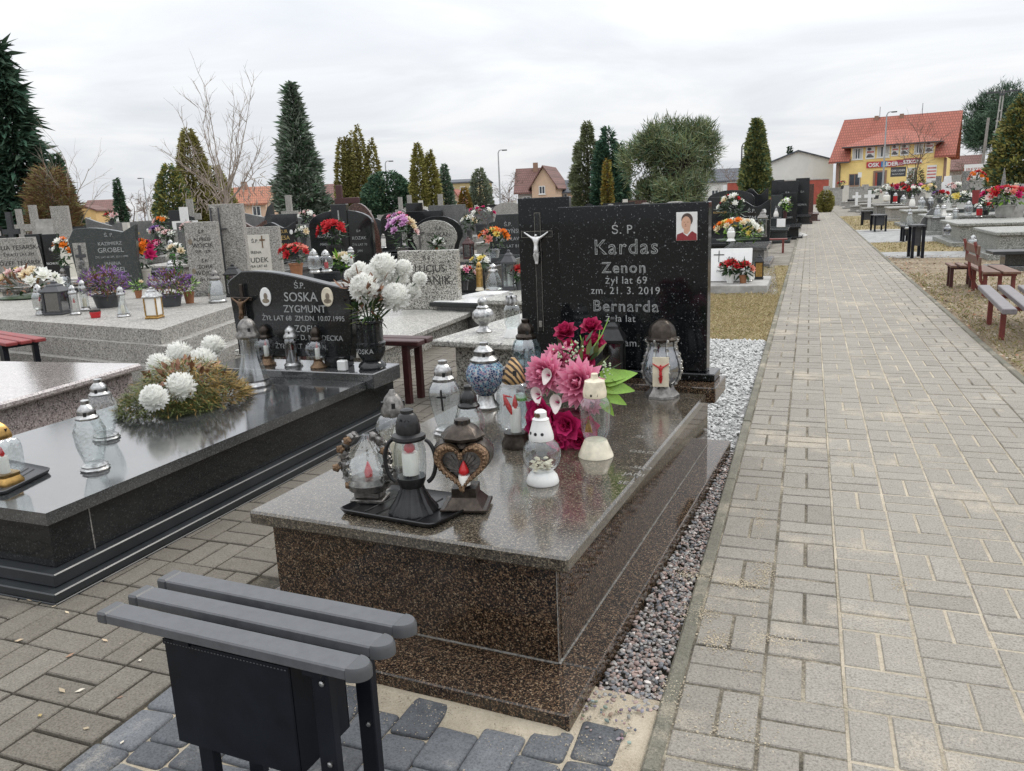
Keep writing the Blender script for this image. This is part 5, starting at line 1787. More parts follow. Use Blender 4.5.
def slat_bench(label, loc, L, n, sw, z, seatm, legm, rz=0.0, gap=.02, back=None, th=.03, legs=None, group=None):
    """slats run along local x, the seat is n slats deep"""
    t = thing('bench', label, 'bench', loc, rz, group)
    Wd = n * sw + (n - 1) * gap
    for k in range(n):
        y = -Wd / 2 + k * (sw + gap)
        MB().box(-L / 2, L / 2, y, y + sw, z - th, z, .006).build('slat', seatm, t)
    for x in (legs or (-L * .36, L * .36)):
        for y in (-Wd * .38, Wd * .38):
            MB().box(x - .02, x + .02, y - .02, y + .02, -.03, z - th - .031).build('leg', legm, t)
        MB().box(x - .022, x + .022, -Wd * .46, Wd * .46, z - th - .03, z - th - .001).build('crossbar', legm, t)
    if back:
        for k in range(2):
            m = MB().box(-L / 2, L / 2, Wd / 2 + .03 + .02 * k, Wd / 2 + .05 + .02 * k, z + .06 + .13 * k, z + .16 + .13 * k, .005)
            m.build('back_slat', seatm, t)
        for x in (-L * .36, L * .36):
            MB().tube([(x, Wd * .2, -.03), (x, Wd / 2, z * .6), (x, Wd / 2 + .02, z + .05), (x, Wd / 2 + .09, z + .33)], .018, 6).build('back_post', legm, t)
    return t
# ------------------------------------------------------------------ the neighbouring tombs on the left
# pinkish tomb
pk = thing('tomb', 'low pinkish speckled tomb with a bare pale polished slab, left of the black tomb', 'tomb', (-4.20, 3.58, 0), R(8.3))
MB().box(-1.22, -.07, -2.3, -.02, -.03, .322, .003).build('body', S_PINK, pk)
MB().box(-1.30, 0, -2.4, .0, .323, .366, .012).build('slab', S_PINK_T, pk)

# weathered terrazzo platform under the dark green stone
def slabpoly(mb, pts, z0, z1, mi=0):
    n = len(pts)
    vs = [(x, y, z0) for x, y in pts] + [(x, y, z1) for x, y in pts]
    fs = [tuple(range(n - 1, -1, -1)), tuple(range(n, 2 * n))] + [(i, (i + 1) % n, n + (i + 1) % n, n + i) for i in range(n)]
    return mb.add(vs, fs, mi)
pf = thing('family_tomb', 'wide weathered terrazzo family tomb in three tiers, crowded with lamps and heather pots', 'tomb', (-7.2, 5.9, 0))
A_, B_, C_, D_ = Vector((-5.10, 4.56)), Vector((-9.6, 5.10)), Vector((-9.9, 7.7)), Vector((-6.05, 7.0))
def grow(k):
    c = (A_ + B_ + C_ + D_) / 4
    return [tuple(p + (p - c).normalized() * k - Vector((-7.2, 5.9))) for p in (A_, B_, C_, D_)][::-1]
for nm, k, z0, z1, mt in (('lower_tier', .32, -.03, .13, S_TERR), ('middle_tier', .14, .131, .285, S_TERR), ('top_tier', .0, .286, .40, S_TERR)):
    m = slabpoly(MB(), grow(k)[::-1], z0, z1)
    m.build(nm, mt, pf)
def on(u, v, z): return G(u, v, z)
def headstone_at(name, label, u, vtop, t, wpx, shape, st, zb, thick=.1, rz=0.0, cat='headstone', grp=None, wreal=None):
    P = D(u, vtop, t)
    ob = math.cos(math.atan2(-P.x, P.y) - rz)
    W = wreal or wpx * t / CF / max(.5, ob)
    th = thing(name, label, cat, (P.x, P.y, zb + .001), rz, grp)
    H_ = P.z - zb
    MB().box(-W * .55, W * .55, -thick * .9, thick * .9, 0, .05, .006).build('foot', S_TERRD if st in (S_TERR, S_TERRD) else st, th)
    h = MB().prism(outline(shape, W, H_ - .051), -thick / 2, thick / 2, ch=.006).build('headstone', st, th, (0, 0, .051))
    return th, h, W, H_ - .05
gz = R(30)
th, h, W, H_ = headstone_at('headstone', 'dark green horned headstone with a pale cross strip and silver lettering', 102, 226, 10.0, 62, 'horn', S_GREEN, .40, rz=gz)
inscription(h, [('Ś. P.', H_ * .82, .06, .08), ('KAZIMIERZ', H_ * .68, .058, .08), ('GROBEL', H_ * .56, .085, .08), ('ŻYŁ LAT 60 ZM. 30.11.1990', H_ * .47, .034, .08), ('JANINA', H_ * .35, .058, .08), ('GROBEL', H_ * .23, .085, .08), ('ŻYŁA LAT 78 ZM. 09.04.2016', H_ * .14, .034, .08)], T_SILV, -.0525)
st_ = MB().box(-W * .44, -W * .25, -.058, -.0505, .02, H_ * .74, .002).build('pale_strip', S_TERR, h)
MB().box(-W * .365, -W * .325, -.066, -.0585, H_ * .06, H_ * .70).box(-W * .42, -W * .27, -.067, -.0588, H_ * .50, H_ * .55).build('cross', P_DKG, st_)
m = MB()
for i in range(7): m.lathe([(.03, 0), (.035, .008), (.02, .016)], 9, xf=Matrix.Translation((-W * .34 + .02 * math.sin(i * 2.1), -.06, H_ * (.08 + .055 * i))) @ Matrix.Rotation(PI / 2, 4, 'X'))
m.build('carved_roses', S_MID, st_)
th, h, W, H_ = headstone_at('headstone', 'pale pitted stone plaque with dark lettering at the left frame edge', 10, 238, 11.5, 50, 'trap', S_TERR, .38, rz=R(35))
inscription(h, [('JULIA TESARSKA', H_ * .74, .085, .1), ('ŻYŁA 71 LAT ZM.', H_ * .60, .055, .1), ('JÓZEF TESARSKI', H_ * .40, .085, .1), ('ŻYŁ 68 LAT', H_ * .29, .055, .1), ('POKÓJ ICH DUSZOM', H_ * .10, .055, .1)], T_DARK, -.0525)
th, h, W, H_ = headstone_at('headstone', 'grey terrazzo headstone with two carved name panels beside the metal cross pillar', 201, 222, 8.75, 31, 'rect', S_TERR, .40, rz=gz)
inscription(h, [('Ś.P.', H_ * .84, .045), ('ALFRED', H_ * .73, .052), ('WÓJCIK', H_ * .64, .06), ('ZM. 1979', H_ * .56, .04), ('Ś.P.', H_ * .42, .045), ('ZOFIA', H_ * .33, .055), ('WÓJCIK', H_ * .24, .06), ('ZM. 1994', H_ * .15, .04)], T_DARK, -.0525)
for z in (.72, .30): MB().lathe([(.022, 0), (.022, .006)], 14, xf=Matrix.Translation((-W * .36, -.051, H_ * z)) @ Matrix.Rotation(PI / 2, 4, 'X') @ Matrix.Diagonal((.9, 1.3, 1, 1))).build('oval_photo', SEPIA, h)
th, h, W, H_ = headstone_at('headstone', 'tall plain terrazzo pillar stone carrying a slim dark metal cross', 226, 204, 9.0, 31, 'rect', S_TERR, .40, thick=.14, rz=gz)
MB().box(-W * .46, -W * .42, -.10, -.075, .02, H_ * .96).box(-W * .22, -W * .18, -.10, -.075, .02, H_ * .96).box(-W * .62, W * .0, -.105, -.08, H_ * .70, H_ * .715).box(-W * .445, -.2 * W, -.08, -.071, H_ * .3, H_ * .31).build('metal_cross', P_DKG, h)
th, h, W, H_ = headstone_at('headstone', 'terrazzo-framed headstone with a white name plate behind the wavy black stone', 257, 227, 10.4, 42, 'rect', S_TERR, .34, rz=R(24))
wp = MB().box(-W * .36, W * .28, -.058, -.0505, .02, H_ * .86, .003).build('name_plate', S_PALE, h)
inscription(wp, [('Ś.P.', H_ * .72, .06, -.03), ('IRENA', H_ * .52, .05, -.03), ('DUDEK', H_ * .36, .09, -.03), ('ŻYŁA LAT 65', H_ * .27, .045, -.03), ('ZM. 18.VI.1983', H_ * .18, .04, -.03), ('PROSI O MODLITWĘ', H_ * .05, .03, -.03)], T_DARK, -.0605)
cp_ = MB().box(.10 * W, .125 * W, -.064, -.0585, H_ * .62, H_ * .84).box(.05 * W, .18 * W, -.064, -.0586, H_ * .75, H_ * .775).build('copper_cross', M_COPR, wp)

# bouquet helper placed by survey: base pixel, width and height in pixels
def bq(label, u, v, z, wpx, hpx, heads, n, potm=POT_T, dist=None, flat=False, size=None, **kw):
    p = D(u, v, dist) if dist else G(u, v, z)
    d = depth(p)
    W, H_ = wpx * d / CF, hpx * d / CF
    return bouquet(label, p, W, H_, heads, n, potm, size=size or W * .17, flat=flat, **kw)


def heather(label, u, v, z, wpx, hpx):
    p = G(u, v, z)
    d = depth(p)
    W, H_ = wpx * d / CF, hpx * d / CF
    t = thing('heather_pot', label, 'potted plant', p)
    pot(t, W * .2, W * .26, H_ * .33, P_DKG)
    foliage(260, W * .46, W * .40, H_ * .34, H_ * .62, W * .14, [LEAFG, LEAFO], t, 'foliage')
    m = MB()
    q = random.Random(u)
    for i in range(420):
        dd = Vector((q.gauss(0, 1), q.gauss(0, 1), q.gauss(.5, .8))).normalized()
        c = Vector((dd.x * W * .5, dd.y * W * .44, H_ * .62 + dd.z * H_ * .40)) * q.uniform(.85, 1.05)
        petal(m, c, (q.gauss(0, 1), q.gauss(0, 1), q.gauss(0, 1)), (0, 0, 1), W * .045, W * .03, .2, 2, .8)
        petal(m, c, (q.gauss(0, 1), q.gauss(0, 1), q.gauss(0, 1)), (0, 0, 1), W * .045, W * .03, .2, 2, .8)
    m.build('flower_spikes', PT_PURP, t, smooth=180)
    return t
ZP = .402
heather('violet heather pot in front of the dark green headstone', 108, 307, ZP, 50, 39)
heather('violet heather pot beside the bell lamp and the terrazzo stones', 172, 306, ZP, 42, 36)
bq('green leafy plant in a terracotta pot touching the right heather', 190, 303, ZP, 24, 28, ['purple'], 3, leafm=LEAFL, leaves=120)
bq('pale lime cabbage plant between the two heather pots', 139, 298, ZP, 17, 19, ['cream'], 1, leafm=LEAFL, leaves=110)
bq('long wreath of white, yellow and peach roses lying before the pale plaque', 32, 297, .402, 66, 30, ['cream', 'white', 'palep', 'white', 'yellow'], 22, None, flat=True, size=.085, leafm=LEAFO)
bq('orange flowers over white ones in a vase left of the dark green stone', 68, 285, .402, 18, 48, ['orange', 'orange', 'white', 'white'], 9, P_DKG, size=.07)
lan('silver jar lamp first from the left on the terrazzo tier', 42, 315, ZP, 30, 13, 'jar', foot=M_SILV, glassm=G_FROST)
p = G(59, 314, ZP); box_lantern('dark square box lamp with stepped roof on the terrazzo tier', p, 33 * depth(p) / CF, 20 * depth(p) / CF, P_DKG, G_SMOKE, R(20))
lan('silver cylinder lamp right of the dark box lamp', 76, 315, ZP, 29, 11, 'pillar', glassm=G_FROST, candle='white')
lan('slim lamp with yellow candle beside the low red candle', 86, 311, ZP, 30, 10, 'pillar', candle='yellow', glassm=G_CLEAR)
p = G(93, 318, ZP); s_ = depth(p) / CF
t = thing('votive_candle', 'low red cup candle with a bronze rim at the edge of the terrazzo tier', 'candle', p + Vector((0, .03, 0)))
MB().lathe([(4.4 * s_, 0), (5.4 * s_, 5.5 * s_), (5.2 * s_, 6 * s_)], 16).build('cup', C_REDG, t, smooth=40)
MB().lathe([(5.4 * s_, 6.1 * s_), (5.0 * s_, 8 * s_), (1.5 * s_, 9.5 * s_)], 16).build('rim', M_BRONZ, t, smooth=40)
lan('silver bell lamp with cream candle between the heather pots', 124, 317, ZP, 30, 13, 'bell', candle='yellow', glassm=G_CLEAR)
p = G(155, 318, ZP); box_lantern('white box lamp with gold base at the front of the terrazzo tier', p, 31 * depth(p) / CF, 14 * depth(p) / CF, M_GOLD, C_WAX, R(20), roof=M_SILV)
lan('tall pear-shaped frosted lamp before the carved terrazzo stone', 218, 303, ZP, 32, 18, 'cone', lid=M_PEWT, glassm=G_FROST, candle=None)
p = G(236, 296, ZP); box_lantern('black box lamp beside the tall terrazzo pillar', p, 32 * depth(p) / CF, 15 * depth(p) / CF, M_BLK, G_SMOKE, R(25))
lan('short pewter lamp between the white jar and the box lamps', 66, 293, ZP, 24, 11, 'round', lid=M_PEWT, glassm=G_FROST, candle=None)
bq('colourful round bouquet of orange and magenta blooms beside the green headstone', 146, 285, .40, 30, 46, ['orange', 'mag', 'red', 'mag', 'yellow'], 14, S_PALE, size=.085, poth=.35)
bq('white roses in a green vase left of the carved terrazzo stone', 180, 282, .40, 20, 38, ['white', 'white', 'cream'], 8, G_GREEN, size=.07)

# bench ends
slat_bench('red three-slat bench end at the left frame edge', Vector((-6.62, 4.27, 0)), 1.1, 3, .085, .36, P_RED, P_NAVY, R(-14), legs=(-.3, .40))
slat_bench('burgundy two-slat bench behind the black vase', Vector((-3.22, 4.44, 0)), 1.15, 2, .10, .42, P_BURG, P_BURG, R(3), legs=(-.46, .47), th=.035)

# granite tomb with the white lighthouse lamp
gr5 = thing('tomb', 'light speckled granite tomb with an upright stone lettered in black behind the white flowers', 'tomb', (-4.22, 7.35, 0), R(6))
MB().box(-.62, .44, -2.35, .12, -.03, .155, .003).build('body', S_LIGHT, gr5)
MB().box(-.68, .50, -2.45, -.16, .156, .205, .008).box(-.68, .52, -.155, .16, .156, .207, .008).build('slab', S_LIGHT_T, gr5)
P = D(419, 250, 8.45)
h = MB().box(-.36, .30, -.05, .06, .208, P.z, .006).build('headstone', S_LIGHT, gr5)
inscription(h, [('Ś P', P.z - .10, .06, .0), ('LUCJUS', P.z - .22, .105, .03), ('URBANIK', P.z - .35, .125, .0)], T_DARK, -.053, -.03)
p = G(420, 308, .208); s_ = depth(p) / CF
t = thing('lighthouse_lamp', 'white and cream lighthouse-shaped lamp at the foot of the granite stone', 'lantern', p, R(20))
MB().lathe([(9.5 * s_, 0), (8.5 * s_, 5 * s_), (5.5 * s_, 22 * s_), (6.5 * s_, 23 * s_)], 8).build('tower', P_WHT, t)
MB().lathe([(6 * s_, 23 * s_), (5 * s_, 26 * s_), (4.5 * s_, 29 * s_), (1.2 * s_, 35 * s_)], 8).build('lamp_top', P_CREAM, t)
m = MB()
for k, (z, a) in enumerate(((8, -1.3), (16, -1.7), (12, -2.4))): m.box(-1.2 * s_, 1.2 * s_, -8.2 * s_ + z * .16 * s_, -6.4 * s_ + z * .16 * s_, z * s_, (z + 4) * s_, xf=Matrix.Rotation(a + PI / 2, 4, 'Z'))
m.build('windows', M_GOLD, t)

# granite slabs behind the black star headstone
g6 = thing('tomb', 'light speckled granite slab tomb directly behind the black star headstone', 'tomb', (-2.15, 5.40, 0), R(-4))
MB().box(-.36, .62, -.72, .7, -.03, .335, .003).build('body', S_LIGHT, g6)
MB().box(-.50, .70, -.80, .78, .336, .380, .008).build('slab', S_LIGHT_T, g6)
lan('silver filigree ball lamp on the granite slab behind the headstone', 484, 333, .380, 35, 22, 'round', glassm=M_SILV, lid=M_SILV, candle=None)
lan('clear waisted glass lamp with silver cap half behind the headstone pillar', 513, 338, .380, 44, 19, 'waist', glassm=G_CLEAR, foot=P_WHT, lid=M_SILV, candle=None)
g7 = thing('tomb', 'farther light granite slab tomb seen left of the headstone pillar', 'tomb', (-3.15, 7.75, 0), R(2))
MB().box(-.30, .9, -.72, .9, -.03, .31, .003).build('body', S_LIGHT, g7)
MB().box(-.36, .96, -.80, 1.0, .311, .358, .008).build('slab', S_LIGHT_T, g7)
lan('silver pear lamp on the farther granite slab', 494, 291, .358, 26, 18, 'cone', lid=M_SILV, glassm=G_CUT, candle=None)
p = G(510, 290, .358); box_lantern('dark box lamp touching the edge of the black headstone pillar', p, 40 * depth(p) / CF, 13 * depth(p) / CF, P_DKG, G_CLEAR, R(8))
lan('gold pillar candle lamp beside the pink rose bunch', 480, 291, .36, 28, 9, 'pillar', lid=M_GOLD, foot=P_CREAM, glassm=M_GOLD, candle=None)
bq('bunch of pink and white roses next to the gold pillar lamp', 464, 290, .36, 24, 24, ['palep', 'pink', 'white', 'red'], 9, P_BLK, size=.05)
bq('yellow-green bouquet behind the gold pillar lamp', 481, 276, .36, 20, 20, ['yellow', 'white'], 7, P_BLK, size=.05)
bq('pink carnations at the edge of the black pillar', 519, 290, .358, 14, 24, ['red', 'salmon'], 7, P_DKG, size=.05)
g8 = thing('tomb', 'low black slab with a white polished top behind the granite tombs', 'tomb', G(466, 302, .30) + Vector((0, .2, -.30)), R(-6))
MB().box(-.34, .30, -.2, .75, -.03, .25).build('body', S_MID, g8)
MB().box(-.40, .36, -.26, .8, .251, .295, .005).build('slab', S_BLACK, g8)
MB().box(-.36, .32, -.24, .78, .2965, .302, .003).build('top', S_WHITE, g8)

# red flowers and jars behind the wavy headstone
t11 = 9.6
bq('red carnation bunch in a terracotta pot above the wavy black stone', 297, 276, 0, 32, 32, ['red', 'red', 'salmon'], 16, POT_T, dist=t11, size=.06)
bq('round bright red rose bouquet in a tall black vase', 335, 266, 0, 30, 46, ['red'], 18, P_BLK, dist=12.0, size=.075, poth=.45)
bq('white-green cabbage wreath behind the wavy headstone', 343, 268, 0, 22, 14, ['cream', 'white'], 7, None, dist=11.4, flat=True, size=.09, leafm=LEAFL)
def lan_d(label, u, v, dist, hpx, wpx, kind, **kw):
    p = D(u, v, dist)
    s_ = dist / CF
    h = hpx * s_
    mr_ = max(r for part in LP[kind][:3] for r, _ in part)
    return lantern(label, p, h, kind, wide=(wpx * s_ / 2) / (mr_ * h), **kw)
lan_d('tall frosted jar lamp right of the red carnations', 315, 273, 10.2, 24, 13, 'jar', glassm=G_FROST, candle=None)
lan_d('clear jar lamp with orange candle behind the wavy headstone', 327, 272, 10.6, 22, 13, 'jar', glassm=G_CLEAR, candle='red')
lan_d('small clear lamp right of the white-green wreath', 352, 266, 11, 19, 9, 'pillar', glassm=G_CLEAR)
gk = grave('grey terrazzo tomb with an empty slab behind the wavy black headstone', 315, 268, 10.4, 60, hs=False, st=S_TERR, slab=.34, L=1.2, sw=2.0, rz=R(12))

# ------------------------------------------------------------------ cemetery rows, left of the path
GL = R(14)
th = grave('black double headstone with a raised middle panel and star cross', 340, 210, 12.8, 62, 'arch', S_BLACK, lines=None, rz=GL, slab=.3)
hs_ = [k for k in KIDS[th.name] if k.name.startswith('headstone') and 'base' not in k.name][0]
HH = D(340, 210, 12.8).z - .3
MB().box(-.13, .13, -.075, .06, .0, HH * 1.08, .01).build('middle_panel', S_BLACK, hs_)
MB().box(-.012, .012, -.085, -.076, HH * .5, HH * .98).box(-.09, .09, -.0855, -.077, HH * .78, HH * .80).build('star_cross', M_SILV, hs_)
inscription(hs_, [('KOZAK', HH * .55, .07, -.28), ('MARIA', HH * .42, .06, -.28), ('Ś.P.', HH * .62, .05, .30), ('KOZAK', HH * .5, .07, .30), ('ŻYŁ LAT 70', HH * .4, .05, .3), ('JAN', HH * .3, .05, .3)], T_SILV, -.048)
grave('black wavy headstone with gold lettering and two oval photos', 280, 222, 16.5, 32, 'wave', S_BLACK, lines=['MAZUR', 'TERESA', 'JAN', 'MAZUR'], tm=T_GOLD, photo=2, rz=GL)
grave('red-brown wavy headstone behind the terrazzo frame', 250, 221, 17.5, 30, 'wave', S_RED, rz=GL)
grave('dark grey low wavy headstone left of the pointed fin stone', 248, 209, 22, 30, 'slant', S_MID, S_MID, rz=GL)
grave('dark pointed fin-shaped headstone', 265, 203, 21, 15, 'fin', S_DARKG, S_MID, rz=GL)
grave('dark grey square headstone below the pale stone cross', 284, 214, 20, 24, 'rect', S_DARKG, rz=GL)
stone_cross('pale stone cross in front of the blue-green spruce', 288, 195, 24, 24, S_TERR, 16)
grave('small black headstone with a white roof-like cap', 306, 212, 22, 24, 'point', S_BLACK, S_TERR, rz=GL)
grave('blue-grey plain headstone beside the gold-lettered one', 305, 224, 15.2, 16, 'rect', S_MID, rz=GL)
bq('pale pink and white flowers beside the blue-grey stone', 308, 234, 0, 16, 24, ['palep', 'white'], 9, P_DKG, dist=17.5, size=.07)
bq('white flowers before the gold-lettered headstone', 304, 245, 0, 14, 18, ['white', 'cream'], 6, P_DKG, dist=14.5, size=.07)
grave('curved red-brown headstone behind a dark wooden cross', 357, 203, 17.5, 40, 'dome', S_RED, S_RED, rz=GL)
p = D(341, 213, 16.5)
t = thing('wooden_cross', 'dark brown wooden cross over the black double headstone', 'cross', (p.x, p.y, 0), GL)
H_ = D(341, 185, 16.5).z
MB().box(-.06, .06, -.05, .05, -.03, H_, .01).build('upright', P_BURG, t)
MB().box(-.1, .42, -.052, .03, H_ - .38, H_ - .26, .01).build('arm', P_BURG, t)
grave('plain dark slate headstone with rounded corners', 390, 213, 18, 19, 'arch', S_DARKG, rz=GL)
lan_d('white stone lamp in front of the plain dark slate headstone', 384, 248, 16, 14, 6, 'pillar', glassm=C_WAX, lid=M_PEWT, candle=None)
stone_cross('left of two small pale crosses behind the pink flowers', 400, 197, 30, 20, S_TERR, 10)
stone_cross('right of two small pale crosses behind the pink flowers', 409, 195, 31, 20, S_TERR, 11)
grave('small mossy green-grey headstone under the two pale crosses', 401, 209, 22, 11, 'arch', S_TERRD, rz=GL)
grave('black square headstone rising behind the round pale stone', 414, 203, 20, 16, 'rect', S_BLACK, rz=GL)
grave('low wide black headstone behind the round pale stone', 424, 211, 19, 36, 'rect', S_BLACK, rz=GL)
grave('round pale granite disc headstone with black lettering and cross', 434, 220, 16.0, 44, 'disc', S_LIGHT, S_MID, lines=['Ś.P.', 'POSKAN', 'JÓZEFA', 'ŻYŁA LAT 77'], tm=T_DARK, rz=R(20), cross='left', slab=.3)
grave('black arched headstone framing the round pale stone from behind', 437, 216, 16.6, 50, 'disc', S_BLACK, rz=R(20), slab=.3)
t = bq('tall arrangement of pink and lilac lilies beside the round stone', 403, 251, 0, 30, 36, ['lilac', 'palep', 'lilac', 'cream', 'white'], 17, S_MID, dist=14.2, size=.09, poth=.1)
t = bq('upper spray of magenta and pink flowers over the lilies', 399, 232, 0, 26, 20, ['pink', 'mag', 'lilac', 'lilac'], 9, None, dist=14.6, size=.07, flat=True)
stone_cross('pale cross over the wide grey headstone', 440, 194, 28, 18, S_TERR, 12)
grave('wide smooth grey headstone right of the round stone', 447, 205, 19, 36, 'rect', S_MID, S_MID, rz=GL, lines=['', 'IN', 'MEMORIAM'], tm=T_SILV)
grave('black headstone with worn silver lettering left of the black pillar', 508, 214, 15.0, 38, 'shoulder', S_DARKG, lines=['Ś.P.', 'BURZYŃSKI', 'STANISŁAW', 'ŻYŁ LAT 81'], tm=T_SILV, rz=R(10))
grave('rough pale carved stone behind the worn silver-lettered headstone', 508, 202, 22, 30, 'arch', S_TERR, rz=R(10))
bq('dark red twigs with white blooms in front of the grey headstone', 482, 236, 0, 30, 30, ['mag', 'white'], 10, P_DKG, dist=17, size=.06, leafm=LEAFO)
bq('white silk flowers left of the dark red twigs', 470, 240, 0, 15, 24, ['white', 'cream'], 7, S_MID, dist=17.4, size=.09)
bq('bright orange lilies in a glass vase on the black slab', 494, 258, 0, 30, 30, ['orange', 'orange', 'yellow', 'salmon'], 16, G_FROST, dist=12.6, size=.08, poth=.3)
grave('black slab tomb with a bare shiny top before the orange lilies', 480, 250, 12.4, 50, hs=False, st=S_BLACK, slab=.38, L=1.0, sw=.95, rz=R(5))
p = D(469, 259, 12.4); box_lantern('brown roofed lamp on the black slab left of the orange lilies', p, 22 * 12.4 / CF, 9 * 12.4 / CF, P_BURG, G_SMOKE)
tag(MB().box(-.05, .05, -.04, .04, 0, .13, .01).build('plaster_block', P_WHT, None, D(478, 263, 12.2)), 'white candle box on the black slab below the orange lilies', 'ornament')
bq('white chrysanthemum on the grey slab behind the lighthouse lamp', 438, 252, 0, 0.1 + 12, 12, ['white'], 4, POT_T, dist=13.6, size=.08)

# far left block
GF = R(22)
grave('grey granite headstone with gold lettering and small photo', 131, 222, 22, 44, 'rect', S_MID, lines=['MICHALAK', 'STEFANIA'], tm=T_GOLD, photo=1, rz=GF)
stone_cross('thin white metal cross in front of the brown thujas', 183, 207, 19, 42, P_WHT, 22, GF, thick=.04)
stone_cross('stocky pale stone cross by the brown thujas', 189, 199, 26, 20, S_TERR, 17, GF)
grave('black double headstone below the stocky pale cross', 178, 210, 25, 28, 'shoulder', S_BLACK, rz=GF)
grave('grey slab-like headstone behind the carved terrazzo panels', 196, 222, 18, 36, 'rect', S_MID, S_TERR, rz=GF)
stone_cross('dark iron cross at the left frame edge', 8, 212, 20, 28, S_DARKG, 14, GF)
stone_cross('pale terrazzo cross leaning over the dark tombs at far left', 18, 209, 24, 28, S_TERR, 14, GF)
stone_cross('broad pale terrazzo cross with a dark figure at far left', 32, 205, 19, 34, S_TERR, 18, GF)
grave('narrow striped terrazzo pillar headstone in front of the rusty bush', 59, 206, 17, 15, 'rect', S_TERR, rz=GF)
grave('pale concrete headstone left of the striped pillar', 46, 219, 18.5, 18, 'rect', S_CONC, rz=GF)
grave('left of two black glossy headstones with white emblems', 33, 234, 15, 13, 'rect', S_BLACK, lines=['Ś.P.', 'NOWAK'], tm=T_WHITE, rz=GF, slab=.3)
grave('right of two black glossy headstones with white emblems', 50, 234, 15, 13, 'rect', S_BLACK, lines=['Ś.P.', 'NOWAK'], tm=T_WHITE, rz=GF, slab=.3)
grave('small pale headstone with a picture beside the orange flowers', 66, 240, 14.2, 12, 'rect', S_PALE, rz=GF, slab=.3)
grave('slanted dark wedge headstone behind the dark green stone', 98, 217, 20, 22, 'slant', S_MID, rz=GF)
bq('pink and red flowers on top of the graves behind the green stone', 112, 225, 0, 14, 12, ['red', 'palep'], 7, P_DKG, dist=18, size=.07)
for i, (u, v, d_, hd, lb) in enumerate(((163, 226, 17, ['cream', 'palep', 'orange'], 'peach and cream flowers on a grave beyond the gold-lettered stone'), (158, 236, 16, ['purple', 'palep'], 'violet and pink flowers right of the gold-lettered stone'), (170, 240, 15, ['palep', 'white'], 'pale pink flowers between the grey stones'), (157, 250, 14, ['mag', 'pink'], 'magenta flowers low beside the grey granite stone'), (190, 232, 16, ['palep'], 'pale pink bunch before the white metal cross'))):
    bq(lb, u, v + 6, 0, 16, 15, hd, 8, P_DKG, dist=d_, size=.075)
lan_d('lime green glass lamp left of the white roses', 173, 262, 13, 22, 8, 'pillar', glassm=G_GREEN, candle=None)
lan_d('deep green glass lamp behind the right heather pot', 172, 281, 9.6, 20, 9, 'pillar', glassm=G_GREEN, candle=None)
for k, (u, v, tt, w_, lb, stn) in enumerate(((152, 250, 15, 24, 'flat black slab tomb right of the grey granite stone', S_BLACK), (160, 265, 12.5, 26, 'flat grey slab tomb behind the heather pots', S_MID), (60, 262, 13, 36, 'low rounded concrete tomb behind the long rose wreath', S_TERRD))):
    grave(lb, u, v, tt, w_, hs=False, st=stn, slab=.34, L=1.1, rz=GF)

# ------------------------------------------------------------------ graves along the left kerb
R0 = R(4)
wpg = thing('grave', 'low grave with a tilted white plaque with dark lettering and red poinsettias', 'grave', (-1.72, 11.35, 0), R0, 'graves in the cemetery rows')
MB().box(-.75, .42, -.5, .75, -.03, .085, .01).build('slab', S_CONC, wpg)
pq = MB().box(-.31, .31, -.02, .02, 0, .46, .004).build('plaque', S_WHITE, wpg, (-.12, -.05, .09), (R(-18), R(0), 0))
inscription(pq, [('Ś.P.', .30, .05, .03), ('Berezin', .20, .10, .03), ('ŻYŁA LAT 84  ZM. 2020', .13, .035, .02)], T_DARK, -.0225)
MB().box(-.135, -.125, -.026, -.0205, .27, .43).box(-.20, -.06, -.026, -.0206, .365, .378).build('cross', T_DARK, pq)
bq('left red poinsettia in front of the tilted white plaque', 730, 283, .087, 20, 22, ['red'], 7, P_WHT, size=.07)
bq('right red poinsettia in a terracotta pot before the white plaque', 743, 283, .087, 18, 20, ['red', 'salmon'], 6, POT_T, size=.075)
bq('small dark red flower between the poinsettias', 734, 281, .087, 8, 10, ['red'], 3, None, size=.05, flat=True)
p = G(759, 279, .087); box_lantern('dark lamp with gold panes and steep roof beside the white plaque', p, 25 * depth(p) / CF, 8.5 * depth(p) / CF, M_BLK, M_GOLD, R0)
lan('flat green and silver candle jar at the left end of the plaque grave', 717, 281, .087, 12, 11, 'jar', glassm=G_GREEN, candle=None)
lan('small white candle jar between the poinsettia and the gold-paned lamp', 750, 281, .087, 10, 5, 'pillar', glassm=C_WAX, candle=None)

grave('black headstone with silver lettering above the peach flowers', 752, 200, 15.6, 36, 'wave', S_BLACK, S_MID, lines=['Ś.P.', 'KACZMARZ', 'ZDZISŁAW', 'EUGENIA'], tm=T_SILV, rz=R0, L=1.6, slab=.32, photo=1)
bq('tall white and red flowers in green leaves by the black headstone', 731, 236, 0, 26, 42, ['white', 'red', 'white', 'cream'], 13, S_MID, dist=14.8, size=.075, leaves=220)
bq('long arrangement of white and peach lilies on the black slab', 737, 240, 0, 46, 22, ['cream', 'white', 'orange', 'white', 'yellow'], 22, None, dist=14.2, size=.08, flat=True, leafm=LEAFL)
bq('yellow-green bunch at the right end of the peach lilies', 752, 240, 0, 20, 14, ['yellow', 'yellow', 'cream'], 8, None, dist=14.1, size=.07, flat=True, leafm=LEAFL)
lan_d('white two-handled vase lamp among the peach lilies', 731, 241, 13.9, 14, 9, 'waist', glassm=P_WHT, foot=P_WHT, lid=P_WHT, candle=None)
p = D(762, 237, 14.6); box_lantern('grey pagoda lamp standing right of the peach lilies', p, 27 * 14.6 / CF, 9 * 14.6 / CF, M_PEWT, G_CLEAR, R0)
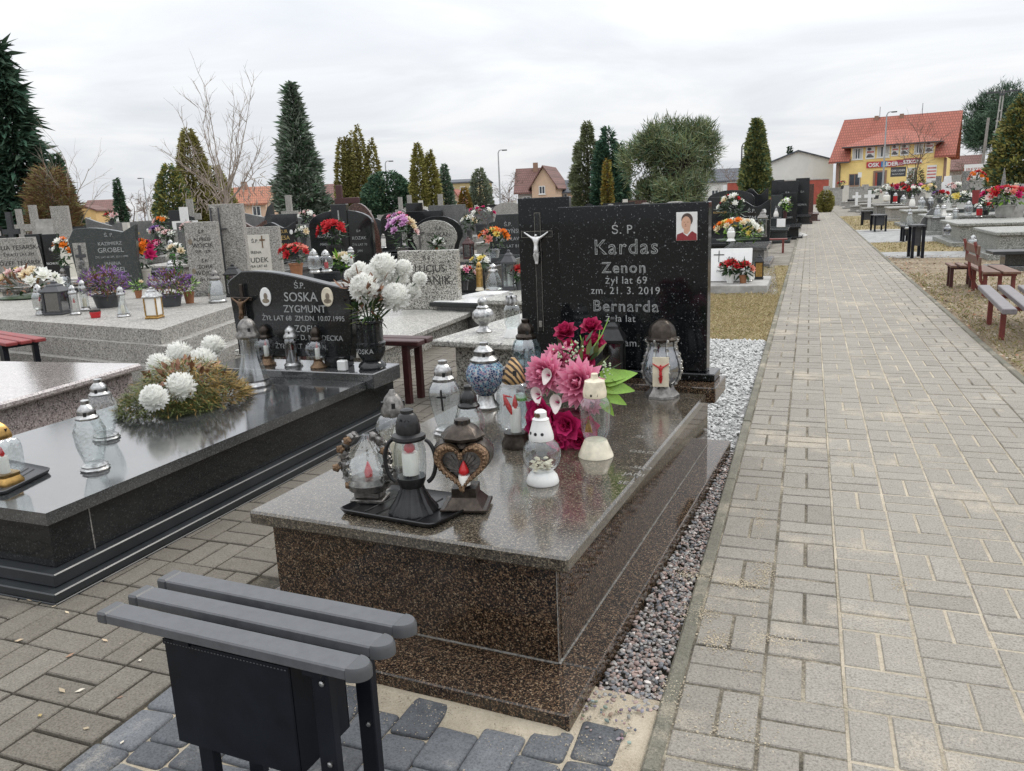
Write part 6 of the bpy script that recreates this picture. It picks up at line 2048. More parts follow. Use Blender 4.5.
grave('black arched headstone behind the silver-lettered one', 731, 190, 19, 46, 'arch', S_BLACK, rz=R0)
grave('black headstone with gold lettering beside the star panel', 721, 197, 17.5, 20, 'rect', S_BLACK, lines=['KOWALSKI', 'JAN'], tm=T_GOLD, rz=R0)
stone_cross('white cross with a black inset near the pine bush', 725, 185, 20, 22, S_WHITE, 9, R0)
grave('tall black wavy headstone right of the arched one', 757, 188, 20.5, 22, 'wave', S_BLACK, rz=R0)
grave('small greenish-black headstone with a pale cross on top', 777, 195, 22.5, 11, 'rect', S_GREEN, lines=['Ś.P.', 'WANDA'], rz=R0)
grave('black headstone with carved grey candles by the kerb', 789, 193, 23.5, 15, 'rect', S_BLACK, lines=['Ś.P.', 'LIS', 'ADAM'], rz=R0, L=1.5)
grave('tall black headstone with silver script in the kerb row', 788, 181, 28, 20, 'rect', S_BLACK, lines=['Ś.P.', 'MALEC', 'RYSZARD'], rz=R0)
grave('black slab headstone left of the tall silver-script one', 778, 180, 31, 12, 'rect', S_BLACK, rz=R0)
grave('black headstone nearest the box shrubs', 803, 178, 33, 13, 'rect', S_BLACK, rz=R0, lines=['Ś.P.', 'SOWA'])
grave('narrow brown headstone beside the box shrubs', 811, 184, 36, 6, 'rect', S_RED, rz=R0)
tag(MB().box(-.10, .10, -.02, .02, 0, .2, .004).build('name_board', P_WHT, None, D(781, 225, 19.5) - Vector((0, 0, .05)), (R(-12), 0, R0)), 'small white name board leaning by the brown planter', 'sign')
bq('green and white bunch in a brown square planter by the kerb', 785, 219, 0, 9, 20, ['white', 'cream'], 5, P_BURG, dist=22, size=.09, leafm=LEAFL)
lan_d('tiny white house-shaped candle lamp at the kerb row', 776, 217, 22, 9, 5, 'cone', glassm=C_WAX, candle=None)
slat_bench('small low brown bench beside the black headstone at the kerb', D(773, 235, 17.5) * 1 - Vector((0, 0, D(773, 235, 17.5).z)), .6, 2, .1, .28, P_RBRN, P_RBRN, R0)
hp = MB()
q = random.Random(3)
c0 = G(791, 236, 0)
for i in range(420):
    a, r = q.uniform(0, 6.28), q.random() ** .6
    pebble(hp, (c0.x + r * .42 * math.cos(a), c0.y + r * 1.1 * math.sin(a), .14 * (1 - r) + q.uniform(-.02, .01)), q.uniform(.03, .06), (.72, .71, .68), False)
tag(hp.build('gravel', PEB), 'little heap of white stone chips spilling onto the path kerb', 'gravel', kind='stuff')

# ------------------------------------------------------------------ right of the path
slat_bench('mauve four-slat bench with brown legs at the right frame edge', Vector((1.22, 8.08, 0)), 1.75, 4, .10, .30, P_WOODG, P_RBRN, R(90), gap=.065, th=.045, legs=(-.40, .45))
slat_bench('faded red bench with curved backrest behind the mauve bench', Vector((1.28, 11.0, 0)), .95, 2, .17, .28, P_WOODB, P_RBRN, R(94), back=True, gap=.03)
slat_bench('small dark brown stool bench left of the red backrest', Vector((1.0, 11.75, 0)), .5, 3, .07, .27, P_WOODB, P_BURG, R(94), gap=.04, legs=(-.1, .1))
t = thing('stone_bench', 'dark grey stone pedestal bench on a flat base at the right edge', 'bench', G(1006, 270, 0), R(6))
MB().box(-.2, .6, -.02, .5, -.03, .05, .006).build('base', S_MID, t)
MB().box(0, .4, .1, .4, .051, .22, .004).build('pedestal', S_DARKG, t)
MB().box(-.18, .7, .02, .5, .221, .27, .006).build('seat', S_STEP, t)
def upright_bench(label, u, v, hz, w_=.34, L=.5):
    p = G(u, v, 0)
    t = thing('bench', label, 'bench', p, R(8))
    for x in (-w_ / 2, w_ / 2):
        for y in (0, L): MB().box(x - .025, x + .025, y - .025, y + .025, -.03, hz - .04).build('leg', P_NAVY, t)
    MB().box(-w_ / 2 + .03, w_ / 2 - .03, .03, L - .03, hz * .35, hz - .05).build('box', P_DKG, t)
    for k in range(3): MB().box(-w_ / 2 - .03 + k * (w_ + .06) / 3, -w_ / 2 - .045 + (k + 1) * (w_ + .06) / 3, -.1, L + .1, hz - .035, hz, .004).build('slat', P_DKG, t)
    return t
upright_bench('dark upright box bench nearest on the right kerb', 917, 257, .58, .17, .35)
upright_bench('dark narrow bench left of the box bench', 906, 241, .36, .12, .3)
upright_bench('black framed bench in front of a grey tomb by the path', 880, 231, .48, .3, .8)
upright_bench('black bench with stone block beyond the framed one', 867, 225, .5, .3, .3)
upright_bench('small far dark bench at the bend of the path', 851, 208, .6, .35, .5)

def rgrave(label, x0, x1, y0, y1, z, st, hs_h=0, hst=None, lines=None, shape='rect'):
    t = thing('grave', label, 'grave', ((x0 + x1) / 2, (y0 + y1) / 2, 0), R(4), 'graves right of the path')
    a, b_ = (x1 - x0) / 2, (y1 - y0) / 2
    MB().box(-a - .12, a + .12, -b_ - .12, b_ + .12, -.03, .08, .012).build('plinth', st, t)
    MB().box(-a + .06, a - .06, -b_ + .06, b_ - .06, .081, z - .06).build('body', st, t)
    MB().box(-a, a, -b_, b_, z - .059, z, .01).build('slab', st, t)
    if hs_h:
        h = MB().prism(outline(shape, a * 1.1, hs_h), -.06, .06).build('headstone', hst or st, t, (a * .2, b_ * .8, z + .001))
        if lines: inscription(h, [(s, hs_h * (.7 - .25 * i), .1) for i, s in enumerate(lines)], T_SILV, -.063)
    return t
S_GCON = granite('grey_green_terrazzo', [(0, (.10, .105, .095)), (.25, (.23, .235, .215)), (.65, (.32, .325, .30)), (.88, (.45, .45, .42))], 80, .5, dirt=.35, dirtcol=(.2, .2, .18), bump=.2)
rgrave('broad bare terrazzo tomb nearest on the right side', 1.78, 4.4, 16.1, 18.3, .44, S_GCON)
rgrave('terrazzo tomb with red flowers and palms on its slab', 1.45, 4.6, 19.6, 22.2, .46, S_GCON)
rgrave('pale terrazzo tomb crowded with white lamps', 1.15, 4.2, 24.5, 27.0, .48, S_GCON, .5, S_GREEN)
rgrave('grey tomb with a thin white slab behind the black framed bench', .75, 3.4, 29.5, 32, .5, S_GCON)
rgrave('far grey tomb with low pale headstone on the right side', .3, 2.8, 35.5, 38, .5, S_TERR, .5, S_TERR)
rgrave('far tomb with dark headstone in front of the yellow house', -.2, 2.2, 42, 44.5, .5, S_TERRD, .6, S_BLACK, ['Ś.P.', 'KOS'])
rgrave('small pale tomb beside the farthest bench', -1.0, 1.2, 50, 52, .45, S_TERR, .6, S_PALE)
rgrave('pale tomb under the concrete wall at the end of the path', -2.2, -.4, 62, 64, .45, S_TERR, .7, S_TERR)
Q = [
 # u, v base, t, w, h, heads, n, pot, label
 (1004, 217, 19.0, 44, 30, ['red', 'mag', 'red', 'palep', 'red', 'salmon'], 34, S_CONC, 'red and pink carnations with broad green leaves in a stone bowl', True),
 (1014, 207, 20.5, 24, 22, ['palep', 'salmon', 'cream'], 9, S_CONC, 'pink and cream blooms behind the red carnations', False),
 (975, 204, 21, 16, 34, ['salmon', 'orange', 'red'], 14, P_RED, 'tall column of coral red gladioli', False),
 (961, 209, 22, 20, 16, ['cream', 'yellow', 'white'], 9, P_WHT, 'yellow and white roses left of the coral gladioli', False),
 (949, 208, 23, 13, 12, ['white', 'cream'], 6, P_WHT, 'small cream roses on the lamp-crowded tomb', False),
 (985, 215, 20, 18, 12, ['salmon', 'white', 'red'], 6, P_BLK, 'low white and rust flowers in a black bowl', False),
 (928, 198, 29, 14, 13, ['yellow', 'yellow', 'cream'], 8, P_WHT, 'ball of yellow chrysanthemums', False),
 (918, 196, 33, 13, 12, ['pink', 'red'], 7, P_DKG, 'dark pink flowers left of the yellow chrysanthemums', False),
 (911, 199, 31, 18, 12, ['palep', 'red', 'white'], 9, P_DKG, 'red and pale mixed flowers in a low trough', False),
 (900, 196, 36, 14, 12, ['red', 'mag'], 8, P_DKG, 'crimson flowers in green leaves before the yellow house', False),
 (890, 195, 40, 16, 10, ['palep', 'white', 'red'], 8, P_DKG, 'pink-white flowers below the dark signboard', False),
 (940, 203, 27, 15, 12, ['mag', 'purple', 'red'], 7, P_DKG, 'purple-red flowers between the lamps', False),
 (955, 196, 30, 16, 13, ['pink', 'palep', 'white'], 8, P_DKG, 'pale pink bunch behind the yellow and white roses', False),
 (876, 199, 44, 12, 9, ['white', 'palep'], 6, P_DKG, 'white flowers on the tomb behind the framed bench', False),
 (842, 189, 62, 8, 8, ['red', 'pink'], 5, P_DKG, 'tiny red flowers under the left end of the house', False),
 (935, 192, 38, 12, 9, ['red', 'white'], 6, P_DKG, 'small red and white bunch far behind the yellow chrysanthemums', False),
 (990, 200, 24, 16, 12, ['white', 'palep'], 6, P_DKG, 'pale blooms behind the grey obelisk', False),
 (905, 190, 44, 11, 8, ['white', 'red'], 5, P_DKG, 'far red-white flowers right of the signboard post', False),
]
for (u, v, tt, w_, h_, hd, n, pm, lb, big) in Q:
    bq(lb, u, v, 0, w_, h_, hd, n, pm, dist=tt, size=w_ * tt / CF * (.11 if big else .19), leaves=200 if big else 70, leafm=LEAFL if big else None)
for i, (u, v, tt, h_, w_, kd, gm, lb) in enumerate(((937, 218, 21, 13, 8, 'cone', G_FROST, 'white bell lamp on the lamp-crowded tomb'), (943, 217, 21, 12, 9, 'bell', C_WAX, 'white angel-shaped lamp right of the bell lamp'), (955, 221, 19.5, 13, 7, 'pillar', G_FROST, 'silver lamp at the corner of the flower tomb'), (949, 221, 19.6, 7, 7, 'jar', C_WAX, 'small white saucer candle at the corner of the flower tomb'), (968, 216, 20, 15, 8, 'jar', G_FROST, 'frosted jar lamp left of the black bowl'), (979, 217, 19.5, 12, 7, 'pillar', C_REDG, 'dark red lamp beside the black bowl'), (930, 212, 24, 15, 7, 'pillar', G_SMOKE, 'smoked glass lamp behind the bell lamp'), (921, 209, 26, 12, 7, 'jar', G_FROST, 'grey glass lamp on the pale tomb'), (912, 207, 27, 12, 6, 'cone', C_WAX, 'white cone lamp on the pale tomb'), (903, 205, 30, 10, 6, 'jar', G_FROST, 'little frosted lamp near the framed bench'), (895, 203, 32, 10, 5, 'pillar', C_REDG, 'little red lamp near the framed bench'), (886, 203, 34, 11, 6, 'jar', C_WAX, 'little white lamp behind the framed bench'), (947, 235, 15.5, 11, 7, 'jar', G_SMOKE, 'dark jar lamp at the foot of the nearest terrazzo tomb'), (972, 251, 14, 16, 9, 'jar', G_FROST, 'grey jar lamp on the plinth of the nearest terrazzo tomb'), (909, 229, 18, 20, 8, 'cone', G_CUT, 'cut glass lamp standing by the dark box bench'))):
    lan_d(lb, u, v, tt, h_, w_, kd, glassm=gm, candle=None)
grave('tilted dark book-shaped plaque among the white lamps', 928, 207, 22, 18, 'fin', S_MID, S_GCON, slab=.1, rz=R(4), L=.4)
# upright stones right of the path
for (u, v, tt, w_, st, lb, sh) in ((1004, 168, 21, 6, S_TERRD, 'tall slim grey obelisk with a stepped top', 'point'), (967, 171, 27, 7, S_TERRD, 'weathered grey post-like headstone', 'rect'), (939, 176, 30, 5, S_TERRD, 'narrow grey headstone by the house corner', 'rect'), (948, 176, 33, 10, S_WHITE, 'white house-shaped tomb monument', 'shoulder'), (957, 175, 31, 8, S_TERR, 'pale monument beside the white one', 'rect'), (1018, 184, 20, 14, S_CONC, 'pale concrete headstone at the right frame edge', 'rect'), (985, 187, 24, 14, S_GREEN, 'dark green stone behind the coral gladioli', 'arch'), (870, 190, 42, 10, S_WHITE, 'white twin cross monument before the house', 'cross'), (882, 190, 46, 8, S_TERR, 'small grey headstone before the house', 'rect'), (857, 192, 48, 8, S_WHITE, 'white cross monument at the bend', 'cross'), (910, 186, 45, 8, S_MID, 'dark headstone below the house posters', 'rect'), (846, 186, 66, 6, S_PALE, 'pale sandy headstone under the wall', 'rect')):
    grave(lb, u, v, tt, w_, sh, st, S_TERR, rz=R(4), slab=.3, L=1.0, foreshort=False)
# ------------------------------------------------------------------ trees
def leafmat(name, c, var=.45, scale=.9):
    """foliage with clumps of lighter and darker growth"""
    m, nt, b = base_mat(name)
    tc = N(nt, 'ShaderNodeTexCoord')
    a = N(nt, 'ShaderNodeTexNoise', i_Scale=scale, i_Detail=3.0)
    c2 = N(nt, 'ShaderNodeTexNoise', i_Scale=scale * 14, i_Detail=2.0)
    for q_ in (a, c2): nt.links.new(tc.outputs['Object'], q_.inputs['Vector'])
    mm = N(nt, 'ShaderNodeMix', data_type='FLOAT')
    mm.inputs[0].default_value = .55
    nt.links.new(a.outputs['Fac'], mm.inputs[2]); nt.links.new(c2.outputs['Fac'], mm.inputs[3])
    r = ramp(nt, [(.35, tuple(x * (1 - var) for x in c)), (.5, c), (.66, tuple(min(1, x * (1 + var * 1.3)) for x in c))])
    nt.links.new(mm.outputs[0], r.inputs['Fac'])
    nt.links.new(r.outputs['Color'], b.inputs['Base Color'])
    b.inputs['Roughness'].default_value = .7
    b.inputs['Specular IOR Level'].default_value = .2
    return m
F_SPR = leafmat('spruce_needles', (.046, .080, .050))
F_BLU = leafmat('blue_green_needles', (.215, .25, .20))
F_THU = leafmat('thuja_foliage', (.26, .25, .075))
F_THB = leafmat('bronzed_thuja_foliage', (.25, .225, .085))
F_DGR = leafmat('dark_yew_foliage', (.09, .15, .088))
F_CYP = leafmat('dark_cypress_foliage', (.05, .105, .07))
F_GRY = leafmat('grey_green_juniper', (.20, .225, .14))
F_PIN = leafmat('pine_needles', (.15, .172, .075))
F_YEL = leafmat('yellow_shrub', (.22, .145, .028))
F_YGR = leafmat('yellow_green_spruce', (.23, .24, .09))
F_RST = leafmat('rusty_twigs', (.17, .095, .05))
BARK = plain('bark', (.10, .08, .065), .9, var=.4, scale=6)
BARKP = plain('pale_bare_twigs', (.30, .25, .21), .9, var=.3, scale=5)
BARKR = plain('bare_brown_twigs', (.17, .125, .10), .9, var=.3, scale=5)


def crown_mesh(name, H, rad, rfun, n, ln, wd, mats, h0=.05, droop=0.0, lumps=.18, seed=1, up=.3, rag=0.0, inner=.5):
    q = random.Random(seed)
    n = int(n * 2.6)
    m = MB()
    ph = [q.uniform(0, 6.28) for _ in range(8)]
    for _ in range(n):
        t_ = 1 - q.random() ** .62
        a = q.uniform(0, 6.28)
        lump = 1 + lumps * (math.sin(a * 3 + t_ * 17 + ph[0]) * .5 + math.sin(a * 5 - t_ * 29 + ph[1]) * .4 + math.sin(t_ * 46 + a * 2 + ph[2]) * .35)
        r = rad * rfun(t_) * lump
        f = inner + (1 - inner) * q.random() ** .45
        z = H * (h0 + (1 - h0) * t_)
        p = Vector((r * f * math.cos(a), r * f * math.sin(a), z))
        d = Vector((math.cos(a), math.sin(a), up - droop)) + Vector((q.gauss(0, .4), q.gauss(0, .4), q.gauss(0, .35)))
        d.normalize()
        s_ = d.cross(Vector((q.gauss(0, 1), q.gauss(0, 1), q.gauss(0, 1)))).normalized()
        l = ln * q.uniform(.4, .95) * (2.0 if rag and q.random() < rag else 1)
        w_ = wd * q.uniform(.8, 1.7)
        e = p + d * l
        m.add([p - s_ * w_ * .3, p + d * l * .45 - s_ * w_ * .5, e, p + d * l * .45 + s_ * w_ * .5], [(0, 1, 2, 3)], q.randrange(len(mats)))
    return m.mesh(name, mats, None)


def tree(label, cat, u, vtop, t, wpx, rfun, n, mats, ln=.35, wd=.12, name='conifer_tree', h0=.03, droop=0.0, lumps=.18, seed=1, up=.3, trunk=.12, group=None, stems=None, inner=.5, base=0.0, rag=0.0):
    P = D(u, vtop, t)
    H_ = P.z - base
    rad = wpx * t / CF / 2
    th = thing(name, label, cat, (P.x, P.y, base - .03), 0, group)
    if stems:
        for k, (du, f, w_) in enumerate(stems):
            o = RT0 * (du * t / CF)
            add('crown', crown_mesh('crown', H_ * f, w_ * t / CF / 2, rfun, n // len(stems), ln, wd, mats, h0, droop, lumps, seed + k, up, rag, inner=inner), th, (o.x, o.y + .3 * (k % 2), 0))
    else:
        add('crown', crown_mesh('crown', H_, rad, rfun, n, ln, wd, mats, h0, droop, lumps, seed, up, rag, inner=inner), th)
    MB().tube([(0, 0, 0), (0, 0, H_ * .5), (0, 0, H_ * .93)], [trunk, trunk * .7, .02], 7).build('trunk', BARK, th, smooth=60)
    return th

cone = lambda t: max(.03, (1 - t) ** .85) * min(1, .55 + t * 4)
spire = lambda t: max(.03, (1 - t) ** 1.05) * min(1, .7 + t * 3)
column = lambda t: max(.04, math.sin(min(1, .30 + t * .72) * PI) ** .75 if t > .25 else .86 + t * .4)
egg = lambda t: max(.05, math.sin(PI * (t * .90 + .08)) ** .55)
flame = lambda t: max(.03, (math.sin(PI * (t ** .75 * .93 + .05))) ** .8)

tree('tall dark green spruce at the left frame edge', 'tree', -4, 40, 46, 68, spire, 4000, [F_SPR, F_SPR, F_CYP], .8, .16, seed=3, droop=.35, lumps=.42, up=.15, rag=.2)
tree('smaller dark spruce behind the rusty shrub at far left', 'tree', 55, 153, 40, 34, cone, 2500, [F_SPR, F_DGR], .4, .11, seed=4)
tree('large blue-green spruce between the red-roofed houses', 'tree', 290, 82, 48, 50, lambda t: (1 - t) ** .95 * min(1, .60 + t * 2.2) * 1.12 + .02, 7000, [F_BLU, F_BLU, F_DGR], .42, .11, seed=5, lumps=.26, rag=.14)
tree('tallest bronzed thuja behind the bare weeping tree', 'tree', 187, 128, 42, 34, flame, 4200, [F_THU, F_THB, F_THB], .34, .08, seed=6, lumps=.10, h0=0)
tree('lower green thuja left of the tallest bronzed one', 'tree', 168, 164, 40, 36, flame, 3200, [F_THU, F_THU, F_DGR], .3, .08, seed=7, lumps=.10, h0=0)
tree('small round-topped thuja right of the bare weeping tree', 'tree', 213, 165, 43, 34, flame, 2600, [F_THU, F_THB], .3, .08, seed=8, lumps=.12, h0=0)
tree('cluster of olive thuja columns left of the round yew', 'tree', 354, 124, 55, 42, column, 8000, [F_THB, F_THU, F_THB], .36, .085, seed=9, lumps=.07, h0=0, stems=[(-15, .88, 17), (-5, .95, 17), (3, 1.0, 19), (13, .86, 18), (-9, .90, 14)])
tree('broad rounded dark yew bush beyond the graves', 'tree', 386, 171, 50, 52, egg, 5200, [F_DGR, F_DGR, F_CYP], .3, .11, seed=10, lumps=.12, h0=0, name='yew_bush')
tree('single olive-green thuja column with two tips', 'tree', 421, 142, 46, 24, column, 4600, [F_THU, F_THU, F_THB], .34, .08, seed=11, lumps=.06, h0=0, stems=[(-4, 1.0, 18), (5, .9, 17)])
tree('small dusky spruce right of the olive column', 'tree', 444, 164, 58, 22, cone, 1700, [F_BLU, F_DGR], .36, .1, seed=12)
tree('small rounded grey-green conifer near the street lamp', 'tree', 479, 168, 62, 22, flame, 1800, [F_BLU, F_GRY], .36, .11, seed=13, h0=0)
tree('little golden shrub before the far flat building', 'shrub', 464, 186, 52, 12, flame, 700, [F_YEL], .25, .09, seed=14, h0=0, name='shrub')
tree('little dark conifer on the horizon left of the thujas', 'tree', 116, 178, 62, 13, cone, 900, [F_SPR, F_DGR], .4, .11, seed=15)
tree('grey-green juniper with a spiked top behind the headstones', 'tree', 587, 121, 42, 32, lambda t: flame(t) if t < .8 else max(.04, flame(t) * .55), 4200, [F_GRY, F_GRY, F_PIN], .34, .07, seed=16, h0=0)
tree('dark green cypress beside the grey-green juniper', 'tree', 608, 126, 40, 34, flame, 4800, [F_CYP, F_CYP, F_DGR], .4, .08, seed=17, h0=0, stems=[(0, 1, 22), (9, .84, 16), (-7, .86, 16)])
tree('thin yellow-green thuja sapling in front of the cypress', 'tree', 607, 157, 30, 8, flame, 800, [F_YEL, F_THU], .2, .06, seed=18, h0=.12)
tree('yellow-green spruce on a short bare trunk by the red wall', 'tree', 757, 118, 43, 32, lambda t: (1 - t) ** .7 * min(1, .75 + t * 2) + .03, 4600, [F_YGR, F_YGR, F_DGR], .34, .10, seed=19, h0=.16, trunk=.16)
tree('brownish thuja at the right frame edge', 'tree', 1026, 94, 36, 52, flame, 6000, [F_THB, F_THU, F_DGR], .34, .10, seed=20, h0=0)
tree('tiny dark spruce top behind the white gable', 'tree', 790, 145, 118, 11, cone, 500, [F_SPR], .6, .2, seed=21)
tree('low clipped box shrub at the end of the kerb row', 'shrub', 826, 190, 48, 15, egg, 1100, [F_THU, F_THB], .18, .08, seed=22, h0=0, lumps=.05, name='shrub')
tree('dark round shrub under the yellow house', 'shrub', 873, 189, 66, 13, egg, 700, [F_DGR], .25, .1, seed=23, h0=0, name='shrub')
tree('dark twiggy potted bush before the house posters', 'shrub', 917, 167, 60, 13, lambda t: egg(max(0, t * 1.6 - .6)) if t > .4 else .05, 800, [F_RST, F_DGR], .3, .05, seed=24, h0=0, name='shrub')
tree('rusty brown bare shrub in front of the left spruce', 'shrub', 46, 166, 34, 44, egg, 3800, [F_RST, F_RST, F_THB], .5, .025, seed=25, h0=0, name='shrub', inner=.1)

# big pine bush: limbs with tufts of needles
def pine_bush(label, u, vtop, t, wpx, n, mats, flat=1.0, h0=.1, name='pine_tree', seed=1, tuft=.30):
    q = random.Random(seed)
    P = D(u, vtop, t)
    H_ = P.z
    rad = wpx * t / CF / 2
    th = thing(name, label, 'tree', (P.x, P.y, -.03))
    tr, cr_ = MB(), MB()
    lobes = []
    for k in range(15):
        a = 2.4 * k + q.uniform(-.3, .3)
        zf = q.uniform(.16, .84) if k else .86
        rr_ = rad * math.sin(PI * (zf * .8 + .12)) ** .7 * q.uniform(.45, .72) * (1 if k else .1)
        lobes.append((Vector((rr_ * math.cos(a), rr_ * math.sin(a), H_ * (h0 + (1 - h0) * zf))), rad * q.uniform(.26, .42)))
    for i in range(n):
        lc = lobes[i % len(lobes)]
        a = q.uniform(0, 6.28)
        tt = q.random() ** .8
        env = math.sin(PI * (tt * .82 + .14)) ** .6
        r = rad * env * (.40 + .60 * q.random() ** .5) * (1 + .15 * math.sin(3 * a + 7 * tt) + .12 * math.sin(5 * a - 11 * tt) + q.gauss(0, .07))
        dl = Vector((q.gauss(0, 1), q.gauss(0, 1), q.gauss(.25, .9))).normalized()
        e = lc[0] + dl * lc[1] * q.uniform(.55, 1.0)
        if e.z < H_ * h0 * .6: continue
        b_ = Vector((e.x * .12, e.y * .12, max(.2, e.z - r * .9)))
        if i % 5 == 0: tr.tube([b_, (b_ + e) / 2 + Vector((0, 0, -.1)), e], [.05, .035, .015], 4)
        nd = dl + Vector((0, 0, .6))
        for k in range(22):
            d = (nd.normalized() + Vector((q.gauss(0, .55), q.gauss(0, .55), q.gauss(0, .55)))).normalized()
            s_ = d.orthogonal().normalized() * tuft * .06
            p = e + Vector((q.gauss(0, .12), q.gauss(0, .12), q.gauss(0, .12))) * tuft * 3
            L = tuft * q.uniform(.6, 1.2)
            cr_.add([p - s_, p + s_, p + d * L], [(0, 1, 2)], q.randrange(len(mats)))
    cr_.build('crown', mats, th)
    tr.tube([(0, 0, 0), (.1, 0, H_ * .3), (0, .1, H_ * .75)], [.16, .12, .04], 7)
    tr.build('trunk', BARK, th)
    return th
pine_bush('huge round mountain pine bush behind the star black headstone', 673, 123, 34, 102, 1000, [F_PIN, F_PIN, F_GRY, F_DGR], seed=31, tuft=.36)
pine_bush('broad dark pine rising behind the power poles at right', 1004, 92, 104, 86, 900, [F_SPR, F_SPR, F_DGR], h0=.42, seed=33, tuft=.8)


def bare_tree(label, u, vtop, t, H0, mat, n=5, spread=.9, droop=0.0, seed=1, base_r=.09, levels=4, name='bare_tree', lean=(0, 0), first=.25, thin=1.0, cat='tree'):
    q = random.Random(seed)
    P = D(u, vtop, t)
    H_ = P.z
    th = thing(name, label, cat, (P.x, P.y, -.03))
    tr, tw_ = MB(), MB()
    def grow_(p, d, L, r, lev):
        pts_, rad_ = [p], [r]
        k = 4
        for i in range(k):
            d2 = (d + Vector((q.gauss(0, .12), q.gauss(0, .12), q.gauss(0, .08) - droop * lev * .08))).normalized()
            p = p + d2 * L / k
            d = d2
            pts_.append(p); rad_.append(r * (1 - .55 * (i + 1) / k))
        (tr if lev < 2 else tw_).tube(pts_, rad_, 5 if lev < 2 else 3, cap=False)
        if lev >= levels: return
        for j in range(n if lev else n + 2):
            f = q.uniform(first if lev == 0 else .25, 1)
            i = min(k - 1, int(f * k))
            bp = pts_[i].lerp(pts_[i + 1], f * k - i)
            nd = Vector((q.gauss(0, 1), q.gauss(0, 1), q.gauss(.35, .5)))
            nd = (d * (1.0 - spread * .35) + nd.normalized() * spread).normalized()
            grow_(bp, nd, L * q.uniform(.42, .68), max(.004 * thin, r * .45), lev + 1)
    grow_(Vector((0, 0, 0)), Vector((lean[0], lean[1], 1)), H_ * H0, base_r, 0)
    tr.build('trunk', mat, th, smooth=60)
    tw_.build('twigs', mat, th)
    return th
def fan_tree(label, u, vtop, t, wpx, mat, seed, limbs=13):
    q = random.Random(seed)
    P = D(u, vtop, t)
    H_ = P.z
    th = thing('bare_tree', label, 'tree', (P.x, P.y, -.03))
    tr, tw_ = MB(), MB()
    fork = H_ * .30
    tr.tube([(0, 0, 0), (.04, 0, fork * .5), (0, .03, fork), (.03, 0, fork * 1.25)], [.11, .09, .08, .05], 7)
    W_ = wpx * t / CF / 2
    def twig(p, d, L, r, lev):
        pts_ = [p]
        for i in range(4):
            d = (d + Vector((q.gauss(0, .10), q.gauss(0, .10), q.gauss(.04, .06)))).normalized()
            pts_.append(pts_[-1] + d * L / 4)
        tw_.tube(pts_, [r, r * .8, r * .6, r * .45, r * .3], 3, cap=False)
        if lev < 2:
            for j in range(3 if lev else 4):
                k = q.randrange(1, 4)
                nd = (d + Vector((q.gauss(0, .55), q.gauss(0, .55), q.gauss(.1, .3)))).normalized()
                twig(pts_[k].lerp(pts_[k + 1], q.random()), nd, L * q.uniform(.4, .65), r * .6, lev + 1)
    for i in range(limbs):
        a = i * 2.4 + q.uniform(-.4, .4)
        low = i < limbs * .35
        out_ = W_ * (q.uniform(.8, 1.05) if low else q.uniform(.15, .75))
        zt = H_ * (q.uniform(.45, .62) if low else q.uniform(.78, 1.0))
        s_ = Vector((0, 0, fork * q.uniform(.8, 1.2)))
        e = Vector((out_ * math.cos(a), out_ * math.sin(a), zt))
        mid = s_.lerp(e, .5) + Vector((math.cos(a) * out_ * .12, math.sin(a) * out_ * .12, -H_ * (.0 if low else .05)))
        pts_ = [s_ * (1 - f) ** 2 + mid * 2 * f * (1 - f) + e * f * f + Vector((q.gauss(0, .03), q.gauss(0, .03), 0)) for f in [k / 7 for k in range(8)]]
        tr.tube(pts_, [.032 * (1 - .84 * k / 7) for k in range(8)], 5)
        for k in range(2, 8):
            for j in range(2):
                d = (pts_[k] - pts_[k - 1]).normalized()
                nd = (d * .8 + Vector((q.gauss(0, .6), q.gauss(0, .6), q.gauss(.25, .35)))).normalized()
                twig(pts_[k], nd, H_ * q.uniform(.08, .17), .012, 1)
    # pale seed tassels hang under the low limbs
    for i in range(120):
        a = q.uniform(0, 6.28)
        r = W_ * q.uniform(.1, .8)
        p = Vector((r * math.cos(a), r * math.sin(a), H_ * q.uniform(.28, .48)))
        tw_.tube([p, p + Vector((q.gauss(0, .08), q.gauss(0, .08), -.12)), p + Vector((q.gauss(0, .1), q.gauss(0, .1), -.3))], [.014, .02, .008], 3)
    tr.build('trunk', mat, th, smooth=60)
    tw_.build('twigs', mat, th)
    return th
fan_tree('bare weeping tree with pale spreading twigs in front of the thujas', 212, 84, 30, 112, BARKP, 48)
bare_tree('bare young saplings behind the yellow cottage shrub', 60, 138, 34, .7, BARKP, 4, .5, .2, 42, .05, 3, first=.2, thin=1.2)
bare_tree('leafless street tree in front of the yellow house', 912, 128, 74, .75, BARKR, 5, .7, .2, 43, .09, 3, first=.35, thin=3)
bare_tree('leafless thicket between the yellow house and the pine', 966, 152, 92, .6, BARKR, 6, 1.0, .3, 44, .12, 3, first=.1, thin=4)
bare_tree('leafless bush beside the concrete pole', 985, 150, 84, .6, BARKP, 6, 1.0, .3, 45, .10, 3, first=.1, thin=4)
bare_tree('small bare tree by the lamp near the red wall', 735, 162, 88, .6, BARKR, 5, .9, .2, 46, .08, 3, first=.15, thin=4)
bare_tree('bare pinkish tree beside the brown-roofed house', 508, 168, 92, .6, BARKR, 6, 1.0, .3, 47, .10, 3, first=.15, thin=4)
for k, (u, v, s_) in enumerate(((128, 190, 51), (140, 184, 52), (150, 187, 53), (163, 190, 54))):
    bare_tree('bare tree of the far hazy treeline left of the thujas', u, v, 110 + k * 6, .6, BARKR, 5, .9, .2, s_, .1, 3, first=.1, thin=5)['group'] = 'bare trees on the left horizon'

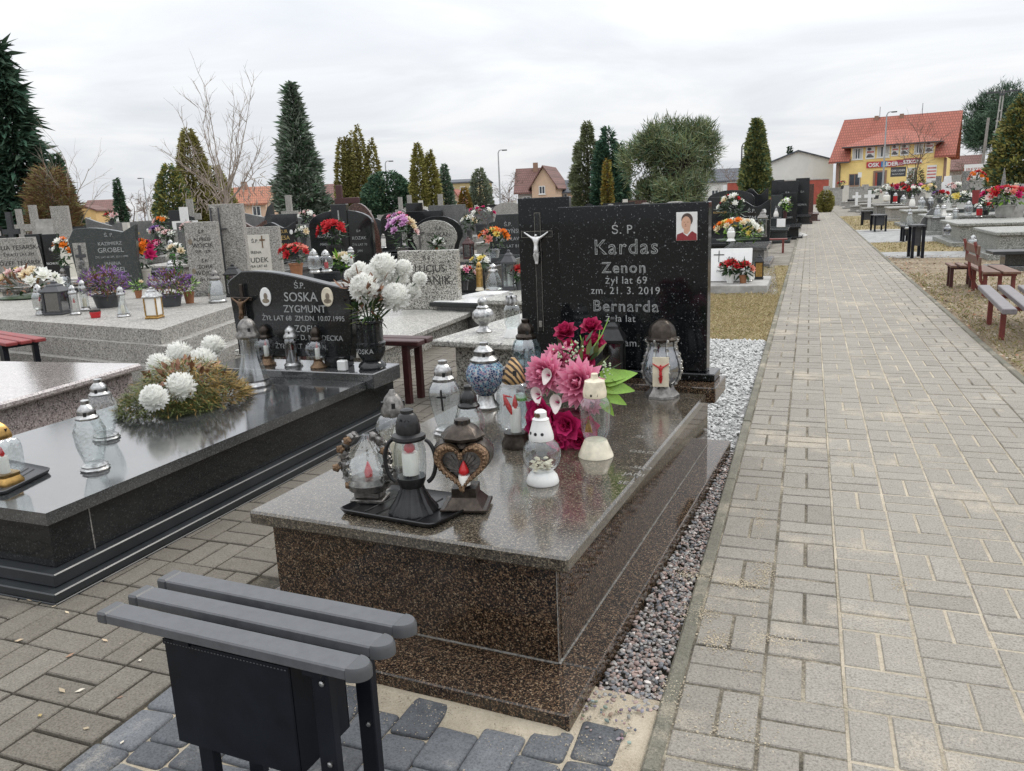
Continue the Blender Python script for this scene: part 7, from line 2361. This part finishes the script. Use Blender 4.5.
# ------------------------------------------------------------------ houses
W_YEL = plain('yellow_render', (.86, .65, .26), .8, var=.06, scale=2)
W_WHT = plain('white_render', (.68, .68, .65), .8, var=.06, scale=1)
W_PEA = plain('peach_render', (.58, .42, .30), .8, var=.08, scale=2)
W_GRY = plain('grey_render', (.40, .39, .37), .8, var=.1, scale=2)
W_TAN = plain('brown_trim', (.27, .17, .12), .7, var=.15, scale=2)
W_REDW = plain('red_painted_wall', (.34, .07, .045), .7, var=.2, scale=2)
def roofmat(name, c, ts=3.2):
    m, nt, b = base_mat(name)
    tc = N(nt, 'ShaderNodeTexCoord')
    br = N(nt, 'ShaderNodeTexBrick', i_Scale=1.0)
    br.inputs['Color1'].default_value = (*c, 1)
    br.inputs['Color2'].default_value = (*[x * .8 for x in c], 1)
    br.inputs['Mortar'].default_value = (*[x * .45 for x in c], 1)
    br.inputs['Mortar Size'].default_value = .03
    br.inputs['Brick Width'].default_value = .25
    br.inputs['Row Height'].default_value = .30
    mp = N(nt, 'ShaderNodeMapping')
    mp.inputs['Rotation'].default_value = (R(90), 0, 0)
    nt.links.new(tc.outputs['Object'], mp.inputs[0]); nt.links.new(mp.outputs[0], br.inputs['Vector'])
    nt.links.new(br.outputs['Color'], b.inputs['Base Color'])
    b.inputs['Roughness'].default_value = .75
    return m
RF_RED = roofmat('red_roof_tiles', (.40, .125, .085))
RF_ORG = roofmat('orange_roof_tiles', (.42, .17, .10))
RF_BRN = roofmat('brown_roof_tiles', (.20, .10, .085))
RF_GRY = roofmat('blue_grey_roof', (.11, .12, .14))
WIN = plain('window_pane', (.05, .06, .07), .08, var=.3, scale=1)
CURT = plain('white_curtain', (.55, .55, .52), .7, var=.1, scale=6)


def window(parent, x, z, w_, h, y=-.02, frame=None, pane=None, mull=1, curtain=False):
    f = MB().box(x - w_ / 2, x + w_ / 2, y - .05, y, z, z + .09).box(x - w_ / 2, x + w_ / 2, y - .05, y, z + h - .09, z + h).box(x - w_ / 2, x - w_ / 2 + .09, y - .049, y, z + .0901, z + h - .0901).box(x + w_ / 2 - .09, x + w_ / 2, y - .049, y, z + .0901, z + h - .0901)
    for k in range(mull):
        xx = x - w_ / 2 + w_ * (k + 1) / (mull + 1)
        f.box(xx - .04, xx + .04, y - .048, y, z + .0902, z + h - .0902)
    fo = f.build('window', frame or P_WHT, parent)
    MB().box(x - w_ / 2 + .05, x + w_ / 2 - .05, y - .012, y + .06, z + .05, z + h - .05).build('pane', pane or WIN, fo)
    if curtain:
        m = MB()
        for s_ in (-1, 1): m.box(x + s_ * w_ * .30 - w_ * .13, x + s_ * w_ * .30 + w_ * .13, y - .022, y - .013, z + .1, z + h - .1)
        m.build('curtain', CURT, fo)
    MB().box(x - w_ / 2 - .08, x + w_ / 2 + .08, y - .12, y, z - .08, z - .005).build('sill', frame or P_WHT, fo)
    return fo


def gable_house(label, u, t, w_, dep, eave, ridge, wall, roof, rz=0.0, along=True, windows=(), over=.4, group=None, chim=None, base=-.1):
    """u: pixel column of the centre of the front; ridge along local x when along"""
    P = D(u, 200, t)
    th = thing('house', label, 'house', (P.x, P.y, base), rz, group)
    a = w_ / 2
    if along:
        pts = [(0, 0), (dep, 0), (dep, eave), (dep / 2, ridge - .15), (0, eave)]
        m = MB()
        vs = [(-a, y, z) for y, z in pts] + [(a, y, z) for y, z in pts]
        m.add(vs, [(4, 3, 2, 1, 0), (5, 6, 7, 8, 9)] + [(i, (i + 1) % 5, 5 + (i + 1) % 5, 5 + i) for i in range(5)])
        m.build('wall', wall, th)
        sl = (ridge - eave) / (dep / 2)
        r = MB()
        y0, z0 = -over, eave - sl * over
        for (ya, za, yb, zb) in ((y0, z0, dep / 2, ridge), (dep + over, z0, dep / 2, ridge)):
            vs = [(-a - over, ya, za), (a + over, ya, za), (a + over, yb, zb), (-a - over, yb, zb)]
            vs += [(x, y, z + .18) for x, y, z in vs]
            r.add(vs, [(3, 2, 1, 0), (4, 5, 6, 7), (0, 1, 5, 4), (1, 2, 6, 5), (2, 3, 7, 6), (3, 0, 4, 7)])
    else:
        pts = [(-a, 0), (a, 0), (a, eave), (0, ridge - .1), (-a, eave)]
        MB().prism(pts, 0, dep).build('wall', wall, th)
        sl = (ridge - eave) / a
        r = MB()
        for s_ in (-1, 1):
            vs = [(s_ * (a + over), -over, eave - sl * over), (s_ * (a + over), dep + over, eave - sl * over), (0, dep + over, ridge), (0, -over, ridge)]
            vs += [(x, y, z + .18) for x, y, z in vs]
            r.add(vs, [(0, 1, 2, 3), (7, 6, 5, 4), (0, 4, 5, 1), (1, 5, 6, 2), (2, 6, 7, 3), (3, 7, 4, 0)])
    ro = r.build('roof', roof, th)
    if chim: MB().box(chim - .3, chim + .3, dep * .4, dep * .4 + .6, ridge - .6, ridge + .8).build('chimney', W_TAN, ro)
    for wn in windows: window(th, *wn)
    return th

# ---- yellow house with red roof at the end of the path
HT = 88.0
sH = HT / CF
u0 = 889
Pb = D(u0, 190, HT)
hz0 = -R(2)
hd = thing('house', 'yellow house with big red tiled roof and red sign at the path end', 'house', (Pb.x, Pb.y, -.2), math.atan2(-Pb.x, Pb.y) * 1.0 - R(6))
hx = lambda u: (u - u0) * sH * (.885 if u > u0 else .955)
hzz = lambda v, u=u0: CH + (188.1 - (u - u0) * .042 - v) * sH + .2
yw = MB().box(hx(836), hx(944), 0, 9, 0, hzz(161), 0).box(hx(850), hx(932.5), -.05, 3.5, hzz(161) + .001, hzz(145), 0)
yw.build('wall', W_YEL, hd)
r = MB()
ez, rz_ = hzz(161.5), hzz(118)
xl, xr, tl, tr_ = hx(829), hx(953), hx(835), hx(954.5)
fz = (hzz(146) - ez) / (rz_ - ez)
ym = -.7 + 5.3 * fz
xw = lambda x0, x1, f: x0 + (x1 - x0) * f
xm0, xm1 = hx(850), hx(932.5)
for quad in (((xl, -.7, ez), (xm0, -.7, ez), (xm0, ym, hzz(146)), (xw(xl, tl, fz), ym, hzz(146))), ((xm1, -.7, ez), (xr, -.7, ez), (xw(xr, tr_, fz), ym, hzz(146)), (xm1, ym, hzz(146))), ((xw(xl, tl, fz), ym + .003, hzz(146) + .003), (xw(xr, tr_, fz), ym + .003, hzz(146) + .003), (tr_, 4.6, rz_), (tl, 4.6, rz_)), ((xl, 9.9, ez), (xr, 9.9, ez), (tr_, 4.6, rz_), (tl, 4.6, rz_))):
    vs = list(quad)
    vs += [(x, y, z + .22) for x, y, z in vs]
    r.add(vs, [(3, 2, 1, 0), (4, 5, 6, 7), (0, 1, 5, 4), (1, 2, 6, 5), (2, 3, 7, 6), (3, 0, 4, 7)])
rf = r.build('roof', RF_RED, hd)
# the wide dormer roof
d_ = MB()
ev, ap = hzz(146), hzz(128)
ya = -.75
slope = (rz_ - ez) / 5.3
def ry(z): return -.7 + (z - ez) / slope
lx_, rx2, mx_ = hx(842), hx(941), hx(891)
vs = [(lx_, ya, ev), (rx2, ya, ev), (rx2 - .2, ry(ev) + .4, ev + .05), (lx_ + .2, ry(ev) + .4, ev + .05), (mx_, ry(ap) + .25, ap + .1)]
d_.add(vs, [(0, 1, 4), (0, 4, 3), (1, 2, 4), (3, 2, 1, 0)])
d_.add([(lx_, ya - .02, ev - .14), (rx2, ya - .02, ev - .14), (rx2, ya - .02, ev + .02), (lx_, ya - .02, ev + .02), (lx_, ry(ev), ev - .14), (rx2, ry(ev), ev - .14)], [(0, 1, 2, 3), (0, 4, 5, 1)])
d_.build('dormer_roof', RF_RED, hd)
MB().tube([(hx(836), -.82, ez + .05), (hx(850), -.82, ez + .05)], .07, 6).tube([(hx(840), -.5, ez), (hx(840), -.1, ez - .4), (hx(840), -.1, 0)], .05, 6).build('gutter', P_DKG, hd)
MB().tube([(hx(842), -.85, hzz(146.6)), (hx(941), -.85, hzz(146.6))], .07, 6).build('gutter', P_DKG, hd)
for u in (868, 893): MB().box(hx(u) - .2, hx(u) + .2, 4.2, 4.7, rz_ - .5, rz_ + .35).build('chimney', W_TAN, rf)
for u, y in ((871, 4.4), (914, 4.4)): MB().tube([(hx(u), y, rz_), (hx(u), y, rz_ + 1.3)], .03, 5).build('aerial', P_DKG, rf)
MB().box(hx(836) - .02, hx(839), -.06, 1, 0, hzz(162)).build('pilaster', W_TAN, hd)
MB().box(hx(942), hx(944) + .04, -.06, 1, 0, hzz(162)).build('pilaster', W_TAN, hd)
for (ua, ub, va, vb_) in ((851.5, 862, 147.5, 158.5), (875.5, 887.5, 147, 158), (912, 921, 146.5, 156.5)):
    window(hd, hx((ua + ub) / 2), hzz(vb_), hx(ub) - hx(ua), hzz(va) - hzz(vb_), -.06, P_WHT, WIN, 1, True)
POST = plain('poster_print', (.5, .17, .15), .5, var=.6, scale=3)
POSTD = plain('poster_car_print', (.10, .10, .11), .5, var=.6, scale=4)
for (ua, ub, va, vb_) in ((864.5, 873.5, 146.5, 159), (889, 896.5, 146, 157.5), (898, 907, 146, 157.5), (922.5, 931, 144.5, 156.5)):
    po = MB().box(hx(ua), hx(ub), -.12, -.055, hzz(vb_), hzz(va)).build('poster', P_WHT, hd)
    w_, h_ = hx(ub) - hx(ua), hzz(va) - hzz(vb_)
    x0, z0 = hx(ua), hzz(vb_)
    m = MB()
    m.prism([(x0 + w_ * .1, z0 + h_ * .12), (x0 + w_ * .88, z0 + h_ * .12), (x0 + w_ * .9, z0 + h_ * .24), (x0 + w_ * .7, z0 + h_ * .28), (x0 + w_ * .6, z0 + h_ * .4), (x0 + w_ * .3, z0 + h_ * .4), (x0 + w_ * .15, z0 + h_ * .27)], -.13, -.1205)
    m.lathe([(1, 0), (1, .01)], 12, xf=Matrix.Translation((x0 + w_ * .4, -.121, z0 + h_ * .78)) @ Matrix.Rotation(PI / 2, 4, 'X') @ Matrix.Diagonal((w_ * .22, h_ * .12, 1, 1)))
    m.build('car_picture', POSTD, po)
    MB().box(x0 + w_ * .15, x0 + w_ * .9, -.13, -.1205, z0 + h_ * .48, z0 + h_ * .62).build('print_band', POST, po)
sg = MB().box(hx(866), hx(895), -.16, -.01, hzz(167.4), hzz(161.8)).build('sign_board', plain('sign_red', (.45, .03, .05), .4, var=.1), hd)
sg2 = MB().box(hx(903), hx(920), -.16, -.01, hzz(165.8), hzz(160.4)).box(hx(895) + .01, hx(903) - .01, -.12, -.01, hzz(166.8), hzz(161.4)).build('sign_board', plain('sign_dark_red', (.33, .04, .07), .4, var=.15), hd)
MB().box(hx(880), hx(886), -.175, -.1605, hzz(167.2), hzz(162)).build('blue_square', plain('sign_blue', (.03, .19, .42), .4, var=.05), sg)
m = MB()
zb_ = hzz(166.6)
for s, u in (('OSK', 873), ('L', 883), ('IDER', 890.5)): text_into(m, s, hx(u), zb_, .58, -.178, depth_=.01, bold=.02)
m.build('lettering', T_WHITE, sg)
m = MB()
text_into(m, 'SZKOŁA', hx(911.5), hzz(165.2), .50, -.165, depth_=.01, bold=.02)
text_into(m, 'JAZDY', hx(899), hzz(166), .30, -.125, depth_=.01)
m.build('lettering', T_WHITE, sg2)
window(hd, hx(855), hzz(184.5), hx(861) - hx(849.5), hzz(172.5) - hzz(184.5), -.01, W_TAN, WIN, 1, False)
dr = MB().box(hx(873), hx(886), -.10, -.005, 0, hzz(170.5)).build('door_frame', W_TAN, hd)
MB().box(hx(875), hx(884), -.12, -.1005, 0, hzz(172.2)).build('door_glass', WIN, dr)
MB().box(hx(875.3), hx(877), -.135, -.1205, .1, hzz(172.6)).build('door_leaf', W_REDW, dr)
po = MB().box(hx(926), hx(935.5), -.10, -.01, hzz(186), hzz(168)).build('price_board', P_WHT, hd)
m = MB()
for k, v in enumerate((170, 173, 176, 179)): m.box(hx(926.5), hx(935), -.11, -.1005, hzz(v + 1.4), hzz(v))
m.build('print_band', POST, po)
window(hd, hx(911), hzz(184), .9, 1.6, -.01, P_WHT, CURT, 1)
# signboard on a post before the house
p = D(897, 190, 80); s8 = 80 / CF
sb_ = thing('signboard', 'dark signboard with white lettering on a post before the yellow house', 'sign', (p.x, p.y, -.1), hd.rotation_euler.z)
zc_ = D(897, 172, 80).z + .1
MB().box(-6.8 * s8, 7 * s8, -.06, .02, zc_ - 4.6 * s8, zc_ + 4.8 * s8).build('board', P_DKG, sb_)
MB().tube([(1.5, .05, 0), (1.5, .05, zc_)], .06, 6).build('post', P_BLK, sb_)
inscription(sb_, [('OSK LIDER', zc_ + .05, .26), ('PRAWO JAZDY', zc_ - .26, .16)], T_WHITE, -.063, 0, 'lettering')
p = D(859, 192, 82); s8 = 82 / CF
sn = thing('road_sign', 'small white information sign on a thin post left of the house door', 'sign', (p.x, p.y, -.1), hd.rotation_euler.z)
z8 = D(859, 175, 82).z + .1
MB().tube([(0, 0, 0), (0, 0, z8)], .04, 6).build('post', M_GALV, sn)
MB().box(-.18, .18, -.05, -.03, z8 - .25, z8 + .25).build('panel', P_WHT, sn)

# ---- white gabled building
th = thing('building', 'long white gabled building behind the red wall', 'building', (D(799, 190, 97).x, D(799, 190, 97).y, -.2), math.atan2(-D(799, 190, 97).x, D(799, 190, 97).y))
s9 = 97 / CF
zf = lambda v, u: CH + (187.8 + (889 - u) * .042 - v) * s9 + .2
gp = [((769 - 799) * s9, 0), ((830 - 799) * s9, 0), ((830 - 799) * s9, zf(161.5, 830)), ((797 - 799) * s9, zf(152.5, 797)), ((769 - 799) * s9, zf(164, 769))]
MB().prism(gp, 0, 16).build('wall', W_WHT, th)
m = MB()
for (a, b_) in ((gp[4], gp[3]), (gp[3], gp[2])):
    d_v = Vector((b_[0] - a[0], b_[1] - a[1])).normalized()
    e1 = (a[0] - d_v.x * .3, a[1] - d_v.y * .3) if a is gp[4] else a
    e2 = (b_[0] + d_v.x * .3, b_[1] + d_v.y * .3) if b_ is gp[2] else b_
    vs = [(e1[0], -.35, e1[1] + .01), (e2[0], -.35, e2[1] + .01), (e2[0], 16.3, e2[1] + .01), (e1[0], 16.3, e1[1] + .01)]
    vs += [(x, y, z + .16) for x, y, z in vs]
    m.add(vs, [(3, 2, 1, 0), (4, 5, 6, 7), (0, 1, 5, 4), (1, 2, 6, 5), (2, 3, 7, 6), (3, 0, 4, 7)])
m.build('roof', RF_GRY, th)

def wall_thing(name, label, ua, ub, vtop, t, mat, thick=.25, posts=0, capm=None, cat='wall', dt=0):
    A = D(ua, vtop, t); B = D(ub, vtop - (ub - ua) * .042, t + dt)
    L = (Vector((B.x, B.y)) - Vector((A.x, A.y))).length
    th = thing(name, label, cat, (A.x, A.y, -.1), math.atan2(B.y - A.y, B.x - A.x))
    H_ = A.z + .1
    MB().box(0, L, 0, thick, 0, H_).build('wall_panel', mat, th)
    MB().box(-.05, L + .05, -.05, thick + .05, H_ + .001, H_ + .09).build('coping', capm or S_CONC, th)
    for k in range(posts):
        x = L * k / max(1, posts - 1)
        MB().box(x - .2, x + .2, -.1, thick + .1, 0, H_ + .25).build('pillar', mat, th)
    return th
wall_thing('boundary_wall', 'red painted boundary wall below the white building', 729, 829, 183, 74, W_REDW, dt=4)
wall_thing('boundary_wall', 'grey concrete cemetery wall before the yellow house', 827, 905, 189, 70, S_CONC, posts=5)
wall_thing('boundary_wall', 'grey concrete cemetery wall behind the right-hand graves', 905, 1060, 184.5, 68, S_CONC, posts=6)

# ---- houses on the left and centre
gable_house('brown-roofed peach house with a balcony behind the central graves', 544, 100, 3.0, 8, 3.5, 5.7, W_PEA, RF_BRN, R(10), False, [(-.2, 2.4, .8, 1.0), (.6, .9, .8, 1.1)], over=.4)
gable_house('brown-roofed wing of the peach house with a pale porch', 530, 101, 3.0, 7, 2.9, 5.6, W_GRY, RF_BRN, R(18), True, [(-.4, .9, 1.0, 1.3), (.9, .9, .8, 1.3)], over=.5, chim=.6)
gable_house('blue-grey roofed house right of the peach house', 571, 104, 3.6, 7, 2.6, 4.0, W_PEA, RF_GRY, R(20), True, [(-.9, 1.2, .9, 1.2)], over=.5, chim=.7)
gable_house('orange-roofed white house left of the blue-green spruce', 247, 96, 4.2, 8, 2.7, 4.6, W_PEA, RF_ORG, R(28), True, [(-1.2, 1.2, 1.0, 1.2), (1.0, 1.2, 1.0, 1.2)], over=.4, chim=-1.0)
gable_house('long low house with a red roof behind the weeping tree', 228, 100, 4.6, 8, 2.5, 4.3, W_GRY, RF_ORG, R(30), True, [(.5, 1.2, 1.1, 1.2)])
gable_house('brown-roofed house right of the blue-green spruce', 325, 98, 3.4, 8, 2.7, 4.6, W_PEA, RF_BRN, R(25), True, [(.0, 1.2, 1.0, 1.3), (1.4, 1.2, .8, 1.3)], over=.4)
gable_house('small yellow cottage at far left', 82, 92, 2.5, 5, 2.6, 3.1, plain('warm_yellow_render', (.60, .40, .17), .8, var=.08, scale=2), RF_BRN, R(34), False, [(-.5, 1.7, .6, .6)], over=.2, chim=None)
gable_house('brown-roofed house behind the yellow cottage', 96, 104, 3.4, 7, 2.7, 4.0, W_GRY, RF_BRN, R(34), True, [(.6, 1.0, .8, 1.2)])
gable_house('flat ochre apartment house on the central horizon', 462, 116, 5.4, 9, 4.6, 5.1, plain('ochre_render', (.46, .37, .19), .8, var=.08, scale=2), RF_GRY, R(14), True, [(-1.4, 3.2, .8, .9), (.2, 3.2, .8, .9), (1.6, 3.2, .8, .9)], over=.2)
gable_house('little red-roofed house left of the golden shrub', 454, 94, 1.8, 5, 1.8, 3.2, W_PEA, RF_RED, R(20), False, [(0, 1.0, .6, .8)], over=.25)
gable_house('pale house glimpsed right of the pine bush', 722, 92, 4.4, 6, 2.9, 4.2, W_WHT, RF_GRY, R(5), True, [(-.8, 1.0, .8, 1.0), (.8, 1.0, .8, 1.0)], over=.3)
gable_house('small grey house half hidden behind the right-hand thicket', 957, 100, 4.2, 6, 3.2, 4.8, W_GRY, RF_BRN, R(-4), True, [(0, 1.0, .9, 1.1)], over=.3)

# ---- poles, lamps, billboards
def street_lamp(label, u, vtop, vbase_t, arm=.9, mat=None, hpx=None, double=False):
    P = D(u, vtop, vbase_t)
    t = thing('street_lamp', label, 'street lamp', (P.x, P.y, -.1), math.atan2(-P.x, P.y))
    H_ = P.z + .1
    MB().tube([(0, 0, 0), (0, 0, H_ * .5), (0, 0, H_ - .3), (.12, 0, H_ - .05), (arm * .6, 0, H_), (arm, 0, H_ - .02)], [.10, .085, .06, .055, .045, .04], 8).build('pole', mat or M_GALV, t, smooth=50)
    MB().box(arm - .1, arm + .45, -.1, .1, H_ - .1, H_ + .02, .03).build('lamp_head', P_DKG, t)
    return t
street_lamp('thin street lamp standing before the yellow house', 887, 112, 82, .5)
street_lamp('street lamp left of the brown-roofed peach house', 498, 150, 84, .5)
street_lamp('street lamp above the round dark yew', 385, 161, 92, .5)
street_lamp('street lamp on the left horizon beyond the dark conifer', 143, 178, 108, -.6)
street_lamp('dark street lamp half hidden by the yellow-green spruce', 742, 143, 70, .9, P_DKG)
p = D(985, 118, 78)
t = thing('wooden_pole', 'short grey wooden pole left of the concrete power pole', 'pole', (p.x, p.y, -.1))
MB().tube([(0, 0, 0), (.3, 0, p.z + .1)], [.16, .12], 8).build('shaft', plain('grey_pole_wood', (.26, .24, .22), .9, var=.3, scale=3), t)
p = D(1001, 90, 76)
t = thing('power_pole', 'tall lattice-sided concrete power pole with a crossarm', 'pole', (p.x, p.y, -.1), math.atan2(-p.x, p.y))
H_ = p.z + .1
m = MB()
for s_ in (-1, 1): m.tube([(s_ * .32 - .9, 0, 0), (s_ * .14 , 0, H_ * .62), (s_ * .1 + .15, 0, H_)], [.09, .08, .07], 6)
for k in range(9):
    f = (k + .5) / 9.5
    m.box(-.9 + f * 1.4 * .75 - .3 * (1 - f * .7), -.9 + f * 1.4 * .75 + .3 * (1 - f * .7), -.06, .06, H_ * f * .9, H_ * f * .9 + .14)
m.build('shaft', S_CONC, t)
MB().box(-1.2, 1.5, -.06, .06, H_ - .25, H_ - .1).box(-.1, .35, -.1, .1, H_ - .5, H_ - .3).build('crossarm', P_DKG, t)
m = MB()
for x in (-1.1, -.5, .8, 1.4): m.lathe([(.05, 0), (.07, .08), (.03, .2)], 8, c=(x, 0, H_ - .098))
m.build('insulators', P_WHT, t)
p = D(979, 182, 66); s6 = 66 / CF
bb = thing('billboard', 'large white billboard with red lettering beside the power pole', 'sign', (p.x, p.y, -.1), math.atan2(-p.x, p.y))
za, zb2 = D(979, 176, 66).z + .1, D(979, 164, 66).z + .1
MB().box(-14 * s6, 11.5 * s6, -.06, .04, za - .2, zb2).build('board', P_WHT, bb)
inscription(bb, [('UBEZPIECZ', za + .38, .42, -.15), ('OC AC', za + .0, .3, -.2)], W_REDW, -.064, 0, 'lettering')
for x in (-12 * s6, 9 * s6): MB().tube([(x, .1, 0), (x, .1, za)], .07, 6).build('post', M_GALV, bb)
car = None

# slim white poles and far monuments on the left horizon
for k, (u, v, tt) in enumerate(((114, 196, 60), (122, 192, 64), (133, 190, 70), (145, 186, 76), (128, 199, 58))):
    P = D(u, v, tt)
    o = thing('monument_post', 'slim white post among the farthest left graves', 'post', (P.x, P.y, -.03), 0, 'white posts on the left horizon')
    MB().box(-.07, .07, -.07, .07, 0, max(.8, min(2.2, P.z * .5)), .01).box(-.25, .25, -.2, .2, 0, .2).build('shaft', P_WHT, o)

# ------------------------------------------------------------------ the far rows
q = random.Random(77)
PROT = []
for k, (lb, sh, st, bs) in enumerate((
    ('small dark granite headstone in the far rows of the cemetery', 'rect', S_BLACK, S_DARKG),
    ('small grey arched headstone in the far rows of the cemetery', 'arch', S_MID, S_TERRD),
    ('small pale terrazzo headstone in the far rows of the cemetery', 'rect', S_TERR, S_TERRD),
    ('small dark wavy headstone in the far rows of the cemetery', 'wave', S_DARKG, S_MID),
    ('small white cross monument in the far rows of the cemetery', 'cross', S_PALE, S_TERRD),
    ('small brown granite headstone in the far rows of the cemetery', 'shoulder', S_RED, S_MID))):
    PROT.append((lb, sh, st, bs))
FARM = {}
def far_grave(x, y, k, sc):
    lb, sh, st, bs = PROT[k]
    grp = lb.split(' in the')[0] + 's of the far rows'
    if k not in FARM:
        t = thing('far_grave', lb, 'grave', (x, y, -.03), R(8), grp)
        MB().box(-.45, .45, -1.6, .12, 0, .34, .01).build('slab', bs, t)
        MB().prism(outline(sh, .8 if sh != 'cross' else .55, .72 if sh != 'cross' else 1.0), -.05, .05).build('headstone', st, t, (0, 0, .341))
        MB().lathe([(.04, .341), (.05, .44), (.02, .56)], 8, c=(.25, -.3, 0)).build('lamp', C_REDG if k % 2 else P_WHT, t)
        t.scale = (sc,) * 3
        FARM[k] = t
        return t
    t = dup(FARM[k], (x, y, -.03), R(q.uniform(2, 14)), None, sc)
    return t
FARB = {}
FC = [('red', 'red flowers on a far grave'), ('white', 'white flowers on a far grave'), ('yellow', 'yellow flowers on a far grave'), ('palep', 'pale pink flowers on a far grave'), ('orange', 'orange flowers on a far grave')]
def far_flowers(x, y, k, sc):
    if k not in FARB:
        b_ = bouquet(FC[k][1], (x, y, .33), .4, .34, [FC[k][0], FC[k][0], 'white' if k else 'salmon'], 7, P_DKG, size=.09, leaves=40)
        b_['group'] = FC[k][0] + ' flowers of the far rows'
        b_['label'] = FC[k][1]
        FARB[k] = b_
        return
    dup(FARB[k], (x, y, .33), q.uniform(0, 6), None, sc)
spots = []
for tt in (22, 25.5, 29, 32.5, 36, 40, 44.5, 49, 54, 60, 67, 76):
    u = -20 + q.uniform(0, 15)
    while u < 640:
        step = 1.55 * CF / tt
        P = D(u, 215, tt + q.uniform(-1, 1))
        if q.random() < (.82 if tt > 28 else .45) and not (25 < u < 30):
            far_grave(P.x, P.y, q.choice((0, 0, 1, 1, 2, 2, 3, 4, 5)), q.uniform(.85, 1.22))
            if q.random() < .5: far_flowers(P.x + q.uniform(-.3, .3), P.y - .6, q.randrange(5), q.uniform(.8, 1.2))
        u += step * q.uniform(.8, 1.25)
for tt in (38, 43, 49, 56):
    for u in range(715, 800, 24):
        P = D(u + q.uniform(-5, 5), 195, tt)
        if P.x < path_left(P.y) - 1.2 and q.random() < .6: far_grave(P.x, P.y, q.choice((0, 0, 3, 1)), q.uniform(.9, 1.2))
for tt in (26, 31, 36, 41, 46, 52, 58, 63):
    u = 880
    while u < 1035:
        P = D(u, 195, tt + q.uniform(-1, 1))
        if P.x > rx(P.y) + 1.6 and q.random() < .62:
            far_grave(P.x, P.y, q.choice((1, 2, 2, 0, 4)), q.uniform(.8, 1.1))
            if q.random() < .75: far_flowers(P.x + q.uniform(-.3, .3), P.y - .6, q.randrange(5), q.uniform(.9, 1.4))
        u += 1.7 * CF / tt * q.uniform(.8, 1.25)
